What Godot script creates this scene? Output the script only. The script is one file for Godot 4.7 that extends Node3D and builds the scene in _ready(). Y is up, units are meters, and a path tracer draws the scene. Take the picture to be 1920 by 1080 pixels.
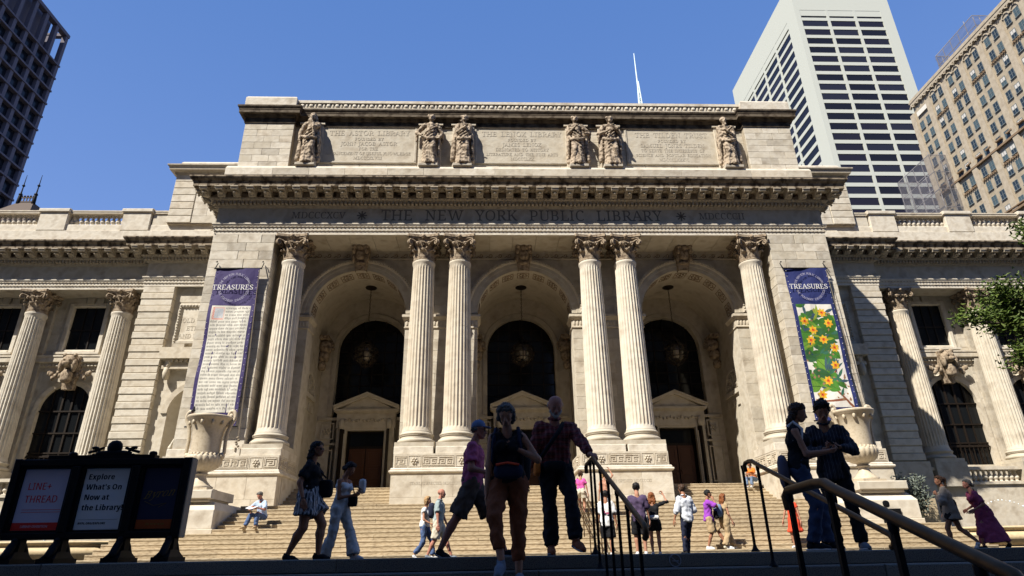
extends Node3D
# A stone library portico with wings, its steps and visitors, seen from the avenue below.

var rng := RandomNumberGenerator.new()
var M := {}
var taken := {}
var cache := {}

# ---------------------------------------------------------------- mesh builder
class MB:
	var v := PackedVector3Array()
	var n := PackedVector3Array()
	var c := PackedColorArray()
	var u := PackedVector2Array()
	var col := Color.WHITE
	var tf := Transform3D()

	func tri(a: Vector3, b: Vector3, d: Vector3) -> void:      # counter-clockwise seen from outside
		a = tf * a; b = tf * b; d = tf * d
		var nn := (b - a).cross(d - a).normalized()
		v.append(a); v.append(d); v.append(b)
		for i in 3:
			n.append(nn); c.append(col)

	func quad(a: Vector3, b: Vector3, d: Vector3, e: Vector3) -> void:
		tri(a, b, d); tri(a, d, e)

	func box(x0: float, y0: float, z0: float, x1: float, y1: float, z1: float) -> void:
		var p := [Vector3(x0, y0, z0), Vector3(x1, y0, z0), Vector3(x1, y1, z0), Vector3(x0, y1, z0), Vector3(x0, y0, z1), Vector3(x1, y0, z1), Vector3(x1, y1, z1), Vector3(x0, y1, z1)]
		hexa(p)

	func hexa(p: Array) -> void:
		quad(p[4], p[5], p[6], p[7]); quad(p[1], p[0], p[3], p[2])
		quad(p[0], p[4], p[7], p[3]); quad(p[5], p[1], p[2], p[6])
		quad(p[7], p[6], p[2], p[3]); quad(p[0], p[1], p[5], p[4])

	func cham(x0: float, y0: float, z0: float, x1: float, y1: float, z1: float, b: float) -> void:   # box whose front (+z) edges are chamfered
		var q := [Vector3(x0, y0, z1 - b), Vector3(x1, y0, z1 - b), Vector3(x1, y1, z1 - b), Vector3(x0, y1, z1 - b)]
		var f := [Vector3(x0 + b, y0 + b, z1), Vector3(x1 - b, y0 + b, z1), Vector3(x1 - b, y1 - b, z1), Vector3(x0 + b, y1 - b, z1)]
		var k := [Vector3(x0, y0, z0), Vector3(x1, y0, z0), Vector3(x1, y1, z0), Vector3(x0, y1, z0)]
		quad(f[0], f[1], f[2], f[3])
		for i in 4:
			var j := (i + 1) % 4
			quad(q[i], q[j], f[j], f[i]); quad(k[i], k[j], q[j], q[i])

	func lathe(prof: Array, seg: int, at := Vector3.ZERO, a0 := 0.0, a1 := TAU) -> void:       # (radius, y) from the bottom up
		var rows := []
		for p in prof:
			var row := PackedVector3Array()
			for s in seg + 1:
				var a := a0 + (a1 - a0) * s / seg
				row.append(at + Vector3(cos(a) * p.x, p.y, -sin(a) * p.x))
			rows.append(row)
		surf(rows)

	func surf(rows: Array, smooth := true) -> void:              # rows of points; outside is where (along row) x (to next row) points
		var R := rows.size()
		var C: int = rows[0].size()
		if not smooth:
			for r in R - 1:
				for k in C - 1:
					quad(rows[r][k], rows[r][k + 1], rows[r + 1][k + 1], rows[r + 1][k])
			return
		var nr := []
		for r in R:
			var row: PackedVector3Array = rows[r]
			var up: PackedVector3Array = rows[mini(r + 1, R - 1)]
			var dn: PackedVector3Array = rows[maxi(r - 1, 0)]
			var nn := PackedVector3Array()
			var closed: bool = row[0].distance_to(row[C - 1]) < 1e-5
			for k in C:
				var kp := k + 1
				var km := k - 1
				if k == C - 1:
					kp = 1 if closed else k
				if k == 0:
					km = C - 2 if closed else 0
				var du := row[kp] - row[km]
				if du.length_squared() < 1e-12:
					du = up[kp] - up[km]
					if du.length_squared() < 1e-12:
						du = dn[kp] - dn[km]
				var g := du.cross(up[k] - dn[k])
				nn.append(g.normalized() if g.length_squared() > 1e-16 else Vector3.UP)
			nr.append(nn)
		for r in R - 1:
			for k in C - 1:
				for q in [[r, k], [r + 1, k + 1], [r, k + 1], [r, k], [r + 1, k], [r + 1, k + 1]]:
					v.append(tf * rows[q[0]][q[1]]); n.append((tf.basis * nr[q[0]][q[1]]).normalized()); c.append(col)

	func sweep(path: Array, prof: Array, closed := false) -> void:  # path: Vector2(x, z); prof: Vector2(out, y); outside is on the left hand looking along the path from above with z down
		var P := path.size()
		var mit := []
		for i in P:
			var d0: Vector2 = (path[i] - path[i - 1]) if (i > 0 or closed) else (path[1] - path[0])
			var d1: Vector2 = (path[(i + 1) % P] - path[i]) if (i < P - 1 or closed) else (path[i] - path[i - 1])
			d0 = d0.normalized(); d1 = d1.normalized()
			var n0 := Vector2(-d0.y, d0.x)
			var n1 := Vector2(-d1.y, d1.x)
			var m := (n0 + n1)
			m = m / maxf(0.2, m.dot(n0))
			mit.append(m)
		for i in (P if closed else P - 1):
			var j := (i + 1) % P
			for k in prof.size() - 1:
				var a: Vector2 = path[i] + mit[i] * prof[k].x
				var b: Vector2 = path[j] + mit[j] * prof[k].x
				var a2: Vector2 = path[i] + mit[i] * prof[k + 1].x
				var b2: Vector2 = path[j] + mit[j] * prof[k + 1].x
				quad(Vector3(a.x, prof[k].y, a.y), Vector3(b.x, prof[k].y, b.y), Vector3(b2.x, prof[k + 1].y, b2.y), Vector3(a2.x, prof[k + 1].y, a2.y))

	func extrude(poly: PackedVector2Array, z0: float, z1: float) -> void:   # polygon in x, y, counter-clockwise
		var idx := Geometry2D.triangulate_polygon(poly)
		var cw := Geometry2D.is_polygon_clockwise(poly)
		for i in range(0, idx.size(), 3):
			var a := poly[idx[i]]; var b := poly[idx[i + 1]]; var d := poly[idx[i + 2]]
			if (b - a).cross(d - a) < 0.0:
				var t := b; b = d; d = t
			tri(Vector3(a.x, a.y, z1), Vector3(b.x, b.y, z1), Vector3(d.x, d.y, z1))
			tri(Vector3(a.x, a.y, z0), Vector3(d.x, d.y, z0), Vector3(b.x, b.y, z0))
		for i in poly.size():
			var a := poly[i]; var b := poly[(i + 1) % poly.size()]
			if cw:
				var t := a; a = b; b = t
			quad(Vector3(a.x, a.y, z0), Vector3(b.x, b.y, z0), Vector3(b.x, b.y, z1), Vector3(a.x, a.y, z1))

	func tube(pts: Array, r, seg := 8, caps := true) -> void:      # r: one radius or one for each point
		var rows := []
		var up := Vector3.UP
		var prev := Vector3.ZERO
		for i in pts.size():
			var d: Vector3 = (pts[mini(i + 1, pts.size() - 1)] - pts[maxi(i - 1, 0)]).normalized()
			if prev == Vector3.ZERO:
				up = Vector3.UP if absf(d.y) < 0.9 else Vector3.RIGHT
				up = (up - d * up.dot(d)).normalized()
			else:
				up = (up - d * up.dot(d)).normalized()
			prev = d
			var side := d.cross(up)
			var rr: float = r[i] if r is Array else r
			var row := PackedVector3Array()
			for s in seg + 1:
				var a := TAU * s / seg
				row.append(pts[i] + (up * cos(a) - side * sin(a)) * rr)
			rows.append(row)
		if caps:
			var first := PackedVector3Array(); var last := PackedVector3Array()
			for s in seg + 1:
				first.append(pts[0]); last.append(pts[-1])
			rows.push_front(first); rows.append(last)
		for row in rows:
			row.reverse()
		surf(rows)

	func pillow(at: Vector3, size: Vector3, p := 0.45, seg := 12) -> void:   # a rounded box
		var rows := []
		for i in seg / 2 + 1:
			var la := -PI / 2 + PI * i / (seg / 2)
			var row := PackedVector3Array()
			for s in seg + 1:
				var lo := TAU * s / seg
				var cl := cos(la); var sl := sin(la); var co := cos(lo); var so := sin(lo)
				row.append(at + Vector3(sp(cl, p) * sp(co, p), sp(sl, p), -sp(cl, p) * sp(so, p)) * size * 0.5)
			rows.append(row)
		surf(rows)

	static func sp(x: float, p: float) -> float:
		return signf(x) * pow(absf(x), p)

	func ball(at: Vector3, r: float, seg := 8) -> void:
		pillow(at, Vector3.ONE * r * 2.0, 1.0, seg)

	func arrays(d: Dictionary, x := Transform3D()) -> void:        # indexed triangles from the body mesher
		var vv: PackedVector3Array = d.v
		var nn: PackedVector3Array = d.n
		var flip := x.basis.determinant() < 0.0
		for t in range(0, d.i.size(), 3):
			for q in ([0, 2, 1] if flip else [0, 1, 2]):
				var k: int = d.i[t + q]
				v.append(tf * (x * vv[k])); n.append((tf.basis * (x.basis * nn[k])).normalized()); c.append(col)

	func add(o: MB, x := Transform3D()) -> void:
		for i in o.v.size():
			v.append(tf * (x * o.v[i])); n.append((tf.basis * (x.basis * o.n[i])).normalized()); c.append(o.c[i])

	func mesh(mat: Material) -> ArrayMesh:
		var a := []
		a.resize(Mesh.ARRAY_MAX)
		a[Mesh.ARRAY_VERTEX] = v; a[Mesh.ARRAY_NORMAL] = n; a[Mesh.ARRAY_COLOR] = c
		if u.size() == v.size() and u.size() > 0:
			a[Mesh.ARRAY_TEX_UV] = u
		var m := ArrayMesh.new()
		m.add_surface_from_arrays(Mesh.PRIMITIVE_TRIANGLES, a)
		m.surface_set_material(0, mat)
		return m

# ---------------------------------------------------------------- naming and adding
func numbered(s: String, parent: Node) -> String:
	var key := str(parent.get_instance_id()) + s
	var k: int = taken.get(key, -1) + 1
	taken[key] = k
	return s if k == 0 else "%s_%03d" % [s, k]

func put(called: String, mesh: Mesh, parent: Node = null, mat: Material = null, at := Transform3D()) -> MeshInstance3D:
	var p: Node = parent if parent else self
	var o := MeshInstance3D.new()
	o.name = numbered(called, p)
	o.mesh = mesh
	if mat:
		o.material_override = mat
	o.transform = at
	p.add_child(o, true)
	return o

func thing(called: String, label: String, category: String, at := Vector3.ZERO, turn := 0.0, group := "") -> Node3D:
	var o := Node3D.new()
	o.name = numbered(called, self)
	add_child(o, true)
	o.position = at
	o.rotation.y = turn
	return tag(o, label, category, group)

func node(called: String, parent: Node, at := Transform3D()) -> Node3D:
	var o := Node3D.new()
	o.name = numbered(called, parent)
	o.transform = at
	parent.add_child(o, true)
	return o

func tag(o: Node, label: String, category: String, group := "") -> Node:
	o.set_meta("label", label); o.set_meta("category", category)
	if group:
		o.set_meta("group", group)
	return o

func stuff(o: Node) -> Node:
	o.set_meta("kind", "stuff")
	return o

func structure(called: String, label: String) -> Node3D:
	var o := Node3D.new()
	o.name = numbered(called, self)
	add_child(o, true)
	o.set_meta("kind", "structure"); o.set_meta("label", label)
	return o

func copy(o: Node3D, label: String, at: Vector3, turn := 0.0) -> Node3D:
	var r: Node3D = o.duplicate()
	var base := str(o.name)
	r.name = numbered(base, self)
	add_child(r, true)
	r.position = at
	r.rotation.y = turn
	r.set_meta("label", label)
	return r

func txt(s: String, h: float, depth := 0.02, bold := false, serif := true) -> TextMesh:
	var key := "%s|%f|%s|%s" % [s, h, bold, serif]
	if cache.has(key):
		return cache[key]
	var f := SystemFont.new()
	f.font_names = PackedStringArray(["Droid Serif" if serif else "Droid Sans"])
	f.font_weight = 700 if bold else 400
	var t := TextMesh.new()
	t.text = s; t.font = f; t.font_size = 32
	t.pixel_size = h / 23.0
	t.depth = depth
	t.curve_step = 2.0
	cache[key] = t
	return t

# ---------------------------------------------------------------- materials
func lin(r: float, g: float, b: float) -> Color:
	return Color(r, g, b).linear_to_srgb()

func noise_tex(seed_: int, freq: float, stops: Array, size := 512, oct := 4, kind := FastNoiseLite.TYPE_SIMPLEX_SMOOTH, fract := FastNoiseLite.FRACTAL_FBM) -> NoiseTexture2D:
	var f := FastNoiseLite.new()
	f.seed = seed_; f.noise_type = kind; f.frequency = freq
	f.fractal_type = fract; f.fractal_octaves = oct
	var t := NoiseTexture2D.new()
	t.width = size; t.height = size; t.seamless = true; t.noise = f
	var g := Gradient.new()
	var offs := PackedFloat32Array(); var cols := PackedColorArray()
	for s in stops:
		offs.append(s[0]); cols.append(s[1])
	g.offsets = offs; g.colors = cols
	t.color_ramp = g
	return t

func bump_tex(seed_: int, freq: float, strength: float, size := 512, oct := 4) -> NoiseTexture2D:
	var t := noise_tex(seed_, freq, [[0.0, Color.BLACK], [1.0, Color.WHITE]], size, oct)
	t.color_ramp = null
	t.as_normal_map = true; t.bump_strength = strength
	return t

func grey(x: float) -> Color:
	return Color(x, x, x)

func mat(name_: String, color: Color, rough := 0.85, tex: Texture2D = null, scale := 1.0, nrm: Texture2D = null, nscale := 1.0, world := true, metal := 0.0) -> StandardMaterial3D:
	if M.has(name_):
		return M[name_]
	var m := StandardMaterial3D.new()
	m.resource_name = name_
	m.albedo_color = color
	m.roughness = rough
	m.metallic = metal
	m.metallic_specular = 0.35
	m.vertex_color_use_as_albedo = true
	if tex or nrm:
		m.uv1_triplanar = true
		m.uv1_world_triplanar = world
		m.uv1_scale = Vector3.ONE * scale
	if tex:
		m.albedo_texture = tex
	if nrm:
		m.normal_enabled = true; m.normal_texture = nrm; m.normal_scale = nscale
	M[name_] = m
	return m

func make_materials() -> void:
	# weathered white marble: fine veins and blotches of grey and ochre
	var marble := noise_tex(3, 0.0075, [[0.0, Color(0.80, 0.765, 0.72)], [0.3, Color(0.92, 0.895, 0.86)], [0.5, Color(0.98, 0.965, 0.94)], [0.7, Color(0.95, 0.925, 0.885)], [1.0, Color(0.87, 0.845, 0.81)]], 1024, 7)
	var rough_n := bump_tex(8, 0.05, 2.0, 512, 4)
	var b := lin(0.55, 0.515, 0.445)
	mat("stone", b, 0.82, marble, 0.12, rough_n, 0.25)
	mat("stone_a", lin(0.61, 0.575, 0.505), 0.82, marble, 0.13, rough_n, 0.25)
	mat("stone_b", lin(0.50, 0.465, 0.395), 0.82, marble, 0.11, rough_n, 0.25)
	mat("stone_c", lin(0.56, 0.515, 0.435), 0.82, marble, 0.14, rough_n, 0.25)
	mat("stone_d", lin(0.44, 0.41, 0.355), 0.82, marble, 0.12, rough_n, 0.3)
	mat("joint", lin(0.42, 0.375, 0.305), 0.95, marble, 0.3)
	var sooty := noise_tex(11, 0.016, [[0.0, Color(0.52, 0.47, 0.43)], [0.35, Color(0.70, 0.65, 0.60)], [0.55, Color(0.92, 0.88, 0.83)], [0.75, Color(0.97, 0.94, 0.89)], [1.0, Color(0.72, 0.68, 0.63)]], 512, 5)
	var grime := noise_tex(13, 0.02, [[0.0, Color(0.28, 0.25, 0.22)], [0.38, Color(0.55, 0.50, 0.45)], [0.5, Color(0.92, 0.88, 0.83)], [1.0, Color(1.0, 0.97, 0.93)]], 512, 5)
	mat("carved", lin(0.40, 0.345, 0.275), 0.9, sooty, 0.55, rough_n, 0.4)
	mat("statue", lin(0.46, 0.405, 0.335), 0.9, grime, 0.35, rough_n, 0.4)
	mat("cornice", lin(0.44, 0.395, 0.325), 0.9, marble, 0.30, rough_n, 0.35)
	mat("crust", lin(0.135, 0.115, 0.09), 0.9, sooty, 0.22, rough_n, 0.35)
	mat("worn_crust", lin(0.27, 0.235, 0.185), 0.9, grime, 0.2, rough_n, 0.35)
	mat("incised", lin(0.15, 0.135, 0.115), 0.95)
	mat("incised_pale", lin(0.41, 0.365, 0.295), 0.95)
	M.porch = M.stone
	M.porch_b = M.stone_b
	M.modillion = M.cornice
	M.frieze = M.stone_b
	# stairs: grey-ochre granite with streaks along the tread
	var streak := noise_tex(21, 0.02, [[0.0, Color(0.60, 0.55, 0.49)], [0.3, Color(0.83, 0.785, 0.72)], [0.55, Color(0.94, 0.90, 0.83)], [0.8, Color(0.98, 0.95, 0.89)], [1.0, Color(0.80, 0.75, 0.67)]], 1024, 6)
	var st := mat("step", lin(0.45, 0.395, 0.305), 0.8, streak, 1.0, rough_n, 0.3)
	st.uv1_scale = Vector3(0.22, 0.9, 0.5)
	st = mat("step_b", lin(0.40, 0.35, 0.272), 0.8, streak, 1.0, rough_n, 0.3)
	st.uv1_scale = Vector3(0.26, 1.0, 0.5); st.uv1_offset = Vector3(3.3, 1.2, 0.4)
	st = mat("step_c", lin(0.49, 0.43, 0.335), 0.8, streak, 1.0, rough_n, 0.3)
	st.uv1_scale = Vector3(0.19, 0.8, 0.5); st.uv1_offset = Vector3(1.7, 2.2, 0.9)
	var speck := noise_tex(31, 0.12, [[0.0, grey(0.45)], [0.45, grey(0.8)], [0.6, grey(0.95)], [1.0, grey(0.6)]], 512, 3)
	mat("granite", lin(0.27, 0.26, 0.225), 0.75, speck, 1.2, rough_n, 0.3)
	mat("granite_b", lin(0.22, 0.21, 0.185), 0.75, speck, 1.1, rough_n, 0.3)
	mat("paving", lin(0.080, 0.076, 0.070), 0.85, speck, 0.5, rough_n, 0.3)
	mat("asphalt", lin(0.05, 0.05, 0.052), 0.9, speck, 0.8)
	# metals, glass
	var black := mat("iron", lin(0.010, 0.010, 0.011), 0.55, speck, 6.0, null, 1.0, false)
	black.metallic_specular = 0.25
	var patina := noise_tex(41, 0.03, [[0.0, Color(0.74, 0.70, 0.66)], [0.5, Color(0.93, 0.9, 0.87)], [1.0, Color(1, 0.98, 0.94)]], 256, 4)
	mat("brass", lin(0.115, 0.072, 0.036), 0.42, patina, 1.5, null, 1.0, false, 0.7)
	mat("bronze", lin(0.022, 0.016, 0.012), 0.55, patina, 2.0, null, 1.0, false, 0.3)
	var gl := mat("dark_glass", lin(0.008, 0.009, 0.010), 0.06)
	gl.metallic_specular = 0.3
	mat("urn_stone", lin(0.52, 0.46, 0.36), 0.5, marble, 0.7, rough_n, 0.2)
	mat("basin", lin(0.54, 0.44, 0.28), 0.6, marble, 0.5, rough_n, 0.3)

# ---------------------------------------------------------------- setting
const TY := 1.635       # terrace level
const LY := 3.62        # landing below the columns
const FY := 4.72        # porch floor

func slab_row(parent: Node, called: String, x0: float, x1: float, y0: float, y1: float, z0: float, z1: float, len_: float, mats: Array, bevel := 0.012, nosing := 0.0) -> void:
	var n := maxi(1, int(round((x1 - x0) / len_)))
	var cuts := [x0]
	for i in range(1, n):
		cuts.append(x0 + (x1 - x0) * (i + rng.randf_range(-0.28, 0.28)) / n)
	cuts.append(x1)
	for i in n:
		var w: float = cuts[i + 1] - cuts[i] - 0.005
		var key := "slab%d_%d_%d_%f_%f" % [int(round(w * 50)), int(round((y1 - y0) * 1000)), int(round((z1 - z0) * 1000)), bevel, nosing]
		if not cache.has(key):
			var b := MB.new()
			b.cham(-w / 2, (y1 - y0) * 0.66 if nosing > 0.0 else 0.0, -(z1 - z0), w / 2, y1 - y0, 0, bevel)
			if nosing > 0.0:
				b.box(-w / 2, 0, -(z1 - z0), w / 2, (y1 - y0) * 0.66, -nosing)
			cache[key] = b.mesh(null)
		put(called, cache[key], parent, M[mats[rng.randi() % mats.size()]], Transform3D(Basis(), Vector3((cuts[i] + cuts[i + 1]) / 2, y0 + rng.randf_range(-0.002, 0.002), z1 + rng.randf_range(-0.004, 0.004))))

func build_setting() -> void:
	var g := MB.new()
	g.quad(Vector3(-900, 0, 700), Vector3(900, 0, 700), Vector3(900, 0, -900), Vector3(-900, 0, -900))
	var o := put("ground", g.mesh(M.paving))
	o.set_meta("kind", "structure"); o.set_meta("label", "grey pavement of the avenue reaching away all round")
	g = MB.new()
	g.quad(Vector3(-300, 0.004, 23), Vector3(300, 0.004, 23), Vector3(300, 0.004, 5), Vector3(-300, 0.004, 5))
	o = put("road", g.mesh(M.asphalt))
	o.set_meta("kind", "structure"); o.set_meta("label", "dark asphalt avenue running along behind the viewer")
	# terrace and the dark granite steps that lead up to it
	var t := structure("terrace_steps", "dark granite steps in shade rising to the terrace edge")
	for k in 7:
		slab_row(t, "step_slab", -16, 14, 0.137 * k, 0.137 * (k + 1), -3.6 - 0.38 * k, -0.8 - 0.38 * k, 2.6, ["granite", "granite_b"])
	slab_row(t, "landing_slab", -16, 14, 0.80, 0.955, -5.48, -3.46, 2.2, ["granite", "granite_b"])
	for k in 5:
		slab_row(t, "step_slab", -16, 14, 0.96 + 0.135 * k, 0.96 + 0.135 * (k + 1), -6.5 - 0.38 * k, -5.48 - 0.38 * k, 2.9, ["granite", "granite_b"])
	# the raised round no-smoking mark let into the top riser
	var s := MB.new()
	var ring := []
	for i in 25:
		ring.append(Vector3(cos(TAU * i / 24) * 0.058, sin(TAU * i / 24) * 0.058, 0))
	s.tube(ring, 0.0055, 5, false)
	s.tube([Vector3(-0.042, 0.04, 0), Vector3(0.042, -0.04, 0)], 0.005, 5)
	s.tube([Vector3(-0.03, -0.006, 0), Vector3(0.036, -0.006, 0)], 0.006, 5)
	put("mark", s.mesh(mat("mark", lin(0.30, 0.32, 0.36), 0.8)), t, null, Transform3D(Basis(), Vector3(0.05, 1.565, -6.992)))
	g = MB.new()
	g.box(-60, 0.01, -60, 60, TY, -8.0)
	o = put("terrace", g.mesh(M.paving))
	o.set_meta("kind", "structure"); o.set_meta("label", "paved terrace between the dark steps and the library stairs")
	# the wide stairs
	t = structure("library_stairs", "wide weathered stone stairs climbing to the library porch")
	var sm := ["step", "step_b", "step_c", "step"]
	for k in 13:
		var w := 14.2 if k < 6 else 11.25
		slab_row(t, "stair_slab", -w, w, TY + 0.1527 * k, TY + 0.1527 * (k + 1), -21.9 - 0.38 * k, -20.9 - 0.38 * k, 4.2, sm, 0.008, 0.013)
	g = MB.new()
	g.box(-16.2, TY, -35, 16.2, LY - 0.012, -26.2)
	put("landing", g.mesh(M.step), t)
	for k in 7:
		slab_row(t, "stair_slab", -12.4, 12.4, LY + 0.157 * k, LY + 0.157 * (k + 1), -30.6 - 0.33 * k, -28.25 - 0.33 * k, 4.2, sm, 0.008, 0.013)
	g = MB.new()
	g.box(-12.5, LY, -36.5, 12.5, FY - 0.006, -30.9)
	put("porch_floor", g.mesh(M.step_b), t)

# ---------------------------------------------------------------- library: shared shapes
func arch_face(b: MB, cx: float, r: float, ys: float, x0: float, x1: float, y0: float, y1: float, zf: float, zb: float, n := 24) -> void:
	if x0 < cx - r:
		b.quad(Vector3(x0, y0, zf), Vector3(cx - r, y0, zf), Vector3(cx - r, y1, zf), Vector3(x0, y1, zf))
	if x1 > cx + r:
		b.quad(Vector3(cx + r, y0, zf), Vector3(x1, y0, zf), Vector3(x1, y1, zf), Vector3(cx + r, y1, zf))
	b.quad(Vector3(cx - r, y0, zf), Vector3(cx - r, y0, zb), Vector3(cx - r, ys, zb), Vector3(cx - r, ys, zf))
	b.quad(Vector3(cx + r, y0, zb), Vector3(cx + r, y0, zf), Vector3(cx + r, ys, zf), Vector3(cx + r, ys, zb))
	for i in n:
		var a := PI * i / n
		var a2 := PI * (i + 1) / n
		var p := Vector2(cx + r * cos(a), ys + r * sin(a))
		var q := Vector2(cx + r * cos(a2), ys + r * sin(a2))
		b.quad(Vector3(q.x, q.y, zf), Vector3(p.x, p.y, zf), Vector3(p.x, y1, zf), Vector3(q.x, y1, zf))
		b.quad(Vector3(q.x, q.y, zb), Vector3(p.x, p.y, zb), Vector3(p.x, p.y, zf), Vector3(q.x, q.y, zf))

func arch_ring(b: MB, cx: float, ys: float, prof: Array, a0 := 0.0, a1 := PI, n := 28) -> void:     # prof: Vector2(radius, z)
	for i in n:
		var a := a0 + (a1 - a0) * i / n
		var d := a0 + (a1 - a0) * (i + 1) / n
		for k in prof.size() - 1:
			var p: Vector2 = prof[k]
			var q: Vector2 = prof[k + 1]
			b.quad(Vector3(cx + p.x * cos(a), ys + p.x * sin(a), p.y), Vector3(cx + q.x * cos(a), ys + q.x * sin(a), q.y), Vector3(cx + q.x * cos(d), ys + q.x * sin(d), q.y), Vector3(cx + p.x * cos(d), ys + p.x * sin(d), p.y))

func arch_pane(b: MB, cx: float, r: float, ys: float, y0: float, z: float, n := 20) -> void:
	b.quad(Vector3(cx - r, y0, z), Vector3(cx + r, y0, z), Vector3(cx + r, ys, z), Vector3(cx - r, ys, z))
	for i in n:
		var a := PI * i / n
		var d := PI * (i + 1) / n
		b.tri(Vector3(cx, ys, z), Vector3(cx + r * cos(a), ys + r * sin(a), z), Vector3(cx + r * cos(d), ys + r * sin(d), z))

func ashlar(parent: Node, b: MB, called: String, x0: float, x1: float, y0: float, y1: float, z: float, course: float, len_: float, turn := 0.0, org := Vector3.ZERO) -> void:
	# individual blocks under parent, or, where b is given, blocks joined into b
	var rows := maxi(1, int(round((y1 - y0) / course)))
	var h := (y1 - y0) / rows
	var tones := ["stone", "stone_a", "stone_b", "stone_c", "stone", "stone_d", "stone_a", "stone_d"]
	var xf := Transform3D(Basis(Vector3.UP, turn), org)
	for r in rows:
		var n := maxi(1, int(round((x1 - x0) / len_)))
		var cuts := [x0]
		for i in range(1, n):
			cuts.append(x0 + (x1 - x0) * (i + (0.27 if r % 2 == 0 else -0.27) + rng.randf_range(-0.1, 0.1)) / n)
		cuts.append(x1)
		for i in n:
			var w: float = cuts[i + 1] - cuts[i] - 0.009
			if w < 0.05:
				continue
			var zz := z + rng.randf_range(-0.003, 0.004)
			if b:
				b.col = Color.WHITE * rng.randf_range(0.80, 1.08)
				b.tf = xf
				b.cham(cuts[i] + 0.0045, y0 + r * h + 0.0045, z - 0.1, cuts[i + 1] - 0.0045, y0 + (r + 1) * h - 0.0045, zz, 0.008)
				b.tf = Transform3D()
			else:
				var key := "blk%d_%d" % [int(round(w * 25)), int(round(h * 200))]
				if not cache.has(key):
					var m := MB.new()
					m.cham(-w / 2, 0, -0.1, w / 2, h - 0.009, 0, 0.008)
					cache[key] = m.mesh(null)
				put(called, cache[key], parent, M[tones[rng.randi() % tones.size()]], xf * Transform3D(Basis(), Vector3((cuts[i] + cuts[i + 1]) / 2, y0 + r * h + 0.0045, zz)))
	if b:
		b.col = Color.WHITE

func shaft_mesh() -> ArrayMesh:
	var b := MB.new()
	var rows := []
	var H := 8.55
	var ys := [0.0, 0.06, 0.16, 0.24, 0.5, 1.58, 1.6, 1.62, 3.28, 3.3, 3.32, 4.98, 5.0, 5.02, 6.68, 6.7, 6.72, 8.1, 8.24, 8.34, 8.40, 8.46, 8.5, 8.55]
	for y in ys:
		var t: float = y / H
		var r := lerpf(0.645, 0.522, pow(t, 1.5))
		if y < 0.2:
			r += 0.05 * pow(1.0 - y / 0.2, 2.0)
		if y > 8.3:
			r += [0.012, 0.05, 0.055, 0.05, 0.0][clampi(ys.find(y) - 19, 0, 4)]
		if y in [1.6, 3.3, 5.0, 6.7]:
			r -= 0.014
		var deep: float = clampf(minf(y - 0.16, 8.24 - y) / 0.08, 0.0, 1.0)
		var row := PackedVector3Array()
		for f in 24:
			for s in 6:
				var a: float = TAU * (f + s / 6.0) / 24.0
				var g: float = [0.0, 0.0, 0.62, 1.0, 1.0, 0.62][s]
				var rr: float = r - 0.052 * g * deep
				row.append(Vector3(cos(a) * rr, y, -sin(a) * rr))
		row.append(row[0])
		rows.append(row)
	b.surf(rows)
	return b.mesh(M.stone)

func base_mesh() -> ArrayMesh:
	var b := MB.new()
	b.box(-0.86, 0.0, -0.86, 0.86, 0.2, 0.86)
	var p := []
	for i in 9:
		p.append(Vector2(0.745 + 0.115 * cos(-PI / 2 + PI * i / 8), 0.31 + 0.11 * sin(-PI / 2 + PI * i / 8)))
	p.append(Vector2(0.76, 0.44))
	for i in 5:
		p.append(Vector2(0.76 - 0.05 * sin(PI * i / 4), 0.45 + 0.09 * i / 4))
	p.append(Vector2(0.755, 0.56))
	for i in 7:
		p.append(Vector2(0.72 + 0.06 * cos(-PI / 2 + PI * i / 6), 0.62 + 0.055 * sin(-PI / 2 + PI * i / 6)))
	p.append(Vector2(0.70, 0.72)); p.append(Vector2(0.69, 0.75))
	b.lathe(p, 40)
	return b.mesh(M.stone_b)

func acanthus(b: MB, h: float, w: float, lean: float, curl: float, xf: Transform3D) -> void:
	# a leaf that rises from the origin along y, leans out along z and rolls over at the tip
	var rows := []
	for i in 11:
		var t := i / 10.0
		var y := h * minf(1.0, t * 1.18) - (h * 0.16 * pow(maxf(0.0, (t - 0.8) / 0.2), 1.5))
		var z := lean * t * t + curl * pow(maxf(0.0, (t - 0.55) / 0.45), 1.6)
		var ww := w * (0.62 + 0.38 * sin(PI * minf(1.0, t * 1.15))) * (1.0 if t < 0.75 else 1.0 - 0.75 * pow((t - 0.75) / 0.25, 1.5)) * (1.0 + 0.13 * sin(t * 26.0))
		var row := PackedVector3Array()
		for k in 7:
			var s := (k - 3) / 3.0
			row.append(Vector3(s * ww * 0.5, y - absf(s) * h * 0.05, z + 0.035 * (1.0 - s * s) - 0.014 * float(k % 2) - absf(s) * 0.02))
		rows.append(row)
	var o := b.tf
	b.tf = o * xf
	b.surf(rows)
	b.tf = o * xf * Transform3D(Basis(), Vector3(0, h * 0.95, lean * 0.85 + curl * 0.75))
	b.pillow(Vector3.ZERO, Vector3(w * 0.55, h * 0.2, w * 0.32), 0.9, 8)
	b.tf = o

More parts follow.
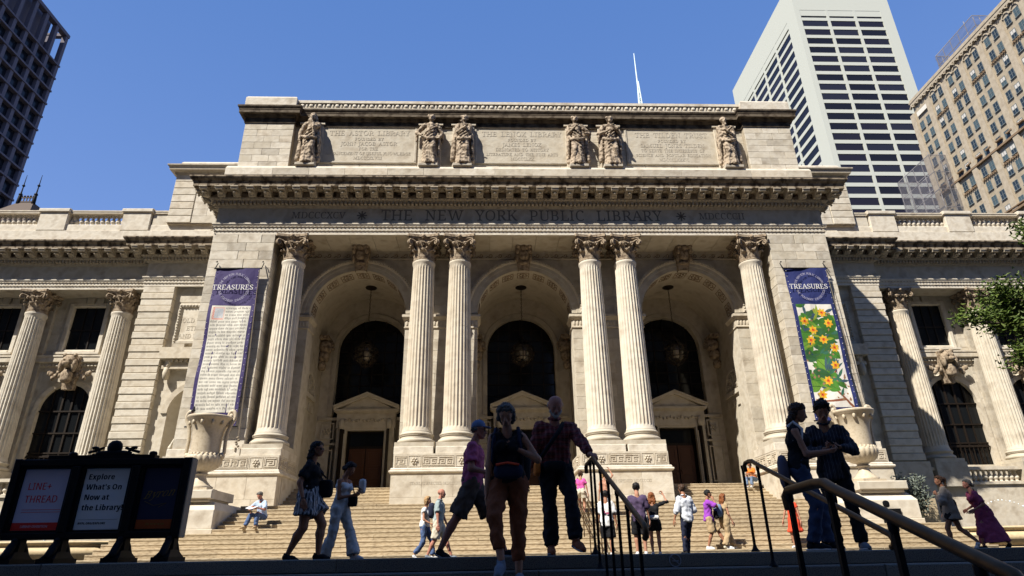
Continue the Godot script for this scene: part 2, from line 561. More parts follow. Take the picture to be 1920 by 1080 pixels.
func capital_mesh() -> ArrayMesh:
	var b := MB.new()
	b.lathe([Vector2(0.5, 0.0), Vector2(0.5, 0.35), Vector2(0.53, 0.65), Vector2(0.60, 0.88), Vector2(0.70, 1.0), Vector2(0.72, 1.03)], 24)
	b.lathe([Vector2(0.53, -0.03), Vector2(0.585, 0.0), Vector2(0.53, 0.04)], 24)
	for k in 8:
		acanthus(b, 0.44, 0.40, 0.10, 0.17, Transform3D(Basis(Vector3.UP, TAU * k / 8), Vector3.ZERO) * Transform3D(Basis(), Vector3(0, 0.02, 0.50)))
		acanthus(b, 0.74, 0.36, 0.13, 0.20, Transform3D(Basis(Vector3.UP, TAU * (k + 0.5) / 8), Vector3.ZERO) * Transform3D(Basis(), Vector3(0, 0.06, 0.49)))
	for k in 4:
		var a := TAU * (k + 0.5) / 4
		b.tf = Transform3D(Basis(Vector3.UP, a), Vector3.ZERO)
		for sx in [-1, 1]:
			var pts := []
			var rad := []
			for i in 26:
				var t := i / 25.0
				if t < 0.42:
					var q := t / 0.42
					pts.append(Vector3(sx * (0.24 * (1 - q) + 0.055), 0.52 + 0.44 * sin(q * 1.35), 0.50 + 0.42 * q * q))
				else:
					var an := (t - 0.42) / 0.58 * TAU * 1.35
					var rr := 0.145 * (1.0 - (t - 0.42) / 0.58 * 0.8)
					pts.append(Vector3(sx * 0.055, 0.80 + rr * cos(an) + 0.012, 0.93 + rr * sin(an) * 0.9 - 0.01))
				rad.append(0.05 * (1.0 - 0.35 * t))
			b.tube(pts, rad, 6)
		b.ball(Vector3(0, 0.80, 0.93), 0.06)
		b.tf = Transform3D(Basis(Vector3.UP, TAU * k / 4), Vector3.ZERO)
		for sx in [-1, 1]:
			var pts := []
			for i in 16:
				var t := i / 15.0
				var an := t * TAU * 1.1
				pts.append(Vector3(sx * (0.11 - 0.085 * (1 - t) * cos(an)) , 0.80 + 0.085 * (1 - t) * sin(an), 0.64 + 0.03 * t))
			b.tube(pts, 0.032, 5)
		b.ball(Vector3(0, 1.10, 0.74), 0.10, 10)                    # the flower at the middle of each side
		for f in 6:
			b.ball(Vector3(0.085 * cos(TAU * f / 6), 1.10 + 0.085 * sin(TAU * f / 6), 0.70), 0.05, 6)
		acanthus(b, 0.36, 0.2, 0.05, 0.06, Transform3D(Basis(), Vector3(0, 0.70, 0.60)))
	b.tf = Transform3D()
	for layer in [[1.02, 1.10, 0.93], [1.10, 1.22, 1.0]]:
		var poly := PackedVector2Array()
		for k in 4:
			var a := TAU * k / 4
			for i in 9:
				var s := -1.0 + 2.0 * i / 8
				var hw: float = 0.80 * layer[2]
				var q := Vector2((0.64 + 0.16 * pow(absf(s), 1.7)) * layer[2], s * (hw - 0.06)) .rotated(a)
				poly.append(q)
		b.tf = Transform3D(Basis(Vector3.RIGHT, -PI / 2), Vector3.ZERO)
		b.extrude(poly, layer[0], layer[1])
		b.tf = Transform3D()
	return b.mesh(M.carved)

func add_column(lib: Node, x: float, z: float) -> void:
	var c := node("column", lib, Transform3D(Basis(), Vector3(x, 6.2, z)))
	if not cache.has("shaft"):
		cache.shaft = shaft_mesh(); cache.base = base_mesh(); cache.capital = capital_mesh()
	put("shaft", cache.shaft, c, [M.stone, M.stone_a, M.stone_c][rng.randi() % 3], Transform3D(Basis(), Vector3(0, 0.75, 0)))
	put("base", cache.base, c)
	put("capital", cache.capital, c, null, Transform3D(Basis(), Vector3(0, 9.3, 0)).scaled_local(Vector3(1, 1.08, 1)))

func modillion_mesh() -> ArrayMesh:
	var b := MB.new()
	var poly := PackedVector2Array()
	# side view, x is outward
	for q in [[0, 0.26], [0.60, 0.26], [0.60, 0.19], [0.585, 0.13], [0.54, 0.10], [0.49, 0.105], [0.42, 0.13], [0.34, 0.13], [0.26, 0.09], [0.2, 0.03], [0.14, -0.03], [0.08, -0.04], [0.0, -0.03]]:
		poly.append(Vector2(q[0], q[1]))
	b.tf = Transform3D(Basis(Vector3(0, 0, 1), Vector3.UP, Vector3(-1, 0, 0)), Vector3.ZERO)
	b.extrude(poly, -0.18, 0.18)
	b.tf = Transform3D()
	b.box(-0.19, 0.235, 0.0, 0.19, 0.285, 0.64)
	acanthus(b, 0.36, 0.25, 0.06, 0.07, Transform3D(Basis(Vector3.RIGHT, PI / 2 - 0.25), Vector3(0, 0.0, 0.12)).rotated_local(Vector3.UP, 0))
	b.pillow(Vector3(0, 0.0, 0.10), Vector3(0.30, 0.14, 0.2), 0.8, 8)
	return b.mesh(M.modillion)

func entablature(lib: Node, path: Array) -> void:
	var e := node("entablature", lib)
	var arch := [Vector2(-0.12, 16.82), Vector2(0, 16.82), Vector2(0.0, 16.99), Vector2(0.03, 17.0), Vector2(0.045, 17.03), Vector2(0.03, 17.06), Vector2(0.04, 17.065), Vector2(0.04, 17.2), Vector2(0.07, 17.21), Vector2(0.085, 17.24), Vector2(0.07, 17.265), Vector2(0.08, 17.27), Vector2(0.10, 17.31), Vector2(0.12, 17.36), Vector2(0.13, 17.365), Vector2(0.13, 17.43), Vector2(-0.1, 17.455)]
	var b := MB.new()
	b.sweep(path, arch)
	put("architrave", b.mesh(M.stone_a), e)
	b = MB.new()
	b.sweep(path, [Vector2(-0.1, 17.44), Vector2(0.0, 17.45), Vector2(0, 18.35)])
	put("frieze", b.mesh(M.frieze), e)
	b = MB.new()
	var bed := [Vector2(0, 18.34), Vector2(0.05, 18.36), Vector2(0.10, 18.43), Vector2(0.12, 18.44), Vector2(0.12, 18.62), Vector2(0.30, 18.625), Vector2(0.31, 18.66)]
	for i in 5:
		bed.append(Vector2(0.31 + 0.08 * sin(PI / 2 * i / 4), 18.66 + 0.08 * (1.0 - cos(PI / 2 * i / 4))))
	bed += [Vector2(0.41, 18.76), Vector2(0.41, 19.05), Vector2(1.00, 19.055), Vector2(1.0, 19.23), Vector2(1.02, 19.24)]
	for i in 7:
		var t := i / 6.0
		bed.append(Vector2(1.02 + 0.14 * (t - 0.17 * sin(TAU * t)), 19.25 + 0.25 * t))
	bed += [Vector2(1.18, 19.5), Vector2(1.18, 19.58), Vector2(0.1, 19.66), Vector2(-1.0, 19.68)]
	b.sweep(path, bed.slice(0, 12))
	put("bed_moulding", b.mesh(M.cornice), e)
	b = MB.new()
	b.sweep(path, bed.slice(11))
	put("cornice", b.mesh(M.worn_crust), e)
	# dentils, eggs and beads
	var d := MB.new()
	var eggs := MB.new()
	if not cache.has("modillion"):
		cache.modillion = modillion_mesh()
		var ro := MB.new()
		for k in 6:
			ro.ball(Vector3(cos(TAU * k / 6) * 0.075, 0, sin(TAU * k / 6) * 0.075), 0.045, 6)
		ro.ball(Vector3.ZERO, 0.045, 6)
		ro.box(-0.17, 0.0, -0.17, -0.14, 0.03, 0.17); ro.box(0.14, 0.0, -0.17, 0.17, 0.03, 0.17); ro.box(-0.14, 0.0, -0.17, 0.14, 0.03, -0.14); ro.box(-0.14, 0.0, 0.14, 0.14, 0.03, 0.17)
		cache.coffer = ro.mesh(M.modillion)
	for i in path.size() - 1:
		var p: Vector2 = path[i]
		var q: Vector2 = path[i + 1]
		var dir := (q - p).normalized()
		var nrm := Vector2(-dir.y, dir.x)
		var L := p.distance_to(q)
		var yaw := atan2(nrm.x, nrm.y)
		if nrm.y < -0.1:
			continue
		var ea := 0.0
		var eb := 0.0
		# outer corners reach further out, inner ones less
		if i > 0:
			ea = signf((p - path[i - 1]).normalized().cross(dir)) * -1.0
		if i < path.size() - 2:
			eb = signf(dir.cross((path[i + 2] - q).normalized())) * -1.0
		var da := -0.22 * ea
		var n := int((L + 0.22 * (eb - 0.0) - da) / 0.2)
		for k in n:
			var c := p + dir * (da + 0.2 * (k + 0.5))
			d.tf = Transform3D(Basis(Vector3.UP, yaw), Vector3(c.x, 0, c.y))
			d.box(-0.06, 18.45, 0.1, 0.06, 18.615, 0.29)
			d.tf = Transform3D()
			if L > 3.0:
				eggs.tf = Transform3D(Basis(Vector3.UP, yaw), Vector3(c.x, 0, c.y))
				eggs.pillow(Vector3(0, 18.69, 0.355), Vector3(0.12, 0.1, 0.09), 0.9, 6)
				eggs.pillow(Vector3(0, 17.235, 0.08), Vector3(0.12, 0.05, 0.06), 0.9, 6)
				eggs.pillow(Vector3(0, 17.03, 0.038), Vector3(0.1, 0.04, 0.05), 0.9, 6)
		if L < 0.9:
			continue
		var s0 := -0.62 * ea + 0.12
		var s1 := L + 0.62 * eb - 0.12
		var m := maxi(1, int(round((s1 - s0) / 0.76)))
		for k in m + 1:
			var c := p + dir * (s0 + (s1 - s0) * k / m)
			put("modillion", cache.modillion, e, null, Transform3D(Basis(Vector3.UP, yaw), Vector3(c.x + nrm.x * 0.40, 18.775, c.y + nrm.y * 0.40)))
			if k < m:
				var c2 := p + dir * (s0 + (s1 - s0) * (k + 0.5) / m) + nrm * 0.71
				put("rosette", cache.coffer, e, null, Transform3D(Basis(Vector3.UP, yaw), Vector3(c2.x, 19.02, c2.y)))
	if d.v.size():
		stuff(put("dentils", d.mesh(M.modillion), e))
	if eggs.v.size():
		stuff(put("egg_moulding", eggs.mesh(M.cornice), e))

func fret(b: MB, x: float, y: float, z: float, w: float, h: float) -> void:   # a raised meander in a field
	var t := h / 9.0
	var n := maxi(1, int(round(w / (h * 0.95))))
	var cw := w / n
	b.box(x, y, z, x + w, y + t, z + 0.03); b.box(x, y + h - t, z, x + w, y + h, z + 0.03)
	for k in n:
		var x0 := x + k * cw
		var fl := k % 2 == 1
		var bars := [[0.0, t * 2, t / cw, h - t], [0.16, h - 3 * t, 0.86, h - 2 * t], [0.76, 2 * t, 0.86, h - 3 * t], [0.32, 2 * t, 0.76, 3 * t], [0.32, 3 * t, 0.42, h - 4 * t], [0.42, h - 5 * t, 0.62, h - 4 * t]]
		for q in bars:
			var a: float = q[0]; var c: float = q[2]
			if fl:
				var s := 1.0 - c; c = 1.0 - a; a = s
			b.box(x0 + a * cw, y + q[1], z, x0 + c * cw, y + q[3], z + 0.03)

func rosette(b: MB, x: float, y: float, z: float, r: float) -> void:
	for k in 6:
		b.pillow(Vector3(x + cos(TAU * k / 6) * r * 0.6, y + sin(TAU * k / 6) * r * 0.6, z), Vector3(r * 0.6, r * 0.6, 0.09), 0.9, 6)
	b.pillow(Vector3(x, y, z + 0.02), Vector3(r * 0.6, r * 0.6, 0.1), 0.9, 8)

func fret_band(b: MB, x0: float, x1: float, y: float, z: float, h: float, order: Array) -> void:   # order: k key, r rosette, K long key; spread over the width
	var total := 0.0
	for o in order:
		total += 3.0 if o == "K" else 1.2
	var u := (x1 - x0) / total
	var x := x0
	for o in order:
		var w := (3.0 if o == "K" else 1.2) * u
		var p := 0.07
		b.box(x + 0.02, y - 0.03, z, x + w - 0.02, y - 0.005, z + 0.02); b.box(x + 0.02, y + h + 0.005, z, x + w - 0.02, y + h + 0.03, z + 0.02)
		b.box(x + 0.02, y - 0.005, z, x + 0.045, y + h + 0.005, z + 0.02); b.box(x + w - 0.045, y - 0.005, z, x + w - 0.02, y + h + 0.005, z + 0.02)
		if o == "r":
			rosette(b, x + w / 2, y + h / 2, z + 0.015, h * 0.42)
		else:
			fret(b, x + p, y + 0.02, z, w - 2 * p, h - 0.04)
		x += w

# ---------------------------------------------------------------- library: portico
const CX := [-11.683, -5.14, -3.327, 3.327, 5.14, 11.683]
const AX := [-8.57, 0.0, 8.57]

func pedestal(lib: Node, x0: float, x1: float, zb: float, plinths: Array, order: Array, words: String) -> void:
	var p := node("pedestal", lib)
	var w := x1 - x0
	# big lower blocks
	var b := MB.new()
	b.box(x0 + 0.03, LY - 0.3, zb, x1 - 0.03, 5.0, -27.83)
	put("core", b.mesh(M.joint), p)
	var n := maxi(2, int(round(w / 1.35)))
	for row in [[LY - 0.02, 4.06], [4.06, 5.04]]:
		for i in n:
			var f0 := x0 + w * (i + (0.22 if row[0] < 4 and i > 0 else 0.0)) / n
			var f1 := x0 + w * (i + 1 + (0.22 if row[0] < 4 and i < n - 1 else 0.0)) / n
			b = MB.new()
			b.cham(f0 + 0.003, row[0] + 0.003, -28.4, f1 - 0.003, row[1] - 0.003, -27.8, 0.006)
			put("stone_block", b.mesh(M[["stone_a", "stone", "stone_c"][rng.randi() % 3]]), p)
	# sides
	for s in [x0, x1]:
		b = MB.new()
		b.box(s - 0.025, LY - 0.02, zb, s + 0.025, 5.04, -28.402)
		put("side_slab", b.mesh(M.stone), p)
	b = MB.new()
	var path := [Vector2(x0, zb), Vector2(x0, -27.82), Vector2(x1, -27.82), Vector2(x1, zb)]
	b.sweep(path, [Vector2(0, 5.03), Vector2(0.05, 5.04), Vector2(0.09, 5.08), Vector2(0.10, 5.12), Vector2(0.08, 5.16), Vector2(0.03, 5.17), Vector2(0.035, 5.22), Vector2(0.0, 5.27), Vector2(-0.07, 5.28)])
	put("torus_moulding", b.mesh(M.stone_a), p)
	b = MB.new()
	b.box(x0 + 0.06, 5.27, zb, x1 - 0.06, 5.87, -27.9)
	put("die", b.mesh(M.stone), p)
	b = MB.new()
	fret_band(b, x0 + 0.1, x1 - 0.1, 5.35, -27.903, 0.42, order)
	var depth := -27.9 - zb
	if depth > 1.5:
		b.tf = Transform3D(Basis(Vector3.UP, PI / 2), Vector3(x1 - 0.06, 0, -27.95))
		fret_band(b, 0.05, depth - 0.1, 5.35, -0.003, 0.42, ["k", "r", "K"])
		b.tf = Transform3D(Basis(Vector3.UP, -PI / 2), Vector3(x0 + 0.06, 0, -27.95))
		fret_band(b, -depth + 0.1, -0.05, 5.35, -0.003, 0.42, ["K", "r", "k"])
	b.tf = Transform3D()
	put("fret_ornament", b.mesh(M.stone_c), p)
	for q in plinths:
		b = MB.new()
		b.cham(q[0], 5.872, zb + 0.2, q[1], 6.2, -28.06, 0.02)
		put("plinth", b.mesh(M.stone_a), p)
	if words:
		put("inscription", txt(words, 0.11, 0.008), p, M.incised_pale, Transform3D(Basis(), Vector3((x0 + x1) / 2, 4.62, -27.797)))

func build_portico(lib: Node) -> void:
	# pedestals
	pedestal(lib, -6.03, -2.05, -30.6, [[-6.0, -4.28], [-4.18, -2.46]], ["k", "r", "K", "r", "k"], "STABLES ERECTED MDCCCXCVII")
	pedestal(lib, 2.05, 6.03, -30.6, [[2.46, 4.18], [4.28, 6.0]], ["k", "r", "K", "r", "k"], "LIBRARY OPENED MDCCCCXI")
	pedestal(lib, -15.8, -10.77, -30.6, [[-12.55, -10.82], [-15.7, -12.58]], ["K", "r", "K", "r", "k"], "")
	pedestal(lib, 10.77, 15.8, -30.6, [[10.82, 12.55], [12.58, 15.7]], ["k", "r", "K", "r", "K"], "")
	for x in CX:
		add_column(lib, x, -29.0)
	# end piers, block by block
	for s in [-1, 1]:
		var p := node("end_pier", lib)
		var xa: float = minf(s * 12.58, s * 15.65)
		var xb: float = maxf(s * 12.58, s * 15.65)
		var b := MB.new()
		b.box(xa + 0.05, 6.0, -35.4, xb - 0.05, 17.3, -28.45)
		put("core", b.mesh(M.joint), p)
		ashlar(p, null, "stone_block", xa, xb, 6.2, 16.82, -28.4, 0.455, 1.08)
		var side := MB.new()
		ashlar(p, side, "", 0.0, 2.0, 6.2, 16.82, 0.0, 0.455, 1.0, s * -PI / 2, Vector3(s * 12.58, 0, -30.4 if s > 0 else -28.4))
		ashlar(p, side, "", 0.0, 6.8, 1.8, 16.82, 0.0, 0.455, 1.3, s * PI / 2, Vector3(s * 15.65, 0, -35.2 if s < 0 else -28.4))
		stuff(put("side_blocks", side.mesh(M.stone), p))
	# porch: the arcaded wall
	var w := node("arcade_wall", lib)
	var b := MB.new()
	for i in 3:
		var x0: float = [-12.6, -4.285, 4.285][i]
		var x1: float = [-4.285, 4.285, 12.6][i]
		arch_face(b, AX[i], 2.45, 13.27, x0, x1, FY - 0.1, 16.85, -30.4, -31.5)
	put("wall_face", b.mesh(M.porch), w)
	b = MB.new()
	for pr in [[-12.6, -11.02], [-6.12, -2.45], [2.45, 6.12], [11.02, 12.6]]:
		ashlar(w, b, "", pr[0], pr[1], FY, 12.5, -30.385, 0.6, 1.25)
	for pr in [[-12.6, -11.6], [-5.5, -3.05], [3.05, 5.5], [11.6, 12.6]]:
		ashlar(w, b, "", pr[0], pr[1], 13.24, 16.4, -30.385, 0.55, 1.2)
	stuff(put("wall_blocks", b.mesh(M.porch), w))
	# impost mouldings, jambs
	b = MB.new()
	var imp := [Vector2(0, 12.48), Vector2(0.05, 12.5), Vector2(0.05, 12.56), Vector2(0.02, 12.58), Vector2(0.02, 12.92), Vector2(0.06, 12.95), Vector2(0.13, 13.06), Vector2(0.16, 13.07), Vector2(0.16, 13.2), Vector2(0, 13.25)]
	for pr in [[-12.6, -11.02], [-6.12, -2.45], [2.45, 6.12], [11.02, 12.6]]:
		b = MB.new()
		b.sweep([Vector2(pr[0], -31.5), Vector2(pr[0], -30.38), Vector2(pr[1], -30.38), Vector2(pr[1], -31.5)], imp)
		put("impost_moulding", b.mesh(M.stone_c), w)
	b = MB.new()
	for pr in [[-12.55, -11.02], [-6.12, -2.45], [2.45, 6.12], [11.02, 12.55]]:
		var n := int((pr[1] - pr[0]) / 0.17)
		for k in n:
			var x: float = pr[0] + (pr[1] - pr[0]) * (k + 0.5) / n
			b.pillow(Vector3(x, 12.75, -30.35), Vector3(0.11, 0.26, 0.06), 0.6, 6)
	stuff(put("impost_ornament", b.mesh(M.stone_c), w))
	for i in 3:
		b = MB.new()
		var pf := [Vector2(2.45, -30.4), Vector2(2.45, -30.3), Vector2(2.68, -30.29), Vector2(2.69, -30.27), Vector2(2.86, -30.26), Vector2(2.9, -30.2), Vector2(3.0, -30.17), Vector2(3.05, -30.17), Vector2(3.05, -30.4)]
		arch_ring(b, AX[i], 13.27, pf)
		put("archivolt", b.mesh(M.stone_b), w)
		b = MB.new()
		for k in 60:
			var a := PI * (k + 0.5) / 60
			b.pillow(Vector3(AX[i] + 2.95 * cos(a), 13.27 + 2.95 * sin(a), -30.17), Vector3(0.1, 0.1, 0.06), 0.9, 6)
		stuff(put("archivolt_beads", b.mesh(M.stone_c), w))
		# scrolled keystone with a carved shield
		b = MB.new()
		b.tf = Transform3D(Basis(), Vector3(AX[i], 0, 0))
		var rows := []
		for k in 9:
			var t := k / 8.0
			var y := 15.62 + 1.25 * t
			var hw := 0.29 + 0.16 * t
			var z := -30.15 + 0.15 * t + 0.42 * pow(t, 2.0)
			rows.append(PackedVector3Array([Vector3(-hw, y, -30.45), Vector3(-hw, y, z - 0.06), Vector3(-hw + 0.06, y, z), Vector3(-0.1, y, z + 0.05), Vector3(0.1, y, z + 0.05), Vector3(hw - 0.06, y, z), Vector3(hw, y, z - 0.06), Vector3(hw, y, -30.45)]))
		b.surf(rows, false)
		b.pillow(Vector3(0, 16.45, -29.82), Vector3(0.5, 0.66, 0.3), 0.75, 12)
		for sx in [-1, 1]:
			b.pillow(Vector3(sx * 0.33, 16.62, -29.75), Vector3(0.24, 0.4, 0.34), 0.8, 8)
			b.pillow(Vector3(sx * 0.36, 16.28, -29.9), Vector3(0.18, 0.5, 0.25), 0.8, 8)
			b.ball(Vector3(sx * 0.3, 16.78, -29.6), 0.13)
		b.ball(Vector3(0, 16.74, -29.62), 0.17)
		b.pillow(Vector3(0, 16.0, -30.0), Vector3(0.5, 0.2, 0.3), 0.7, 8)
		put("keystone", b.mesh(M.carved), w)
	# wave-scroll frieze under the soffit
	b = MB.new()
	b.sweep([Vector2(-12.6, -30.38), Vector2(12.6, -30.38)], [Vector2(0, 16.38), Vector2(0.06, 16.39), Vector2(0.06, 16.44), Vector2(0.02, 16.45), Vector2(0.02, 16.76), Vector2(0.07, 16.77), Vector2(0.07, 16.82)])
	put("scroll_band", b.mesh(M.porch), w)
	b = MB.new()
	for k in 50:
		var x := -12.35 + 24.7 * k / 49.0
		var pts := []
		for i in 15:
			var t := i / 14.0
			var r := 0.13 * (1.0 - 0.75 * t)
			var a := -PI * 0.9 + t * TAU * 1.15
			pts.append(Vector3(x + cos(a) * r, 16.60 + sin(a) * r, -30.35))
		pts.push_front(Vector3(x - 0.25, 16.48, -30.35))
		b.tube(pts, 0.02, 4, false)
	stuff(put("wave_scroll", b.mesh(M.carved), w))
	# soffit behind the architrave, in long slabs
	var so := node("soffit", lib)
	for k in 21:
		b = MB.new()
		var x := -12.58 + 25.16 * k / 21.0
		b.cham(0, 0, -0.3, 25.16 / 21 - 0.012, 1.96, 0, 0.012)
		put("soffit_slab", b.mesh(M[["porch", "porch_b"][rng.randi() % 2]]), so, null, Transform3D(Basis(Vector3.RIGHT, PI / 2), Vector3(x, 16.83, -30.42)))
	# vaults, side walls and the glazed wall of each bay
	for i in 3:
		build_bay(lib, i)
	b = MB.new()
	b.box(-12.6, 16.95, -36.0, 12.6, 17.4, -28.7)
	b.box(-12.6, LY, -36.4, 12.6, 17.0, -35.6)
	put("porch_roof", b.mesh(M.joint), lib)

func build_bay(lib: Node, i: int) -> void:
	var cx: float = AX[i]
	var p := node("porch_bay", lib)
	var b := MB.new()
	var R := 2.75
	# barrel vault seen from below
	for k in 28:
		var a := PI * k / 28
		var d := PI * (k + 1) / 28
		b.quad(Vector3(cx + R * cos(d), 13.27 + R * sin(d), -35.1), Vector3(cx + R * cos(a), 13.27 + R * sin(a), -35.1), Vector3(cx + R * cos(a), 13.27 + R * sin(a), -31.45), Vector3(cx + R * cos(d), 13.27 + R * sin(d), -31.45))
	put("vault", b.mesh(M.porch), p)
	for s in [-1, 1]:
		b = MB.new()
		b.box(cx + s * R if s > 0 else cx - R - 0.3, FY - 0.1, -35.2, cx + R + 0.3 if s > 0 else cx - R, 13.3, -31.45)
		put("side_wall", b.mesh(M.porch_b), p)
	b = MB.new()
	arch_ring(b, cx, 13.27, [Vector2(2.75, -31.49), Vector2(2.45, -31.49)], 0, PI)
	put("inner_arch", b.mesh(M.porch), p)
	# rosettes on the soffit of the front arch
	b = MB.new()
	for k in 9:
		var a := PI * (k + 0.5) / 9
		b.tf = Transform3D(Basis(Vector3.BACK, a + PI / 2), Vector3(cx + 2.44 * cos(a), 13.27 + 2.44 * sin(a), -30.95))
		for f in 8:
			b.pillow(Vector3(cos(TAU * f / 8) * 0.2, 0, sin(TAU * f / 8) * 0.2), Vector3(0.13, 0.09, 0.13), 0.9, 6)
		b.ball(Vector3.ZERO, 0.08, 6)
		b.box(-0.32, 0, -0.34, 0.32, 0.03, -0.30); b.box(-0.32, 0, 0.30, 0.32, 0.03, 0.34)
		b.box(-0.32, 0, -0.30, -0.28, 0.03, 0.30); b.box(0.28, 0, -0.30, 0.32, 0.03, 0.30)
	b.tf = Transform3D()
	put("arch_rosettes", b.mesh(M.carved), p)
	# scrolled consoles in the back corners
	for s in [-1, 1]:
		b = MB.new()
		b.tf = Transform3D(Basis(), Vector3(cx + s * (R - 0.02), 0, -34.2))
		b.box(-0.5 if s > 0 else 0.0, 13.1, -0.55, 0.0 if s > 0 else 0.5, 13.3, 0.55)
		for k in 3:
			b.pillow(Vector3(-s * (0.30 - 0.07 * k), 12.75 - 0.55 * k, 0), Vector3(0.75 - 0.15 * k, 0.75 - 0.1 * k, 0.85 - 0.16 * k), 0.8, 10)
		for f in 7:
			b.ball(Vector3(-s * 0.6, 12.75 + 0.25 * sin(f * 0.9), -0.36 + f * 0.12), 0.11, 6)
		b.tf = b.tf * Transform3D(Basis(Vector3.UP, -s * PI / 2), Vector3(0, 0, 0))
		acanthus(b, 1.2, 0.6, 0.15, 0.2, Transform3D(Basis(), Vector3(0, 11.4, 0.1)))
		b.tf = Transform3D()
		put("console", b.mesh(M.carved), p)
	# niche with a coffered half dome in the outer side walls
	if i != 1:
		var s := -1 if i == 0 else 1
		b = MB.new()
		b.tf = Transform3D(Basis(Vector3.UP, -s * PI / 2), Vector3(cx + s * (R - 0.01), 0, -32.75))
		arch_ring(b, 0, 9.75, [Vector2(1.0, 0.0), Vector2(1.0, 0.07), Vector2(1.16, 0.07), Vector2(1.16, 0.0)], 0, PI, 20)
		b.box(-1.16, 9.5, 0, 1.16, 9.74, 0.12); b.box(-1.1, 8.9, 0, -0.2, 9.3, 0.05); b.box(0.2, 8.9, 0, 1.1, 9.3, 0.05)
		for k in 3:
			for q in 5 - k:
				var a := PI * (q + 0.5) / (5 - k)
				var r := 0.85 - 0.28 * k
				rosette(b, r * cos(a), 9.78 + r * sin(a), 0.02, 0.13)
				b.box(r * cos(a) - 0.15, 9.78 + r * sin(a) - 0.15, 0, r * cos(a) + 0.15, 9.78 + r * sin(a) - 0.12, 0.05)
				b.box(r * cos(a) - 0.15, 9.78 + r * sin(a) + 0.12, 0, r * cos(a) + 0.15, 9.78 + r * sin(a) + 0.15, 0.05)
		b.tf = Transform3D()
		put("coffered_niche", b.mesh(M.porch), p)
	# back wall with its tall arched window over the door
	b = MB.new()
	arch_face(b, cx, 1.95, 12.83, cx - R - 0.1, cx + R + 0.1, FY - 0.1, 16.3, -35.0, -35.45)
	put("back_wall", b.mesh(M.porch), p)
	b = MB.new()
	arch_ring(b, cx, 12.83, [Vector2(1.95, -35.0), Vector2(1.95, -34.93), Vector2(2.2, -34.93), Vector2(2.24, -34.97), Vector2(2.24, -35.0)])
	for s in [-1, 1]:
		b.box(cx + s * 2.07 - 0.12, 9.05, -35.0, cx + s * 2.07 + 0.12, 12.83, -34.93)
	put("window_surround", b.mesh(M.porch_b), p)
	b = MB.new()
	arch_pane(b, cx, 1.97, 12.83, 8.9, -35.4)
	var win := put("window", b.mesh(M.dark_glass), p)
	b = MB.new()
	for k in 5:
		var x := cx - 1.3 + 0.65 * k
		b.box(x - 0.03, 8.9, -35.39, x + 0.03, 12.83 + sqrt(maxf(0, 1.95 * 1.95 - pow(x - cx, 2))), -35.33)
	for k in 8:
		var y := 9.5 + 0.66 * k
		var hw := 1.95 if y < 12.83 else sqrt(maxf(0.0, 1.95 * 1.95 - pow(y - 12.83, 2)))
		b.box(cx - hw, y - 0.025, -35.385, cx + hw, y + 0.025, -35.335)
	put("window_bars", b.mesh(M.bronze), win)
	# door surround with pediment
	b = MB.new()
	for s in [-1, 1]:
		var xa: float = cx + (1.02 if s > 0 else -1.55)
		b.box(xa, FY, -35.0, xa + 0.53, 8.3, -34.72)
		b.box(xa + 0.06, FY, -34.72, xa + 0.47, 8.0, -34.66)
		b.pillow(Vector3(cx + s * 1.29, 8.5, -34.62), Vector3(0.34, 0.6, 0.26), 0.7, 8)
		# panels at each side, with carved squares above
		var xc: float = cx + s * 2.12
		for q in [[5.3, 7.2, 0.38], [7.75, 8.65, 0.36]]:
			b.box(xc - q[2], q[0], -35.0, xc - q[2] + 0.06, q[1], -34.95); b.box(xc + q[2] - 0.06, q[0], -35.0, xc + q[2], q[1], -34.95)
			b.box(xc - q[2] + 0.06, q[0], -35.0, xc + q[2] - 0.06, q[0] + 0.06, -34.95); b.box(xc - q[2] + 0.06, q[1] - 0.06, -35.0, xc + q[2] - 0.06, q[1], -34.95)
		rosette(b, xc, 8.2, -34.96, 0.26)
		b.box(xc - 0.5, 8.78, -35.0, xc + 0.5, 8.92, -34.86)
		b.box(xc - 0.5, 7.45, -35.0, xc + 0.5, 7.55, -34.92)
	b.box(cx - 1.02, 8.18, -35.0, cx + 1.02, 8.3, -34.74)
	b.box(cx - 1.6, 8.3, -35.0, cx + 1.6, 9.12, -34.7)
	for k in 12:
		b.ball(Vector3(cx - 1.1 + 0.2 * k, 8.72 + 0.05 * sin(k * 2.0), -34.69), 0.085, 6)
	var pa := [Vector2(cx - 1.6, -35.0), Vector2(cx - 1.6, -34.7), Vector2(cx + 1.6, -34.7), Vector2(cx + 1.6, -35.0)]
	b.sweep(pa, [Vector2(0, 9.1), Vector2(0.06, 9.13), Vector2(0.15, 9.2), Vector2(0.17, 9.21), Vector2(0.17, 9.32), Vector2(-0.3, 9.34)])
	put("door_surround", b.mesh(M.porch_b), p)
	b = MB.new()
	var tri := PackedVector2Array([Vector2(cx - 1.5, 9.33), Vector2(cx + 1.5, 9.33), Vector2(cx, 10.08)])
	b.extrude(tri, -35.0, -34.72)
	for s in [-1, 1]:
		var sl := Vector2(1.8, -0.87).normalized()
		for q in [[0.0, 0.12, 0.5], [0.12, 0.2, 0.6]]:
			var up := Vector2(-sl.y, sl.x) if s > 0 else Vector2(-sl.y, sl.x)
			var a0 := Vector2(0, 10.02 + q[0] * 1.1); var a1 := Vector2(1.79, 9.30 + q[0] * 1.1 - 0.02)
			var poly := PackedVector2Array([Vector2(cx + s * a0.x, a0.y), Vector2(cx + s * a1.x, a1.y), Vector2(cx + s * a1.x, a1.y + (q[1] - q[0]) * 1.1), Vector2(cx + s * a0.x, a0.y + (q[1] - q[0]) * 1.1)])
			b.extrude(poly, -35.0, -35.0 + q[2])
	put("pediment", b.mesh(M.porch), p)
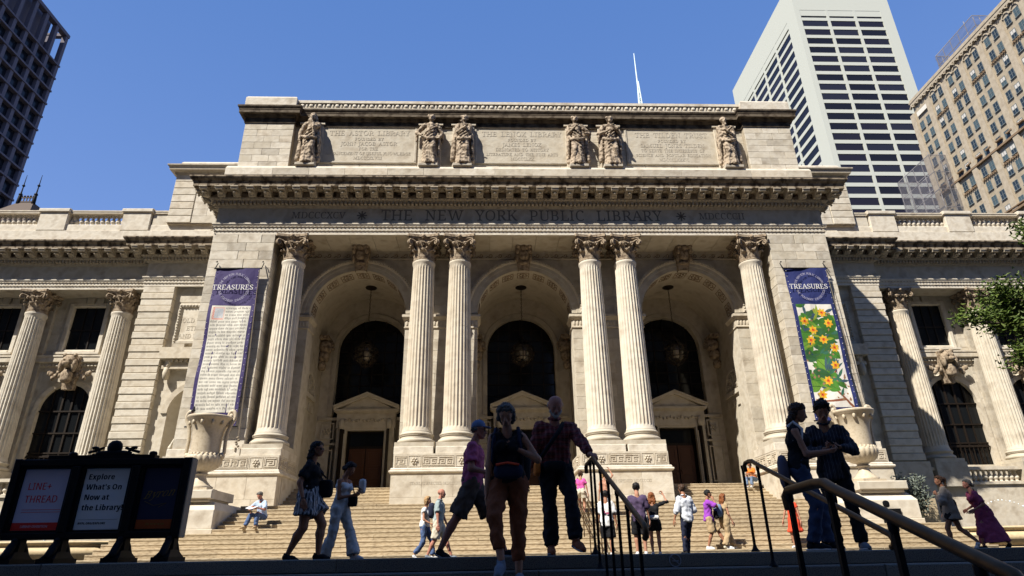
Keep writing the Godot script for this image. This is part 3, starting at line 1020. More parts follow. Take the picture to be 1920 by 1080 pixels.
	# bronze doors: transom and two leaves
	b = MB.new()
	b.box(cx - 1.05, FY, -35.5, cx + 1.05, 8.2, -35.3)
	var door := put("door", b.mesh(M.bronze), p)
	for s in [-1, 1]:
		b = MB.new()
		b.box(-0.43, 0.0, 0, 0.43, 2.55, 0.07)
		for q in [[0.12, 0.9], [1.0, 1.55], [1.65, 2.42]]:
			b.box(-0.33, q[0], 0.07, 0.33, q[0] + 0.05, 0.1); b.box(-0.33, q[1] - 0.05, 0.07, 0.33, q[1], 0.1)
			b.box(-0.33, q[0] + 0.05, 0.07, -0.28, q[1] - 0.05, 0.1); b.box(0.28, q[0] + 0.05, 0.07, 0.33, q[1] - 0.05, 0.1)
		b.ball(Vector3(-s * 0.36, 1.2, 0.12), 0.04, 6)
		put("door_leaf", b.mesh(mat("door_wood", lin(0.075, 0.03, 0.014), 0.5)), door, null, Transform3D(Basis(), Vector3(cx + s * 0.46, FY, -35.28)))
		b = MB.new()
		b.box(-0.06, 0, 0, 0.06, 3.5, 0.85)
		put("open_leaf", b.mesh(M.bronze), door, null, Transform3D(Basis(Vector3.UP, s * 0.35), Vector3(cx + s * 0.98, FY, -35.28)))
	b = MB.new()
	b.box(cx - 0.92, 7.42, -35.3, cx + 0.92, 8.1, -35.26)
	put("transom_window", b.mesh(M.dark_glass), door)

# ---------------------------------------------------------------- library: attic
func build_attic(lib: Node) -> void:
	var a := node("attic", lib)
	var b := MB.new()
	b.box(-15.1, 19.6, -36, -12.55, 24.6, -28.66); b.box(12.55, 19.6, -36, 15.1, 24.6, -28.66)
	b.box(-12.55, 19.6, -36, 12.55, 25.0, -29.01)
	put("core", b.mesh(M.joint), a)
	# base course
	var path := [Vector2(-15.62, -36), Vector2(-15.62, -28.25), Vector2(15.62, -28.25), Vector2(15.62, -36)]
	b = MB.new()
	b.sweep(path, [Vector2(0, 19.6), Vector2(0.0, 20.25)])
	b.sweep(path, [Vector2(0, 20.26), Vector2(0.0, 20.72), Vector2(-0.06, 20.86), Vector2(-0.34, 20.93), Vector2(-1.3, 20.94)])
	put("base_course", b.mesh(M.stone_a), a)
	b = MB.new()
	ashlar(a, null, "base_block", -15.62, 15.62, 20.28, 20.72, -28.235, 0.44, 1.9)
	for s in [-1, 1]:
		var xa: float = minf(s * 12.55, s * 15.2)
		var xb: float = maxf(s * 12.55, s * 15.2)
		ashlar(a, null, "stone_block", xa, xb, 20.93, 23.85, -28.6, 0.42, 0.95)
		var sd := MB.new()
		ashlar(a, sd, "", 0, 0.4, 20.93, 23.85, 0, 0.42, 0.8, -s * PI / 2, Vector3(s * 12.57, 0, -29.0 if s > 0 else -28.6))
		ashlar(a, sd, "", 0, 7.4, 20.93, 23.85, 0, 0.42, 1.2, s * PI / 2, Vector3(s * 15.2, 0, -36 if s < 0 else -28.6))
		stuff(put("side_blocks", sd.mesh(M.stone), a))
		# coping block on top
		b = MB.new()
		var bx0: float = minf(s * 12.5, s * 15.3); var bx1: float = maxf(s * 12.5, s * 15.3)
		b.sweep([Vector2(bx0, -33), Vector2(bx0, -28.35), Vector2(bx1, -28.35), Vector2(bx1, -33)], [Vector2(0, 24.75), Vector2(0, 25.42), Vector2(-0.06, 25.52), Vector2(-1.0, 25.56)])
		put("coping_block", b.mesh(M.stone_a), a)
	# recessed wall with three inscription panels
	b = MB.new()
	ashlar(a, b, "", -12.55, 12.55, 20.93, 24.0, -28.95, 0.51, 1.6)
	stuff(put("wall_blocks", b.mesh(M.stone), a))
	var words := [["THE  ASTOR  LIBRARY", "FOUNDED  BY", "JOHN  JACOB  ASTOR", "FOR  THE", "ADVANCEMENT OF USEFUL KNOWLEDGE", "MDCCCXLVIII"],
		["THE  LENOX  LIBRARY", "FOUNDED  BY", "JAMES  LENOX", "DEDICATED  TO  HISTORY", "LITERATURE  AND  THE  FINE  ARTS", "MDCCCLXX"],
		["THE  TILDEN  TRUST", "FOUNDED  BY", "SAMUEL  JONES  TILDEN", "TO  SERVE  THE  INTERESTS  OF", "SCIENCE  AND  POPULAR  EDUCATION", "MDCCCLXXXVI"]]
	for i in 3:
		var cx: float = AX[i] * 0.985
		var p := node("inscription_panel", a)
		b = MB.new()
		b.box(cx - 2.5, 21.6, -28.95, cx + 2.5, 23.8, -28.91)
		put("tablet", b.mesh(M.stone_b), p)
		b = MB.new()
		for q in [[-2.65, 21.47, 2.65, 21.6], [-2.65, 23.8, 2.65, 23.93], [-2.65, 21.6, -2.5, 23.8], [2.5, 21.6, 2.65, 23.8]]:
			b.cham(cx + q[0], q[1], -28.95, cx + q[2], q[3], -28.87, 0.03)
		put("frame", b.mesh(M.stone_d), p)
		var ys := [23.30, 22.97, 22.64, 22.33, 22.02, 21.73]
		var hs := [0.30, 0.17, 0.22, 0.17, 0.165, 0.17]
		for k in 6:
			put("lettering", txt(words[i][k], hs[k], 0.012), p, M.incised_pale, Transform3D(Basis(), Vector3(cx, ys[k] + hs[k] * 0.5, -28.904)))
	# pilaster strips behind the figures
	for x in [-11.6, -5.07, -3.25, 3.05, 4.88, 11.5]:
		b = MB.new()
		b.cham(x - 0.6, 20.93, -28.95, x + 0.6, 23.95, -28.83, 0.02)
		b.box(x - 0.68, 23.95, -28.95, x + 0.68, 24.06, -28.76)
		put("pilaster_strip", b.mesh(M.stone_c), a)
	# cornice that breaks forward over the piers
	var cp := [Vector2(-15.2, -36), Vector2(-15.2, -28.6), Vector2(-12.55, -28.6), Vector2(-12.55, -28.9), Vector2(12.55, -28.9), Vector2(12.55, -28.6), Vector2(15.2, -28.6), Vector2(15.2, -36)]
	b = MB.new()
	var pf := [Vector2(0, 23.83), Vector2(0.05, 23.85), Vector2(0.06, 23.95), Vector2(0.03, 23.97), Vector2(0.03, 24.18), Vector2(0.10, 24.22), Vector2(0.15, 24.32), Vector2(0.16, 24.34), Vector2(0.32, 24.35), Vector2(0.32, 24.54), Vector2(0.34, 24.55)]
	for k in 6:
		var t := k / 5.0
		pf.append(Vector2(0.34 + 0.07 * (t - 0.15 * sin(TAU * t)), 24.56 + 0.19 * t))
	pf += [Vector2(0.41, 24.8), Vector2(0.0, 24.83)]
	b.sweep(cp, pf)
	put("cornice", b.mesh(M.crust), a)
	# running ornament along the top between the piers
	b = MB.new()
	b.box(-12.5, 24.7, -29.6, 12.5, 24.93, -28.60)
	b.box(-12.5, 24.93, -29.6, 12.5, 25.25, -28.66)
	b.box(-12.5, 25.25, -29.6, 12.5, 25.42, -28.56)
	put("parapet", b.mesh(M.stone_a), a)
	b = MB.new()
	for k in 52:
		var x := -12.25 + 24.5 * k / 51.0
		b.pillow(Vector3(x, 25.08, -28.63), Vector3(0.24, 0.24, 0.14), 0.85, 8)
		b.pillow(Vector3(x + 0.24, 25.09, -28.64), Vector3(0.14, 0.30, 0.09), 0.9, 6)
	stuff(put("parapet_scroll", b.mesh(M.stone_a), a))
	# the great frieze inscription below
	for q in [["MDCCCXCV", 0.36, -10.55], ["THE   NEW   YORK   PUBLIC   LIBRARY", 0.58, -0.1], ["MDCCCCII", 0.36, 10.35]]:
		put("frieze_lettering", txt(q[0], q[1], 0.012), lib, M.incised, Transform3D(Basis(), Vector3(q[2], 17.93, -28.395)))
	for x in [-8.35, 8.2]:
		b = MB.new()
		for k in 4:
			b.tf = Transform3D(Basis(Vector3.BACK, PI / 4 * k), Vector3(x, 17.93, -28.4))
			b.box(-0.26, -0.035, 0, 0.26, 0.035, 0.012)
		put("frieze_star", b.mesh(M.incised), lib)

# ---------------------------------------------------------------- library: wings
func wing_bay(w: Node, cx: float) -> void:
	var g := node("bay", w)
	var b := MB.new()
	# arched lower window wall, oblong upper window
	arch_face(b, cx, 1.58, 9.92, cx - 2.525, cx + 2.525, 5.9, 12.35, -36.8, -37.25)
	for q in [[cx - 2.525, 12.35, cx + 2.525, 13.3], [cx - 2.525, 13.3, cx - 1.1, 16.3], [cx + 1.1, 13.3, cx + 2.525, 16.3], [cx - 2.525, 16.3, cx + 2.525, 16.95]]:
		b.quad(Vector3(q[0], q[1], -36.8), Vector3(q[2], q[1], -36.8), Vector3(q[2], q[3], -36.8), Vector3(q[0], q[3], -36.8))
	put("wall", b.mesh(M.stone_b), g)
	b = MB.new()
	ashlar(g, b, "", cx - 2.5, cx - 1.75, 5.95, 12.2, -36.785, 0.52, 0.9)
	ashlar(g, b, "", cx + 1.75, cx + 2.5, 5.95, 12.2, -36.785, 0.52, 0.9)
	ashlar(g, b, "", cx - 2.5, cx - 1.45, 13.4, 16.6, -36.785, 0.53, 1.2)
	ashlar(g, b, "", cx + 1.45, cx + 2.5, 13.4, 16.6, -36.785, 0.53, 1.2)
	stuff(put("wall_blocks", b.mesh(M.stone), g))
	# window surrounds
	b = MB.new()
	arch_ring(b, cx, 9.92, [Vector2(1.46, -37.0), Vector2(1.46, -36.76), Vector2(1.62, -36.72), Vector2(1.72, -36.72), Vector2(1.78, -36.8)])
	for s in [-1, 1]:
		b.box(cx + (1.46 if s > 0 else -1.74), 6.2, -37.0, cx + (1.74 if s > 0 else -1.46), 9.92, -36.72)
	b.box(cx - 1.8, 5.95, -37.0, cx + 1.8, 6.2, -36.5)
	put("arch_surround", b.mesh(M.stone_c), g)
	b = MB.new()
	for q in [[-1.24, 13.3, -0.95, 16.5], [0.95, 13.3, 1.24, 16.5], [-0.95, 16.24, 0.95, 16.5], [-0.95, 13.3, 0.95, 13.5]]:
		b.cham(cx + q[0], q[1], -37.1, cx + q[2], q[3], -36.70, 0.05)
	b.box(cx - 1.3, 13.18, -36.8, cx + 1.3, 13.3, -36.5)
	put("window_frame", b.mesh(M.stone_a), g)
	b = MB.new()
	b.sweep([Vector2(cx - 2.5, -36.79), Vector2(cx + 2.5, -36.79)], [Vector2(0, 12.2), Vector2(0.05, 12.22), Vector2(0.05, 12.42), Vector2(0.1, 12.45), Vector2(0.12, 12.6), Vector2(0.28, 12.68), Vector2(0.3, 12.7), Vector2(0.3, 12.95), Vector2(0.34, 13.0), Vector2(0.34, 13.1), Vector2(0, 13.14)])
	put("string_course", b.mesh(M.stone_c), g)
	b = MB.new()
	for k in 24:
		b.box(cx - 2.4 + k * 0.2, 12.46, -36.72, cx - 2.28 + k * 0.2, 12.6, -36.6)
	b.box(cx - 0.75, 16.45, -36.8, cx - 0.3, 16.8, -36.7); b.box(cx + 0.3, 16.45, -36.8, cx + 0.75, 16.8, -36.7); b.box(cx - 0.22, 16.4, -36.8, cx + 0.22, 16.82, -36.62)
	stuff(put("dentils", b.mesh(M.stone_b), g))
	# lion-mask keystone
	b = MB.new()
	b.tf = Transform3D(Basis(), Vector3(cx, 0, 0))
	b.hexa([Vector3(-0.32, 11.05, -36.85), Vector3(0.32, 11.05, -36.85), Vector3(0.5, 13.0, -36.85), Vector3(-0.5, 13.0, -36.85), Vector3(-0.3, 11.05, -36.55), Vector3(0.3, 11.05, -36.55), Vector3(0.45, 13.0, -36.35), Vector3(-0.45, 13.0, -36.35)])
	b.pillow(Vector3(0, 12.62, -36.2), Vector3(0.78, 0.8, 0.6), 0.85, 12)
	b.pillow(Vector3(0, 12.42, -35.88), Vector3(0.36, 0.3, 0.3), 0.8, 8)
	for s in [-1, 1]:
		b.ball(Vector3(s * 0.3, 12.98, -36.15), 0.14, 6)
		b.pillow(Vector3(s * 0.36, 12.35, -36.15), Vector3(0.3, 0.8, 0.4), 0.9, 8)
		b.ball(Vector3(s * 0.15, 12.66, -35.92), 0.07, 6)
		for k in 6:
			b.pillow(Vector3(s * (0.5 + 0.13 * k), 11.85 + 0.16 * sin(k * 1.7), -36.45), Vector3(0.26, 0.34, 0.25), 0.9, 6)
	b.pillow(Vector3(0, 11.75, -36.25), Vector3(0.62, 0.85, 0.45), 0.7, 10)
	put("lion_keystone", b.mesh(M.carved), g)
	# glazing
	b = MB.new()
	arch_pane(b, cx, 1.55, 9.92, 6.1, -37.0)
	var win := put("arched_window", b.mesh(M.dark_glass), g)
	b = MB.new()
	for k in 4:
		var x := cx - 0.84 + 0.56 * k
		var t := 0.05 if k == 1 or k == 2 else 0.025
		b.box(x - t, 6.1, -36.99, x + t, 9.92 + sqrt(1.48 * 1.48 - pow(x - cx, 2)), -36.92)
	for y in [7.35, 7.5, 8.6, 9.85]:
		b.box(cx - 1.46, y - 0.04, -36.985, cx + 1.46, y + 0.04, -36.9)
	for k in 10:
		var x := cx - 1.2 + 0.267 * k
		b.box(x - 0.02, 6.1, -36.86, x + 0.02, 7.3, -36.82)
	b.box(cx - 1.44, 7.25, -36.88, cx + 1.44, 7.32, -36.81)
	put("glazing_bar", b.mesh(M.bronze), win)
	b = MB.new()
	b.quad(Vector3(cx - 0.98, 13.45, -36.95), Vector3(cx + 0.98, 13.45, -36.95), Vector3(cx + 0.98, 16.3, -36.95), Vector3(cx - 0.98, 16.3, -36.95))
	win = put("upper_window", b.mesh(M.dark_glass), g)
	b = MB.new()
	for x in [-0.28, 0.28]:
		b.box(cx + x - 0.03, 13.5, -36.94, cx + x + 0.03, 16.24, -36.9)
	b.box(cx - 0.95, 14.75, -36.94, cx + 0.95, 14.82, -36.88)
	put("glazing_bar", b.mesh(M.bronze), win)

func baluster_mesh(h: float) -> ArrayMesh:
	var key := "balu%f" % h
	if not cache.has(key):
		var b := MB.new()
		b.box(-0.11, 0, -0.11, 0.11, 0.08 * h, 0.11); b.box(-0.11, 0.92 * h, -0.11, 0.11, h, 0.11)
		var p := []
		for q in [[0.10, 0.08], [0.07, 0.13], [0.09, 0.2], [0.145, 0.33], [0.15, 0.4], [0.12, 0.52], [0.075, 0.68], [0.06, 0.78], [0.09, 0.82], [0.06, 0.86], [0.10, 0.92]]:
			p.append(Vector2(q[0], q[1] * h))
		b.lathe(p, 12)
		cache[key] = b.mesh(M.stone_a)
	return cache[key]

func wing(lib: Node, s: int) -> void:
	var w := node("wing", lib)
	var b := MB.new()
	# lower wall, bodies
	b.box(minf(s * 15.3, s * 44), 0.0, -48, maxf(s * 15.3, s * 44), 5.95, -36.4)
	put("basement", b.mesh(M.stone_d), w)
	b = MB.new()
	b.box(minf(s * 22, s * 44), 5.9, -48, maxf(s * 22, s * 44), 19.5, -37.3)
	put("core", b.mesh(M.stone_d), w)
	for x in [26.27, 31.32, 36.37]:
		wing_bay(w, s * x)
	for x in [23.8, 28.8, 33.85, 38.9]:
		add_column(w, s * x, -36.0)
		b = MB.new()
		b.box(s * x - 0.9, 4.9, -36.8, s * x + 0.9, 6.2, -35.1)
		b.box(s * x - 0.6, 6.2, -36.8, s * x + 0.6, 16.85, -36.55)
		put("column_pedestal", b.mesh(M.stone_d), w)
	# ceiling strip behind the architrave
	b = MB.new()
	b.box(minf(s * 22, s * 44), 16.83, -37.3, maxf(s * 22, s * 44), 17.2, -35.5)
	put("soffit", b.mesh(M.stone_d), w)
	# projecting end bay: rusticated pier and niche wall
	var r := node("rusticated_pier", w)
	b = MB.new()
	b.box(minf(s * 20.5, s * 22.25), 1.7, -37, maxf(s * 20.5, s * 22.25), 17, -34.97)
	put("core", b.mesh(M.joint), r)
	for k in 26:
		var y := 6.25 + 0.4065 * k
		b = MB.new()
		var pr := 0.035 if k % 2 == 0 else 0.0
		var xa := -0.91 - pr; var xb := 0.91 + pr
		b.cham(xa, 0.012, -1.5, xb, 0.395, pr, 0.03)
		put("rusticated_block", b.mesh(M[["stone_a", "stone_c", "stone"][rng.randi() % 3]]), r, null, Transform3D(Basis(), Vector3(s * 21.36, y, -34.9)))
	b = MB.new()
	b.box(s * 21.36 - 1.05, 1.7, -36.9, s * 21.36 + 1.05, 6.2, -34.8)
	put("pier_base", b.mesh(M.stone_b), r)
	var nw := node("niche_wall", w)
	b = MB.new()
	var cx := s * 18.05
	arch_face(b, cx, 1.55, 9.3, minf(s * 15.5, s * 20.6), maxf(s * 15.5, s * 20.6), 1.7, 16.9, -35.2, -36.4)
	put("wall", b.mesh(M.stone), nw)
	b = MB.new()
	var rows := []
	for k in 13:
		var a := PI * k / 12
		var row := PackedVector3Array()
		for q in 13:
			var e := PI / 2 * q / 12.0
			row.append(Vector3(cx + 1.55 * cos(a), 9.3, -35.2 - 1.1 * sin(a)) if q < 0 else Vector3(cx + 1.55 * cos(a) * cos(e), 9.3 + 1.55 * sin(e), -35.2 - 1.1 * sin(a) * cos(e)))
		rows.append(row)
	b.surf(rows)
	rows = []
	for q in 2:
		var row := PackedVector3Array()
		for k in 13:
			var a := PI * k / 12
			row.append(Vector3(cx + 1.55 * cos(a), [4.5, 9.3][q], -35.2 - 1.1 * sin(a)))
		rows.append(row)
	b.surf(rows)
	put("niche", b.mesh(M.stone_b), nw)
	b = MB.new()
	arch_ring(b, cx, 9.3, [Vector2(1.55, -35.2), Vector2(1.55, -35.12), Vector2(1.85, -35.10), Vector2(1.9, -35.2)], 0, PI, 20)
	b.box(cx - 2.2, 11.75, -35.2, cx + 2.2, 11.95, -34.85); b.box(cx - 2.35, 12.3, -35.2, cx + 2.35, 12.95, -34.6); b.box(cx - 2.1, 11.95, -35.2, cx + 2.1, 12.3, -34.95)
	for k in 16:
		b.box(cx - 2.0 + k * 0.26, 12.13, -34.97, cx - 1.87 + k * 0.26, 12.29, -34.78)
	for t in [-1, 1]:
		b.pillow(Vector3(cx + t * 1.9, 11.5, -34.95), Vector3(0.35, 0.8, 0.5), 0.8, 8)
		b.pillow(Vector3(cx + t * 1.85, 12.1, -34.9), Vector3(0.3, 0.6, 0.3), 0.8, 8)
	put("niche_hood", b.mesh(M.stone_c), nw)
	b = MB.new()
	b.box(cx - 1.75, 13.5, -35.2, cx + 1.75, 15.5, -35.1)
	put("tablet", b.mesh(M.stone_a), nw)
	b = MB.new()
	for q in [[-2.0, 13.25, 2.0, 13.5], [-2.0, 15.5, 2.0, 15.75], [-2.0, 13.5, -1.75, 15.5], [1.75, 13.5, 2.0, 15.5]]:
		b.cham(cx + q[0], q[1], -35.2, cx + q[2], q[3], -35.02, 0.06)
	b.box(cx - 1.9, 13.0, -35.2, cx - 1.2, 13.25, -34.9); b.box(cx + 1.2, 13.0, -35.2, cx + 1.9, 13.25, -34.9)
	for k in 22:
		b.ball(Vector3(cx - 1.88 + 0.179 * k, 15.63, -35.02), 0.07, 6)
		if k < 13:
			b.ball(Vector3(cx - 1.88, 13.45 + 0.17 * k, -35.02), 0.07, 6)
			b.ball(Vector3(cx + 1.88, 13.45 + 0.17 * k, -35.02), 0.07, 6)
	put("tablet_frame", b.mesh(M.stone_d), nw)
	var lines := ["BEAUTY", "OLD YET EVER NEW", "ETERNAL VOICE", "AND INWARD WORD"] if s < 0 else ["BUT ABOVE ALL", "THINGS TRUTH", "BEARETH AWAY", "THE VICTORY"]
	for k in 4:
		put("lettering", txt(lines[k], 0.25, 0.012), nw, M.incised_pale, Transform3D(Basis(), Vector3(cx, 15.2 - 0.48 * k, -35.094)))
	b = MB.new()
	ashlar(nw, b, "", minf(s * 15.6, s * 20.45), maxf(s * 15.6, s * 20.45), 15.9, 16.82, -35.185, 0.46, 1.4)
	stuff(put("wall_blocks", b.mesh(M.stone), nw))
	# parapet with balusters
	var p := node("balustrade", w)
	var path := [Vector2(-44, -35.0), Vector2(-15.6, -35.0)] if s < 0 else [Vector2(15.6, -35.0), Vector2(44, -35.0)]
	b = MB.new()
	b.sweep(path, [Vector2(0.12, 19.6), Vector2(0.12, 20.55), Vector2(0.0, 20.62), Vector2(0.0, 21.0), Vector2(-0.03, 21.05), Vector2(-0.6, 21.06)])
	put("parapet_base", b.mesh(M.stone_a), p)
	b = MB.new()
	b.sweep(path, [Vector2(-0.06, 21.78), Vector2(0.05, 21.80), Vector2(0.05, 21.90), Vector2(0.08, 21.92), Vector2(0.08, 22.0), Vector2(-0.25, 22.05), Vector2(-0.6, 22.0), Vector2(-0.6, 21.8), Vector2(-0.06, 21.78)])
	put("rail", b.mesh(M.stone_c), p)
	for x in [23.7, 28.75, 33.8, 38.85]:
		b = MB.new()
		b.cham(s * x - 0.85, 20.6, -35.75, s * x + 0.85, 21.85, -34.9, 0.02)
		b.cham(s * x - 0.95, 21.85, -35.8, s * x + 0.95, 22.1, -34.8, 0.04)
		put("pedestal", b.mesh(M.stone_a), p)
		for k in 11:
			put("baluster", baluster_mesh(0.74), p, null, Transform3D(Basis(), Vector3(s * (x + 0.98 + 0.315 * k), 21.05, -35.3)))
	b = MB.new()
	b.box(minf(s * 15.6, s * 22.75), 21.05, -35.6, maxf(s * 15.6, s * 22.75), 21.8, -35.02)
	put("solid_parapet", b.mesh(M.stone), p)
	# raised corner block behind
	var k := node("corner_block", w)
	b = MB.new()
	b.box(minf(s * 14, s * 21.75), 21.0, -44, maxf(s * 14, s * 21.75), 25.0, -34.86)
	put("core", b.mesh(M.joint), k)
	for q in 7:
		b = MB.new()
		b.cham(-0.72, 0.012, -0.3, 0.72, 0.488, 0.0, 0.025)
		put("rusticated_block", b.mesh(M[["stone_a", "stone", "stone_c"][q % 3]]), k, null, Transform3D(Basis(), Vector3(s * 21.05, 21.06 + 0.5 * q, -34.76)))
	b = MB.new()
	ashlar(k, b, "", minf(s * 15.5, s * 20.3), maxf(s * 15.5, s * 20.3), 21.06, 24.55, -34.8, 0.5, 1.3)
	stuff(put("wall_blocks", b.mesh(M.stone_a), k))
	b = MB.new()
	var cpath := [Vector2(-21.8, -44), Vector2(-21.8, -34.78), Vector2(-14, -34.78)] if s < 0 else [Vector2(14, -34.78), Vector2(21.8, -34.78), Vector2(21.8, -44)]
	b.sweep(cpath, [Vector2(0, 24.5), Vector2(0.06, 24.54), Vector2(0.1, 24.68), Vector2(0.34, 24.75), Vector2(0.36, 24.9), Vector2(0.46, 25.02), Vector2(0.46, 25.1), Vector2(-0.2, 25.14)])
	put("cornice", b.mesh(M.cornice), k)
	b = MB.new()
	b.sweep(cpath, [Vector2(-0.1, 25.1), Vector2(-0.1, 25.55), Vector2(-0.18, 25.66), Vector2(-1.2, 25.7)])
	put("coping", b.mesh(M.stone_a), k)
	# lower balustrade in front of the basement
	p = node("terrace_balustrade", w)
	b = MB.new()
	b.box(minf(s * 22.6, s * 44), 1.7, -36.3, maxf(s * 22.6, s * 44), 5.0, -35.4)
	b.box(minf(s * 22.6, s * 44), 5.0, -36.3, maxf(s * 22.6, s * 44), 5.14, -35.3)
	b.box(minf(s * 22.6, s * 44), 5.78, -36.1, maxf(s * 22.6, s * 44), 5.95, -35.3)
	put("plinth", b.mesh(M.stone_c), p)
	for x in [26.3, 31.35]:
		for q in 10:
			put("baluster", baluster_mesh(0.64), p, null, Transform3D(Basis(), Vector3(s * x + (q - 4.5) * 0.3, 5.14, -35.6)))

func build_library() -> Node3D:
	var lib := thing("library", "pale stone library with a three-arched portico, columns, inscribed attic and balustraded wings", "building")
	build_portico(lib)
	entablature(lib, [Vector2(-15.65, -35.4), Vector2(-15.65, -28.4), Vector2(15.65, -28.4), Vector2(15.65, -35.4)])
	build_attic(lib)
	for s in [-1, 1]:
		wing(lib, s)
	entablature(lib, [Vector2(-44, -35.35), Vector2(-22.3, -35.35), Vector2(-22.3, -34.9), Vector2(-15.62, -34.9)])
	entablature(lib, [Vector2(15.62, -34.9), Vector2(22.3, -34.9), Vector2(22.3, -35.35), Vector2(44, -35.35)])
	return lib

# ---------------------------------------------------------------- city around
func build_city() -> void:
	# white office tower with dark window bands
	var t := thing("white_tower", "white office tower with long dark window bands, rising behind the right wing", "building", Vector3(98.4, 0, -150))
	mat("white_stone", lin(0.47, 0.475, 0.405), 0.7)
	mat("band_glass", lin(0.011, 0.0105, 0.015), 0.12)
	var b := MB.new()
	# shell: piers, mullions and spandrels stand proud of the glass
	var W := 32.4
	var D := 52.0
	var top := 177.0
	b.box(0.6, 0, -D, W - 0.6, top - 0.5, -0.6)
	put("core", b.mesh(M.white_stone), t)
	b = MB.new()
	b.box(0, 0, -1.2, 1.7, top, 0); b.box(W - 3.7, 0, -1.2, W, top, 0)
	b.box(1.7, 165.6, -1.2, W - 3.7, top, 0)
	b.box(0, 0, -5.5, 1.0, top, -1.2); b.box(0, 0, -D, 1.0, top, -D + 6.5); b.box(0, 165.6, -D + 6.5, 1.0, top, -5.5)
	b.box(1.0, top - 1.0, -D, W, top - 0.2, -1.2)
	put("shell", b.mesh(M.white_stone), t)
	for k in 2:
		b = MB.new()
		b.box(10.25 + 9.2 * k, 0, -0.6, 11.15 + 9.2 * k, 165.6, -0.02)
		put("mullion", b.mesh(M.white_stone), t)
	for k in 3:
		b = MB.new()
		b.box(0.02, 0, -16.0 - 10.0 * k, 0.6, 165.6, -15.1 - 10.0 * k)
		put("mullion", b.mesh(M.white_stone), t)
	var sp := MB.new()
	sp.box(1.7, 0, -0.22, W - 3.7, 1.26, -0.06)
	var spm := sp.mesh(M.white_stone)
	var sq := MB.new()
	sq.box(0.06, 0, -D + 6.5, 0.22, 1.26, -5.5)
	var sqm := sq.mesh(M.white_stone)
	var gw := MB.new()
	gw.quad(Vector3(-4.05, 0, 0), Vector3(4.05, 0, 0), Vector3(4.05, 2.46, 0), Vector3(-4.05, 2.46, 0))
	var gm := gw.mesh(M.band_glass)
	mat("band_glass_b", lin(0.02, 0.02, 0.03), 0.1)
	mat("band_glass_c", lin(0.016, 0.014, 0.022), 0.25)
	var tones := [M.band_glass, M.band_glass, M.band_glass_b, M.band_glass_c]
	for r in 24:
		var y := 161.1 - 3.72 * r
		put("spandrel", spm, t, null, Transform3D(Basis(), Vector3(0, y, 0)))
		put("spandrel", sqm, t, null, Transform3D(Basis(), Vector3(0, y, 0)))
		for k in 3:
			put("window", gm, t, tones[rng.randi() % 4], Transform3D(Basis().scaled(Vector3(1.02, 1, 1)), Vector3(5.95 + 9.2 * k, y - 2.46, -0.2)))
		for k in 4:
			put("window", gm, t, tones[rng.randi() % 4], Transform3D(Basis(Vector3.UP, -PI / 2).scaled(Vector3(1, 1, 1.13)), Vector3(0.2, y - 2.46, -10.3 - 10.0 * k)))
	for k in 3:
		put("window", gm, t, null, Transform3D(Basis().scaled(Vector3(1.02, 0.4, 1)), Vector3(5.95 + 9.2 * k, 162.4, -0.2)))
	put("spandrel", spm, t, null, Transform3D(Basis(), Vector3(0, 163.15, 0)).scaled_local(Vector3(1, 1.95, 1)))
	put("spandrel", sqm, t, null, Transform3D(Basis(), Vector3(0, 163.15, 0)).scaled_local(Vector3(1, 1.95, 1)))
	# brick and stone tower on the right, its long side running towards the viewer
	build_brick_block()
	build_dark_tower()
	# slate roof with iron cresting beyond the left wing
	t = thing("mansard_roof", "small dark mansard roof with iron cresting and two finials above the left parapet", "building", Vector3(-68.2, 0, -80))
	mat("slate", lin(0.09, 0.065, 0.05), 0.8)
	b = MB.new()
	b.box(-6, 0, -6, 6, 44.5, 3)
	put("wall", b.mesh(M.stone_d), t)
	b = MB.new()
	b.hexa([Vector3(-5, 44.5, -5), Vector3(3.4, 44.5, -5), Vector3(1.3, 49.6, -3), Vector3(-0.9, 49.6, -3), Vector3(-5, 44.5, 3), Vector3(3.4, 44.5, 3), Vector3(1.3, 49.6, 0), Vector3(-0.9, 49.6, 0)])
	put("roof", b.mesh(M.slate), t)
	b = MB.new()
	b.box(-0.9, 49.6, -0.12, 1.3, 49.8, 0.05); b.box(-0.9, 50.35, -0.12, 1.3, 50.5, 0.02)
	for k in 5:
		b.box(-0.7 + 0.42 * k, 49.8, -0.1, -0.58 + 0.42 * k, 50.4, 0.0)
		b.ball(Vector3(-0.64 + 0.42 * k, 50.65, -0.05), 0.16, 6)
	put("cresting", b.mesh(M.slate), t)
	for x in [-0.85, 1.3]:
		b = MB.new()
		b.tube([Vector3(x, 49.4, 0), Vector3(x, 50.6, 0), Vector3(x, 51.2, 0), Vector3(x, 54.2, 0)], [0.28, 0.22, 0.1, 0.03], 6)
		b.ball(Vector3(x, 50.9, 0), 0.26, 8); b.ball(Vector3(x, 52.4, 0), 0.2, 8)
		put("finial", b.mesh(M.iron), t)
	# needle of a far tower
	t = thing("spire", "thin pale lattice spire of a far tower above the attic", "spire", Vector3(74.3, 0, -250))
	b = MB.new()
	mat("spire_white", lin(0.62, 0.72, 0.72), 0.5)
	b.box(-6, 0, -6, 6, 190, 6)
	put("tower", b.mesh(M.white_stone), t)
	b = MB.new()
	for s in [-1, 1]:
		for z in [-1, 1]:
			b.tube([Vector3(s * 1.3, 190, z * 1.3), Vector3(s * 0.25 - 0.2, 224, z * 0.2)], 0.28, 5)
	for k in 9:
		var y := 191.0 + 3.5 * k
		var r := 1.3 - 0.033 * 3.5 * k
		for s in [-1, 1]:
			b.tube([Vector3(-r * s, y, 1.2 - 0.1 * k), Vector3(r * s, y + 3.5, 1.1 - 0.1 * k)], 0.16, 4)
		b.box(-r, y, -r, r, y + 0.3, r)
	put("lattice", b.mesh(M.spire_white), t)
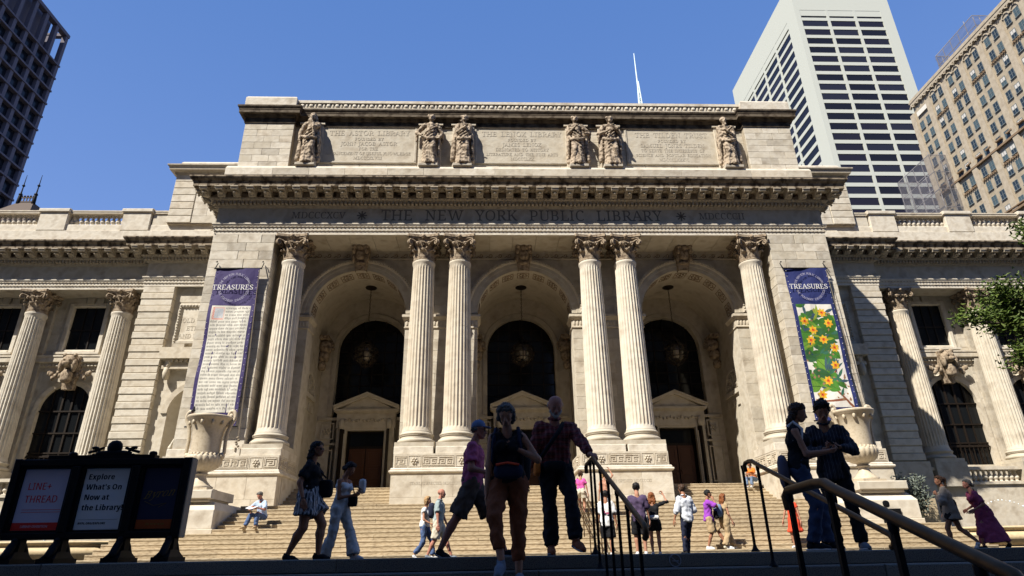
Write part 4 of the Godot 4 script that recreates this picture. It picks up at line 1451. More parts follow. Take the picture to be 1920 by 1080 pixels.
	b = MB.new()
	b.tube([Vector3(-0.3, 200, 0), Vector3(-0.4, 225, 0), Vector3(-0.4, 242.5, 0)], [0.6, 0.42, 0.22], 6)
	put("needle", b.mesh(M.spire_white), t)
	# block across the avenue, behind the viewer: its shadow lies over the steps and the terrace
	t = thing("avenue_block", "tall stone office block across the avenue behind the viewer, throwing its shadow on the terrace", "building", Vector3(-44, 0, 25))
	mat("block_stone", lin(0.32, 0.30, 0.27), 0.85)
	b = MB.new()
	b.box(-62, 0, 0, 52, BLOCK_H, 36)
	put("wall", b.mesh(M.block_stone), t)
	b = MB.new()
	b.box(60, 0, 2, 150, 50, 36)
	put("lower_wing", b.mesh(M.block_stone), t)
	b = MB.new()
	b.box(-1.1, 0, -0.05, 1.1, 2.1, 0.02)
	var wm := b.mesh(M.dark_glass)
	for r in 12:
		for k in 20:
			put("window", wm, t, null, Transform3D(Basis(), Vector3(-58 + 5.5 * k, 6.0 + 5.6 * r, 0)))

const BLOCK_H := 76.3

func build_brick_block() -> void:
	var t := thing("brick_tower", "buff brick office block with paired sash windows and arched top storey at the far right", "building", Vector3(92.6, 0, -110))
	var pat := noise_tex(51, 0.02, [[0.0, Color(0.86, 0.84, 0.81)], [0.5, Color(0.95, 0.94, 0.92)], [1.0, Color(1, 0.99, 0.97)]], 512, 5)
	mat("buff_brick", lin(0.37, 0.315, 0.235), 0.9, pat, 0.08)
	mat("buff_trim", lin(0.42, 0.36, 0.275), 0.9, pat, 0.08)
	mat("brick_dark", lin(0.23, 0.16, 0.10), 0.9, pat, 0.1)
	mat("pane", lin(0.02, 0.032, 0.045), 0.15)
	mat("pane_sky", lin(0.06, 0.09, 0.10), 0.12)
	mat("blind", lin(0.50, 0.47, 0.42), 0.8)
	# local frame of the long side: u runs towards the viewer, y up, out is -x
	var top := 94.6
	var L := 52.0
	var b := MB.new()
	b.box(0.35, 0, 0, 34, top - 1.2, L)
	put("wall", b.mesh(M.buff_brick), t)
	var U := Transform3D(Basis(Vector3.UP, -PI / 2), Vector3.ZERO)    # x -> +z, z -> -x
	var bay := 5.2
	var nb := 9
	var u0s := 2.1                       # middle of the first pair of windows
	var floor_h := 3.17
	# piers between the bays standing a little proud of the window plane
	var pier := MB.new()
	pier.tf = U
	pier.box(-0.62, 0, -0.4, 0.62, top - 3.4, 0.07)
	var pm := pier.mesh(M.buff_trim)
	for k in nb + 1:
		put("pier", pm, t, null, Transform3D(Basis(), Vector3(0, 0, u0s + bay * (k - 0.5))))
	# windows
	var fr := MB.new()
	fr.tf = U
	for q in [[-0.70, 0, -0.60, 2.05], [0.60, 0, 0.70, 2.05], [-0.60, 0, 0.60, 0.10], [-0.60, 1.95, 0.60, 2.05], [-0.60, 0.97, 0.60, 1.07], [-0.04, 0.10, 0.04, 1.95]]:
		fr.box(q[0], q[1], 0.0, q[2], q[3], 0.05)
	fr.box(-0.82, -0.14, -0.1, 0.82, 0.0, 0.16)
	var frm := fr.mesh(mat("sash", lin(0.13, 0.15, 0.15), 0.6))
	var pn := MB.new()
	pn.tf = U
	pn.box(-0.68, 0.05, -0.08, 0.68, 2.0, 0.02)
	var pnm := pn.mesh(M.pane)
	var bl := MB.new()
	bl.tf = U
	bl.box(-0.58, 1.1, 0.02, 0.58, 1.95, 0.03)
	var blm := bl.mesh(M.blind)
	var rt := MB.new()
	for k in 7:
		for j in 2:
			rt.tf = U
			rt.box(-1.85 + 0.53 * k + 0.26 * (j % 2), 0.24 * j, 0, -1.85 + 0.53 * k + 0.26 * (j % 2) + 0.25, 0.24 * j + 0.2, 0.24)
	var rtm := rt.mesh(M.brick_dark)
	for k in nb:
		for r in 12:
			var y := top - 5.2 - floor_h * r
			if k == 0 and r == 0:
				continue
			for j in 2:
				var z := u0s + k * bay + (j - 0.5) * 2.05
				var w := put("window", pnm, t, M.pane_sky if rng.randf() < 0.33 else M.pane, Transform3D(Basis.from_scale(Vector3(1, 0.90, 0.84)), Vector3(0.3, y + 0.1, z)))
				put("sash", frm, w)
				if rng.randf() < 0.18:
					put("blind", blm, w)
			if r in [1, 7] and k > 0:
				put("corbel_row", rtm, t, null, Transform3D(Basis(), Vector3(0.3, y - 0.72, u0s + k * bay)))
	# arched heads over the top windows and the corbelled parapet
	for k in range(1, nb):
		for j in 2:
			b = MB.new()
			b.tf = U
			arch_ring(b, u0s + k * bay + (j - 0.5) * 2.05, top - 3.25, [Vector2(0.72, -0.3), Vector2(0.72, -0.08), Vector2(0.98, -0.08), Vector2(0.98, -0.3)], 0, PI, 10)
			arch_pane(b, u0s + k * bay + (j - 0.5) * 2.05, 0.72, top - 3.25, top - 3.3, -0.27, 10)
			put("window_arch", b.mesh(M.buff_trim), t)
	b = MB.new()
	b.tf = U
	for k in nb:
		for j in 4:
			arch_ring(b, u0s - bay / 2 + k * bay + 0.65 + 1.3 * j, top - 2.1, [Vector2(0.36, -0.3), Vector2(0.36, 0.2), Vector2(0.58, 0.2), Vector2(0.58, -0.3)], 0, PI, 8)
	b.box(0, top - 1.55, -0.4, L, top - 0.9, 0.12)
	b.box(-0.2, top - 0.9, -0.5, L, top - 0.4, 0.22)
	b.box(-0.1, top - 0.4, -0.5, L, top, 0.05)
	put("parapet", b.mesh(M.buff_trim), t)
	b = MB.new()
	b.tf = U
	b.box(0, top - 24.6, -0.4, L, top - 24.2, 0.16)
	for k in 20:
		b.box(0.6 + k * 2.6, top - 23.2, -0.3, 2.0 + k * 2.6, top - 22.9, 0.16)
	b.box(0, top - 37.2, -0.4, L, top - 36.8, 0.3)
	b.box(0, top - 36.4, -0.4, L, top - 36.2, 0.2)
	put("string_course", b.mesh(M.brick_dark), t)
	b = MB.new()
	b.tf = U
	b.box(0.9, top - 5.0, -0.2, 5.2, top - 3.9, 0.02)
	put("white_patch", b.mesh(mat("white_patch", lin(0.62, 0.58, 0.5), 0.8)), t)
	# the set-back end of the block
	b = MB.new()
	b.box(2.2, 0, -4.0, 30, top - 9.0, 0)
	put("end_wing", b.mesh(M.buff_brick), t)
	# netted scaffold on the roof and in front of the far corner
	mat("netting", lin(0.12, 0.115, 0.13), 0.9)
	M.netting.transparency = BaseMaterial3D.TRANSPARENCY_ALPHA
	M.netting.albedo_color.a = 0.38
	var s := thing("roof_scaffold", "grey netted scaffold on the roof of the buff brick block", "scaffold", Vector3(94, 94.2, -101))
	scaffold(s, 4.0, 5.0, 11.0, 3, 2, 5)
	s = thing("corner_scaffold", "tall grey netted scaffold wrapped over the low end of the buff brick block", "scaffold", Vector3(89, 40, -116))
	scaffold(s, 4.5, 37.0, 10.5, 2, 9, 4)

func scaffold(s: Node, w: float, h: float, d: float, nx: int, ny: int, nz: int) -> void:
	var b := MB.new()
	for i in nx + 1:
		for k in nz + 1:
			if i == 0 or i == nx or k == 0 or k == nz:
				b.box(w * i / nx - 0.05, 0, d * k / nz - 0.05, w * i / nx + 0.05, h + rng.randf_range(-0.6, 0.8), d * k / nz + 0.05)
	for j in ny + 1:
		var y := h * j / ny
		for q in [[0.0, 0.0, w, 0.0], [0.0, d, w, d]]:
			b.box(q[0], y - 0.06, q[1] - 0.05, q[2], y + 0.06, q[3] + 0.05)
		b.box(-0.06, y - 0.06, 0, 0.04, y + 0.06, d); b.box(w - 0.04, y - 0.06, 0, w + 0.06, y + 0.06, d)
	put("poles", b.mesh(mat("scaffold_pole", lin(0.3, 0.28, 0.27), 0.5)), s)
	var rows := []
	for j in ny * 3 + 1:
		var row := PackedVector3Array()
		var y := h * j / (ny * 3)
		for p in [[0.0, 0.0], [0.0, 0.25], [0.0, 0.5], [0.0, 0.75], [0.0, 1.0], [0.35, 1.0], [0.7, 1.0], [1.0, 1.0], [1.0, 0.5], [1.0, 0.0], [0.5, 0.0], [0.0, 0.0]]:
			row.append(Vector3(-0.12 + (w + 0.24) * p[0] + rng.randf_range(-0.12, 0.12), y, -0.12 + (d + 0.24) * p[1] + rng.randf_range(-0.12, 0.12)))
		rows.append(row)
	b = MB.new()
	b.surf(rows, false)
	put("netting", b.mesh(M.netting), s)

func build_dark_tower() -> void:
	# right side of the tower is the plane x = 0 running away from the viewer
	var t := thing("dark_tower", "dark grey office tower with a deep square window grid at the far left", "building", Vector3(-103.9, 0, -120))
	mat("grid_concrete", lin(0.135, 0.12, 0.145), 0.8)
	mat("tower_glass", lin(0.012, 0.016, 0.025), 0.15)
	var top := 120.6
	var b := MB.new()
	b.box(-40, 0, 0.5, -1.1, top - 9.8, 50)
	put("core", b.mesh(M.grid_concrete), t)
	var pier := MB.new()
	pier.box(-1.0, 0, -0.42, 0.0, top - 0.6, 0.42)
	var pm := pier.mesh(M.grid_concrete)
	var bay := 3.55
	var nb := 11
	for k in nb + 1:
		put("pier", pm, t, null, Transform3D(Basis(), Vector3(0, 0, 0.42 + bay * k)))
	var beam := MB.new()
	beam.box(-1.0, 0, 0, 0.22, 0.42, bay * nb + 0.9)
	var bm := beam.mesh(M.grid_concrete)
	var gl := MB.new()
	gl.box(-0.95, 0, -bay / 2, -0.85, 3.3, bay / 2)
	var gm := gl.mesh(M.tower_glass)
	var fl := 3.68
	for r in 18:
		var y := top - 9.9 - fl * r
		put("beam", bm, t, null, Transform3D(Basis(), Vector3(0, y, -0.12)))
		for k in nb:
			put("window", gm, t, null, Transform3D(Basis(), Vector3(0, y - fl + 0.42, 0.42 + bay * (k + 0.5))))
	b = MB.new()
	b.box(-1.2, top - 0.9, -0.12, 0.15, top, bay * nb + 1.0)
	b.box(-1.2, top - 0.9, -0.12, -40, top, 0.9)
	put("top_beam", b.mesh(M.grid_concrete), t)
	b = MB.new()
	for k in range(1, 10):
		b.box(-1.0 - 3.9 * k, 0, 0.0, -0.2 - 3.9 * k, top - 0.6, 0.9)
	put("rear_piers", b.mesh(M.grid_concrete), t)
	b = MB.new()
	b.box(-34, top - 10, 3.6, -2.2, top + 2.0, 40)
	put("penthouse", b.mesh(M.grid_concrete), t)

# ---------------------------------------------------------------- statues
func statue(label: String, at: Vector3, o: Dictionary) -> void:
	var t := thing("statue", label, "statue", at, o.get("turn", 0.0), "robed figures along the attic")
	var k := 1.92
	var m: float = o.get("mirror", 1.0)
	var f := Field.new()
	f.k = 0.018
	var P := func(x: float, y: float, z: float) -> Vector3: return Vector3(x * m, y, z) * k
	f.cap(P.call(0, 0.93, 0), 0.17 * k, P.call(0.0, 0.42, 0.0), 0.19 * k)                   # robe
	f.cap(P.call(0, 0.5, 0), 0.18 * k, P.call(0.02, 0.03, 0.0), 0.23 * k, 1)
	f.cap(P.call(0.08, 0.90, 0.05), 0.10 * k, P.call(0.10, 0.50, 0.17), 0.08 * k)           # bent knee under the cloth
	f.cap(P.call(0.10, 0.50, 0.17), 0.075 * k, P.call(0.12, 0.05, 0.10), 0.06 * k)
	f.cap(P.call(-0.08, 0.9, 0.03), 0.10 * k, P.call(-0.10, 0.05, 0.09), 0.075 * k)
	f.cap(P.call(0, 0.93, 0), 0.15 * k, P.call(0.03, 1.20, 0), 0.135 * k)
	f.cap(P.call(0.03, 1.2, 0), 0.135 * k, P.call(0.02, 1.38, 0), 0.12 * k)
	f.cap(P.call(-0.15, 1.40, 0), 0.075 * k, P.call(0.18, 1.40, 0), 0.075 * k)
	f.cap(P.call(0.02, 1.40, 0), 0.06 * k, P.call(0.03, 1.52, 0.02), 0.055 * k)
	var hd: Vector3 = P.call(0.03 + o.get("head_x", 0.0), 1.63, 0.05)
	f.ball(hd + Vector3(0, 0.03, -0.02) * k, 0.088 * k)
	f.cap(hd + Vector3(0, -0.01, 0.02) * k, 0.070 * k, hd + Vector3(0, -0.08, 0.05) * k, 0.042 * k)
	f.cap(hd + Vector3(0, 0.0, 0.09) * k, 0.010 * k, hd + Vector3(0, -0.035, 0.105) * k, 0.016 * k)
	f.cap(hd + Vector3(-0.035, 0.022, 0.078) * k, 0.014 * k, hd + Vector3(0.035, 0.022, 0.078) * k, 0.014 * k)
	if o.get("hood", false):
		f.cap(hd + Vector3(0, 0.07, -0.03) * k, 0.09 * k, P.call(-0.10, 1.36, -0.06), 0.09 * k)
		f.cap(hd + Vector3(0, 0.07, -0.03) * k, 0.09 * k, P.call(0.14, 1.36, -0.06), 0.09 * k)
	elif o.get("beard", false):
		f.cap(hd + Vector3(0, -0.06, 0.05) * k, 0.05 * k, hd + Vector3(0, -0.19, 0.07) * k, 0.03 * k)
		f.ball(hd + Vector3(0, 0.06, -0.04) * k, 0.09 * k)
	else:
		for s in 9:
			f.ball(hd + Vector3(cos(s * 0.7 + 0.4) * 0.075, 0.06 + 0.03 * sin(s * 2.1), -0.03 + 0.05 * sin(s * 0.7)) * k, 0.04 * k)
		f.ball(hd + Vector3(0, 0.0, -0.11) * k, 0.05 * k)
	var sl: Vector3 = P.call(0.20, 1.38, 0)
	var sr: Vector3 = P.call(-0.17, 1.38, 0)
	var hl: Vector3 = o.get("hl", Vector3(0.06, 1.30, 0.20)) * k * Vector3(m, 1, 1)
	var hr: Vector3 = o.get("hr", Vector3(-0.27, 0.86, 0.08)) * k * Vector3(m, 1, 1)
	for q in [[sl, hl, Vector3(0.5 * m, -0.6, -0.3)], [sr, hr, Vector3(-0.6 * m, -0.3, -0.3)]]:
		var e := ik(q[0], q[1], 0.30 * k, 0.27 * k, q[2])
		var w: Vector3 = e + (q[1] - e).limit_length(0.27 * k)
		f.cap(q[0], 0.072 * k, e, 0.062 * k)
		f.cap(e, 0.058 * k, w, 0.036 * k)
		for i in 4:
			f.cap(w, 0.022 * k, w + (w - e).normalized() * 0.11 * k + Vector3((i - 1.5) * 0.02, 0, 0.02) * k, 0.014 * k)
		f.cap(e, 0.05 * k, e + Vector3(0, -0.26, -0.02) * k, 0.03 * k)                        # hanging sleeve
	# folds: vertical ridges of the skirt, a mantle wound across the body, cloth gathered over the arm
	var n := 11
	for i in n:
		var a := -1.7 + 3.4 * i / (n - 1) + 0.13 * sin(i * 2.7 + o.get("seed", 1))
		var r := 0.205 + 0.03 * sin(i * 1.9)
		f.cap(P.call(sin(a) * 0.13, 0.86 - 0.1 * absf(sin(i * 1.3)), cos(a) * 0.13), 0.016 * k, P.call(sin(a) * r + 0.03, 0.03, cos(a) * r), 0.034 * k)
	for i in 6:
		var y := 1.36 - 0.085 * i
		f.path([P.call(0.20 - 0.01 * i, y, 0.03), P.call(0.09, y - 0.16 - 0.02 * i, 0.16), P.call(-0.08, y - 0.30 - 0.03 * i, 0.17), P.call(-0.19, y - 0.36 - 0.03 * i, 0.02)], 0.022 * k, 0.02 * k)
	f.path([P.call(-0.20, 0.95, 0.06), P.call(-0.02, 0.80, 0.22), P.call(0.18, 0.86, 0.14), P.call(0.25, 1.05, 0.02)], 0.045 * k, 0.04 * k)
	f.path([P.call(0.23, 1.05, 0.03), P.call(0.27, 0.7, 0.05), P.call(0.26, 0.35, 0.02)], 0.06 * k, 0.03 * k)
	if o.get("cloak", true):
		f.path([P.call(-0.14, 1.40, -0.07), P.call(-0.25, 0.9, -0.06), P.call(-0.29, 0.25, -0.03)], 0.08 * k, 0.07 * k)
		f.path([P.call(0.15, 1.40, -0.07), P.call(0.22, 0.9, -0.08), P.call(0.26, 0.2, -0.05)], 0.08 * k, 0.07 * k)
	if o.get("book", false):
		f.cap(hl + Vector3(-0.08 * m, 0.05, 0.03) * k, 0.04 * k, hl + Vector3(0.08 * m, -0.08, 0.03) * k, 0.045 * k)
	f.planes.append(Plane(Vector3(0, -1, 0), 0.0))
	var d := f.build(0.028, folds(o.get("seed", 1), 5.0), 0.03)
	put("figure", mesh_of(d, M.statue), t, null, Transform3D(Basis(), Vector3(0, 0.16, 0)))
	var b := MB.new()
	b.cham(-0.52, 0, -0.45, 0.52, 0.18, 0.36, 0.03)
	put("base", b.mesh(M.stone_d), t)

func build_statues() -> void:
	var z := -28.52
	statue("hooded robed statue with a hand at its chin, beside the left attic pier", Vector3(-11.55, 20.86, z), {"hood": true, "hl": Vector3(0.03, 1.42, 0.20), "hr": Vector3(-0.26, 0.85, 0.10), "seed": 2})
	statue("bare-chested statue with cloth round the hips, just right of the first inscription", Vector3(-5.07, 20.86, z), {"hl": Vector3(0.28, 0.92, 0.10), "hr": Vector3(-0.26, 1.0, 0.12), "seed": 5, "cloak": false})
	statue("robed statue with head raised and arms crossed at the breast, right of the bare-chested statue", Vector3(-3.25, 20.86, z), {"hl": Vector3(0.0, 1.33, 0.18), "hr": Vector3(0.05, 1.22, 0.20), "seed": 7})
	statue("robed statue gathering its mantle, just right of the second inscription", Vector3(3.02, 20.86, z), {"hl": Vector3(0.08, 1.22, 0.20), "hr": Vector3(-0.22, 1.05, 0.16), "seed": 11, "mirror": -1.0})
	statue("robed statue holding a slab to its chest, just left of the third inscription", Vector3(4.86, 20.86, z), {"hl": Vector3(0.12, 1.25, 0.20), "hr": Vector3(-0.12, 1.1, 0.2), "book": true, "seed": 13})
	statue("bearded robed statue with folded arms, beside the right attic pier", Vector3(11.45, 20.86, z), {"beard": true, "hl": Vector3(-0.02, 1.20, 0.20), "hr": Vector3(0.06, 1.12, 0.20), "seed": 17, "mirror": -1.0})

# ---------------------------------------------------------------- banners
func cloth(w: float, h: float, seed_: int, inset := [0.0, 0.0, 0.0, 0.0], lift := 0.0) -> ArrayMesh:
	# a hanging sheet, top edge at y = 0; inset trims it left, bottom, right, top; print lies on it with its own uv
	var nz := folds(seed_, 0.35)
	var x0: float = -w / 2 + inset[0]; var x1: float = w / 2 - inset[2]
	var y1: float = -inset[3]; var y0: float = -h + inset[1]
	var nx := 10; var ny := 28
	var b := MB.new()
	var P := func(i: int, j: int) -> Vector3:
		var x := lerpf(x0, x1, i / float(nx)); var y := lerpf(y0, y1, j / float(ny))
		return Vector3(x, y, 0.09 * nz.get_noise_2d(x * 1.6, y * 0.9) + 0.03 * sin(y * 1.7 + x * 1.3) + lift)
	for j in ny:
		for i in nx:
			b.quad(P.call(i, j), P.call(i + 1, j), P.call(i + 1, j + 1), P.call(i, j + 1))
			for q in [[0, 0], [1, 1], [1, 0], [0, 0], [0, 1], [1, 1]]:
				b.u.append(Vector2((i + q[0]) / float(nx), 1.0 - (j + q[1]) / float(ny)))
	if lift == 0.0:
		var uv := b.u
		for i in b.v.size():
			pass
		b.u = uv
	return b.mesh(null)

func print_mat(name_: String, img: Image) -> StandardMaterial3D:
	var m := mat(name_, Color.WHITE, 0.8)
	img.generate_mipmaps()
	m.albedo_texture = ImageTexture.create_from_image(img)
	return m

func manuscript() -> Image:
	# rows of black-letter strokes with a coloured initial
	var im := Image.create(512, 1400, false, Image.FORMAT_RGB8)
	var paper := lin(0.62, 0.585, 0.50)
	im.fill(paper)
	var r := RandomNumberGenerator.new()
	r.seed = 44
	var ink := lin(0.09, 0.08, 0.075)
	var lh := 47
	for row in 29:
		var y := 26 + row * lh
		var x := 14
		if row < 4:
			x = 190
		while x < 500:
			var n := r.randi_range(2, 6)
			for c in n:
				var strokes := r.randi_range(1, 3)
				for s in strokes:
					if x > 500:
						break
					var top := y - (12 if r.randf() < 0.14 else 0)
					var bot := y + 20 + (9 if r.randf() < 0.08 else 0)
					im.fill_rect(Rect2i(x, top, 4, bot - top), ink)
					if r.randf() < 0.7:
						im.fill_rect(Rect2i(x - 2, y, 8, 3), ink)
					if r.randf() < 0.7:
						im.fill_rect(Rect2i(x + 1, y + 17, 8, 3), ink)
					x += 9
				x += 3
			x += 12
	# initial
	var red := lin(0.55, 0.16, 0.12); var blue := lin(0.30, 0.36, 0.50); var pale := lin(0.6, 0.42, 0.36)
	im.fill_rect(Rect2i(16, 20, 160, 176), pale)
	im.fill_rect(Rect2i(50, 40, 110, 130), blue.lerp(paper, 0.5))
	for i in 9:
		im.fill_rect(Rect2i(26 + (i % 2) * 6, 26 + i * 18, 14, 12), red)
		im.fill_rect(Rect2i(40 + i * 14, 178, 8, 12), red)
	for i in 60:
		im.fill_rect(Rect2i(50 + r.randi() % 110, 40 + r.randi() % 130, 10, 5), paper)
	return im

func leaf_shape(im: Image, c: Vector2, L: float, w: float, ang: float, col: Color, vein: Color) -> void:
	var d := Vector2(cos(ang), sin(ang)); var s := Vector2(-d.y, d.x)
	var m := int(L) + 2
	for y in range(maxi(0, int(c.y) - m), mini(im.get_height(), int(c.y) + m)):
		for x in range(maxi(0, int(c.x) - m), mini(im.get_width(), int(c.x) + m)):
			var q := Vector2(x, y) - c
			var u := q.dot(d) / L
			var v := q.dot(s) / w
			if u > 0.0 and u < 1.0:
				var e := sin(PI * pow(u, 0.8))
				if absf(v) < e:
					im.set_pixel(x, y, vein if absf(v) < 0.07 or (fmod(u * 11.0 + absf(v) * 1.5, 1.0) < 0.16) else col)

func disc(im: Image, c: Vector2, r: float, col: Color) -> void:
	for y in range(maxi(0, int(c.y - r)), mini(im.get_height(), int(c.y + r) + 1)):
		for x in range(maxi(0, int(c.x - r)), mini(im.get_width(), int(c.x + r) + 1)):
			if Vector2(x, y).distance_to(c) < r:
				im.set_pixel(x, y, col)

func botanical() -> Image:
	# a plain plant print: branches, broad green leaves, yellow and orange fruit
	var im := Image.create(256, 690, false, Image.FORMAT_RGB8)
	im.fill(lin(0.66, 0.62, 0.55))
	var r := RandomNumberGenerator.new()
	r.seed = 12
	var brown := lin(0.22, 0.08, 0.04); var tan_ := lin(0.30, 0.19, 0.10)
	for br in [[Vector2(250, 690), Vector2(150, 560), Vector2(60, 500)], [Vector2(200, 640), Vector2(60, 660), Vector2(10, 640)], [Vector2(40, 380), Vector2(140, 330), Vector2(240, 200)], [Vector2(20, 300), Vector2(120, 260), Vector2(200, 90)], [Vector2(150, 560), Vector2(190, 420), Vector2(230, 330)]]:
		for i in 160:
			var t := i / 159.0
			var p: Vector2 = br[0].lerp(br[1], t).lerp(br[1].lerp(br[2], t), t)
			disc(im, p + Vector2(sin(i * 0.3), 0), 8.0 - 4.5 * t, brown)
	var greens := [lin(0.035, 0.13, 0.02), lin(0.06, 0.20, 0.025), lin(0.13, 0.27, 0.03), lin(0.03, 0.10, 0.04)]
	for i in 66:
		var p := Vector2(r.randf_range(-20, 200), r.randf_range(20, 560))
		leaf_shape(im, p, r.randf_range(70, 130), r.randf_range(20, 40), r.randf_range(-0.8, 1.0) + (PI if i % 3 == 0 else 0.0), greens[r.randi() % 4], greens[(r.randi() % 2) + 1].lerp(Color.BLACK, 0.3))
	for i in 5:
		leaf_shape(im, Vector2(120 + 10 * i, 460), 110, 9, -1.4 + 0.2 * i, lin(0.03, 0.06, 0.13), lin(0.09, 0.2, 0.03))
	for i in 40:
		leaf_shape(im, Vector2(r.randf_range(10, 245), r.randf_range(20, 680)), r.randf_range(14, 26), r.randf_range(5, 9), r.randf_range(0, TAU), tan_, brown)
	for i in 30:
		leaf_shape(im, Vector2(r.randf_range(10, 220), r.randf_range(40, 640)), r.randf_range(50, 80), r.randf_range(7, 12), r.randf_range(-2.2, 0.6), [lin(0.03, 0.05, 0.14), lin(0.30, 0.33, 0.03), lin(0.02, 0.10, 0.09)][i % 3], lin(0.09, 0.2, 0.03))
	for q in [[175, 60], [205, 135], [90, 180], [150, 245], [60, 250], [120, 520], [214, 300], [40, 120], [190, 420], [60, 610]]:
		for k in 7:
			leaf_shape(im, Vector2(q[0], q[1]), 34, 10, TAU * k / 7.0 + q[0], [lin(0.72, 0.50, 0.03), lin(0.70, 0.34, 0.02)][k % 2], lin(0.5, 0.2, 0.02))
		disc(im, Vector2(q[0], q[1]), 11, lin(0.62, 0.12, 0.02))
		disc(im, Vector2(q[0] - 2, q[1] - 2), 5, lin(0.30, 0.04, 0.02))
	return im

func ring_text(s: String, r: float, h: float, a0: float, inner: bool) -> MB:
	var b := MB.new()
	var step := 0.0
	for i in s.length():
		if s[i] == " ":
			continue
		var tm := txt(s[i], h, 0.004, false, false)
		var st := SurfaceTool.new()
		st.append_from(tm, 0, Transform3D())
		var arr := st.commit_to_arrays()
		var vv: PackedVector3Array = arr[Mesh.ARRAY_VERTEX]
		var ii: PackedInt32Array = arr[Mesh.ARRAY_INDEX] if arr[Mesh.ARRAY_INDEX] != null else PackedInt32Array()
		var nn: PackedVector3Array = arr[Mesh.ARRAY_NORMAL]
		var a := a0 - (PI * 0.80) * i / (s.length() - 1) if not inner else a0 + (PI * 0.80) * i / (s.length() - 1)
		var x := Transform3D(Basis(Vector3.BACK, a - PI / 2 if not inner else a + PI / 2), Vector3(cos(a) * r, sin(a) * r, 0))
		if ii.size():
			for k in ii:
				b.v.append(x * vv[k]); b.n.append(x.basis * nn[k]); b.c.append(Color.WHITE)
		else:
			for k in vv.size():
				b.v.append(x * vv[k]); b.n.append(x.basis * nn[k]); b.c.append(Color.WHITE)
	return b

func banner(s: int) -> void:
	var label := "long purple banner printed with a page of black-letter manuscript, on the left pier" if s < 0 else "long blue banner with a colourful plant print, on the right pier"
	var t := thing("banner", label, "banner", Vector3(s * 14.02, 14.80, -28.12), 0.0, "exhibition banners on the portico piers")
	mat("banner_purple", lin(0.042, 0.029, 0.108), 0.7)
	mat("banner_blue", lin(0.022, 0.029, 0.115), 0.7)
	mat("banner_white", lin(0.66, 0.64, 0.60), 0.7)
	mat("banner_ring", lin(0.34, 0.32, 0.40), 0.7)
	var w := 2.12; var h := 7.65
	put("cloth", cloth(w, h, 5 + s), t, M.banner_purple if s < 0 else M.banner_blue)
	var pm := print_mat("manuscript_print", manuscript()) if s < 0 else print_mat("plant_print", botanical())
	put("print", cloth(w, h, 5 + s, [0.17, 0.62, 0.17, 1.95], 0.006), t, pm)
	put("title", txt("TREASURES", 0.245, 0.008, false, true), t, M.banner_white, Transform3D(Basis(), Vector3(-0.06, -1.03, 0.085)))
	var rt := ring_text("THE NEW YORK PUBLIC LIBRARY", 0.70, 0.11, PI * 0.9, false)
	rt.add(ring_text("THE POLONSKY EXHIBITION", 0.70, 0.11, PI * 1.1, true))
	put("ring_lettering", rt.mesh(M.banner_ring), t, null, Transform3D(Basis(), Vector3(0, -1.03, 0.08)))
	var b := MB.new()
	for q in [[-0.05, 0.05], [-h - 0.03, -h + 0.05]]:
		b.tube([Vector3(-w / 2 - 0.08, (q[0] + q[1]) / 2, 0.0), Vector3(w / 2 + 0.08, (q[0] + q[1]) / 2, 0.0)], 0.035, 8)
	put("batten", b.mesh(M.iron), t)
	if s > 0:
		put("footer", txt("FREE", 0.16, 0.008, true, false), t, M.banner_white, Transform3D(Basis(), Vector3(-0.35, -h + 0.34, 0.07)))
	for q in [-1, 1]:
		b = MB.new()
		b.tube([Vector3(q * (w / 2 + 0.05), 0.0, 0), Vector3(q * (w / 2 + 0.05), 0.38, -0.22), Vector3(q * (w / 2 + 0.05), 0.44, -0.1), Vector3(q * (w / 2 + 0.05), 0.36, -0.02)], 0.025, 5)
		put("hook", b.mesh(M.iron), t)
	# grommets along the edges
	b = MB.new()
	for k in 26:
		for q in [-1, 1]:
			b.ball(Vector3(q * (w / 2 - 0.05), -0.15 - k * 0.294, 0.03), 0.022, 5)
	put("grommets", b.mesh(M.banner_white), t)
	b = MB.new()
	for q in [0.0, 0.03]:
		b.tube([Vector3(w / 2 - 0.02, -0.1, 0.04), Vector3(w / 2 + 0.10 + q, -4.0, 0.05), Vector3(w / 2 + 0.2 + q, -h - 0.55, 0.06)], 0.012, 4)
	for k in 7:
		b.ball(Vector3(w / 2 + 0.2 + 0.06 * sin(k * 2.0), -h - 0.5 - 0.09 * k, 0.06), 0.075 - 0.004 * k, 6)
	put("rope", b.mesh(mat("rope", lin(0.22, 0.18, 0.13), 0.9)), t)

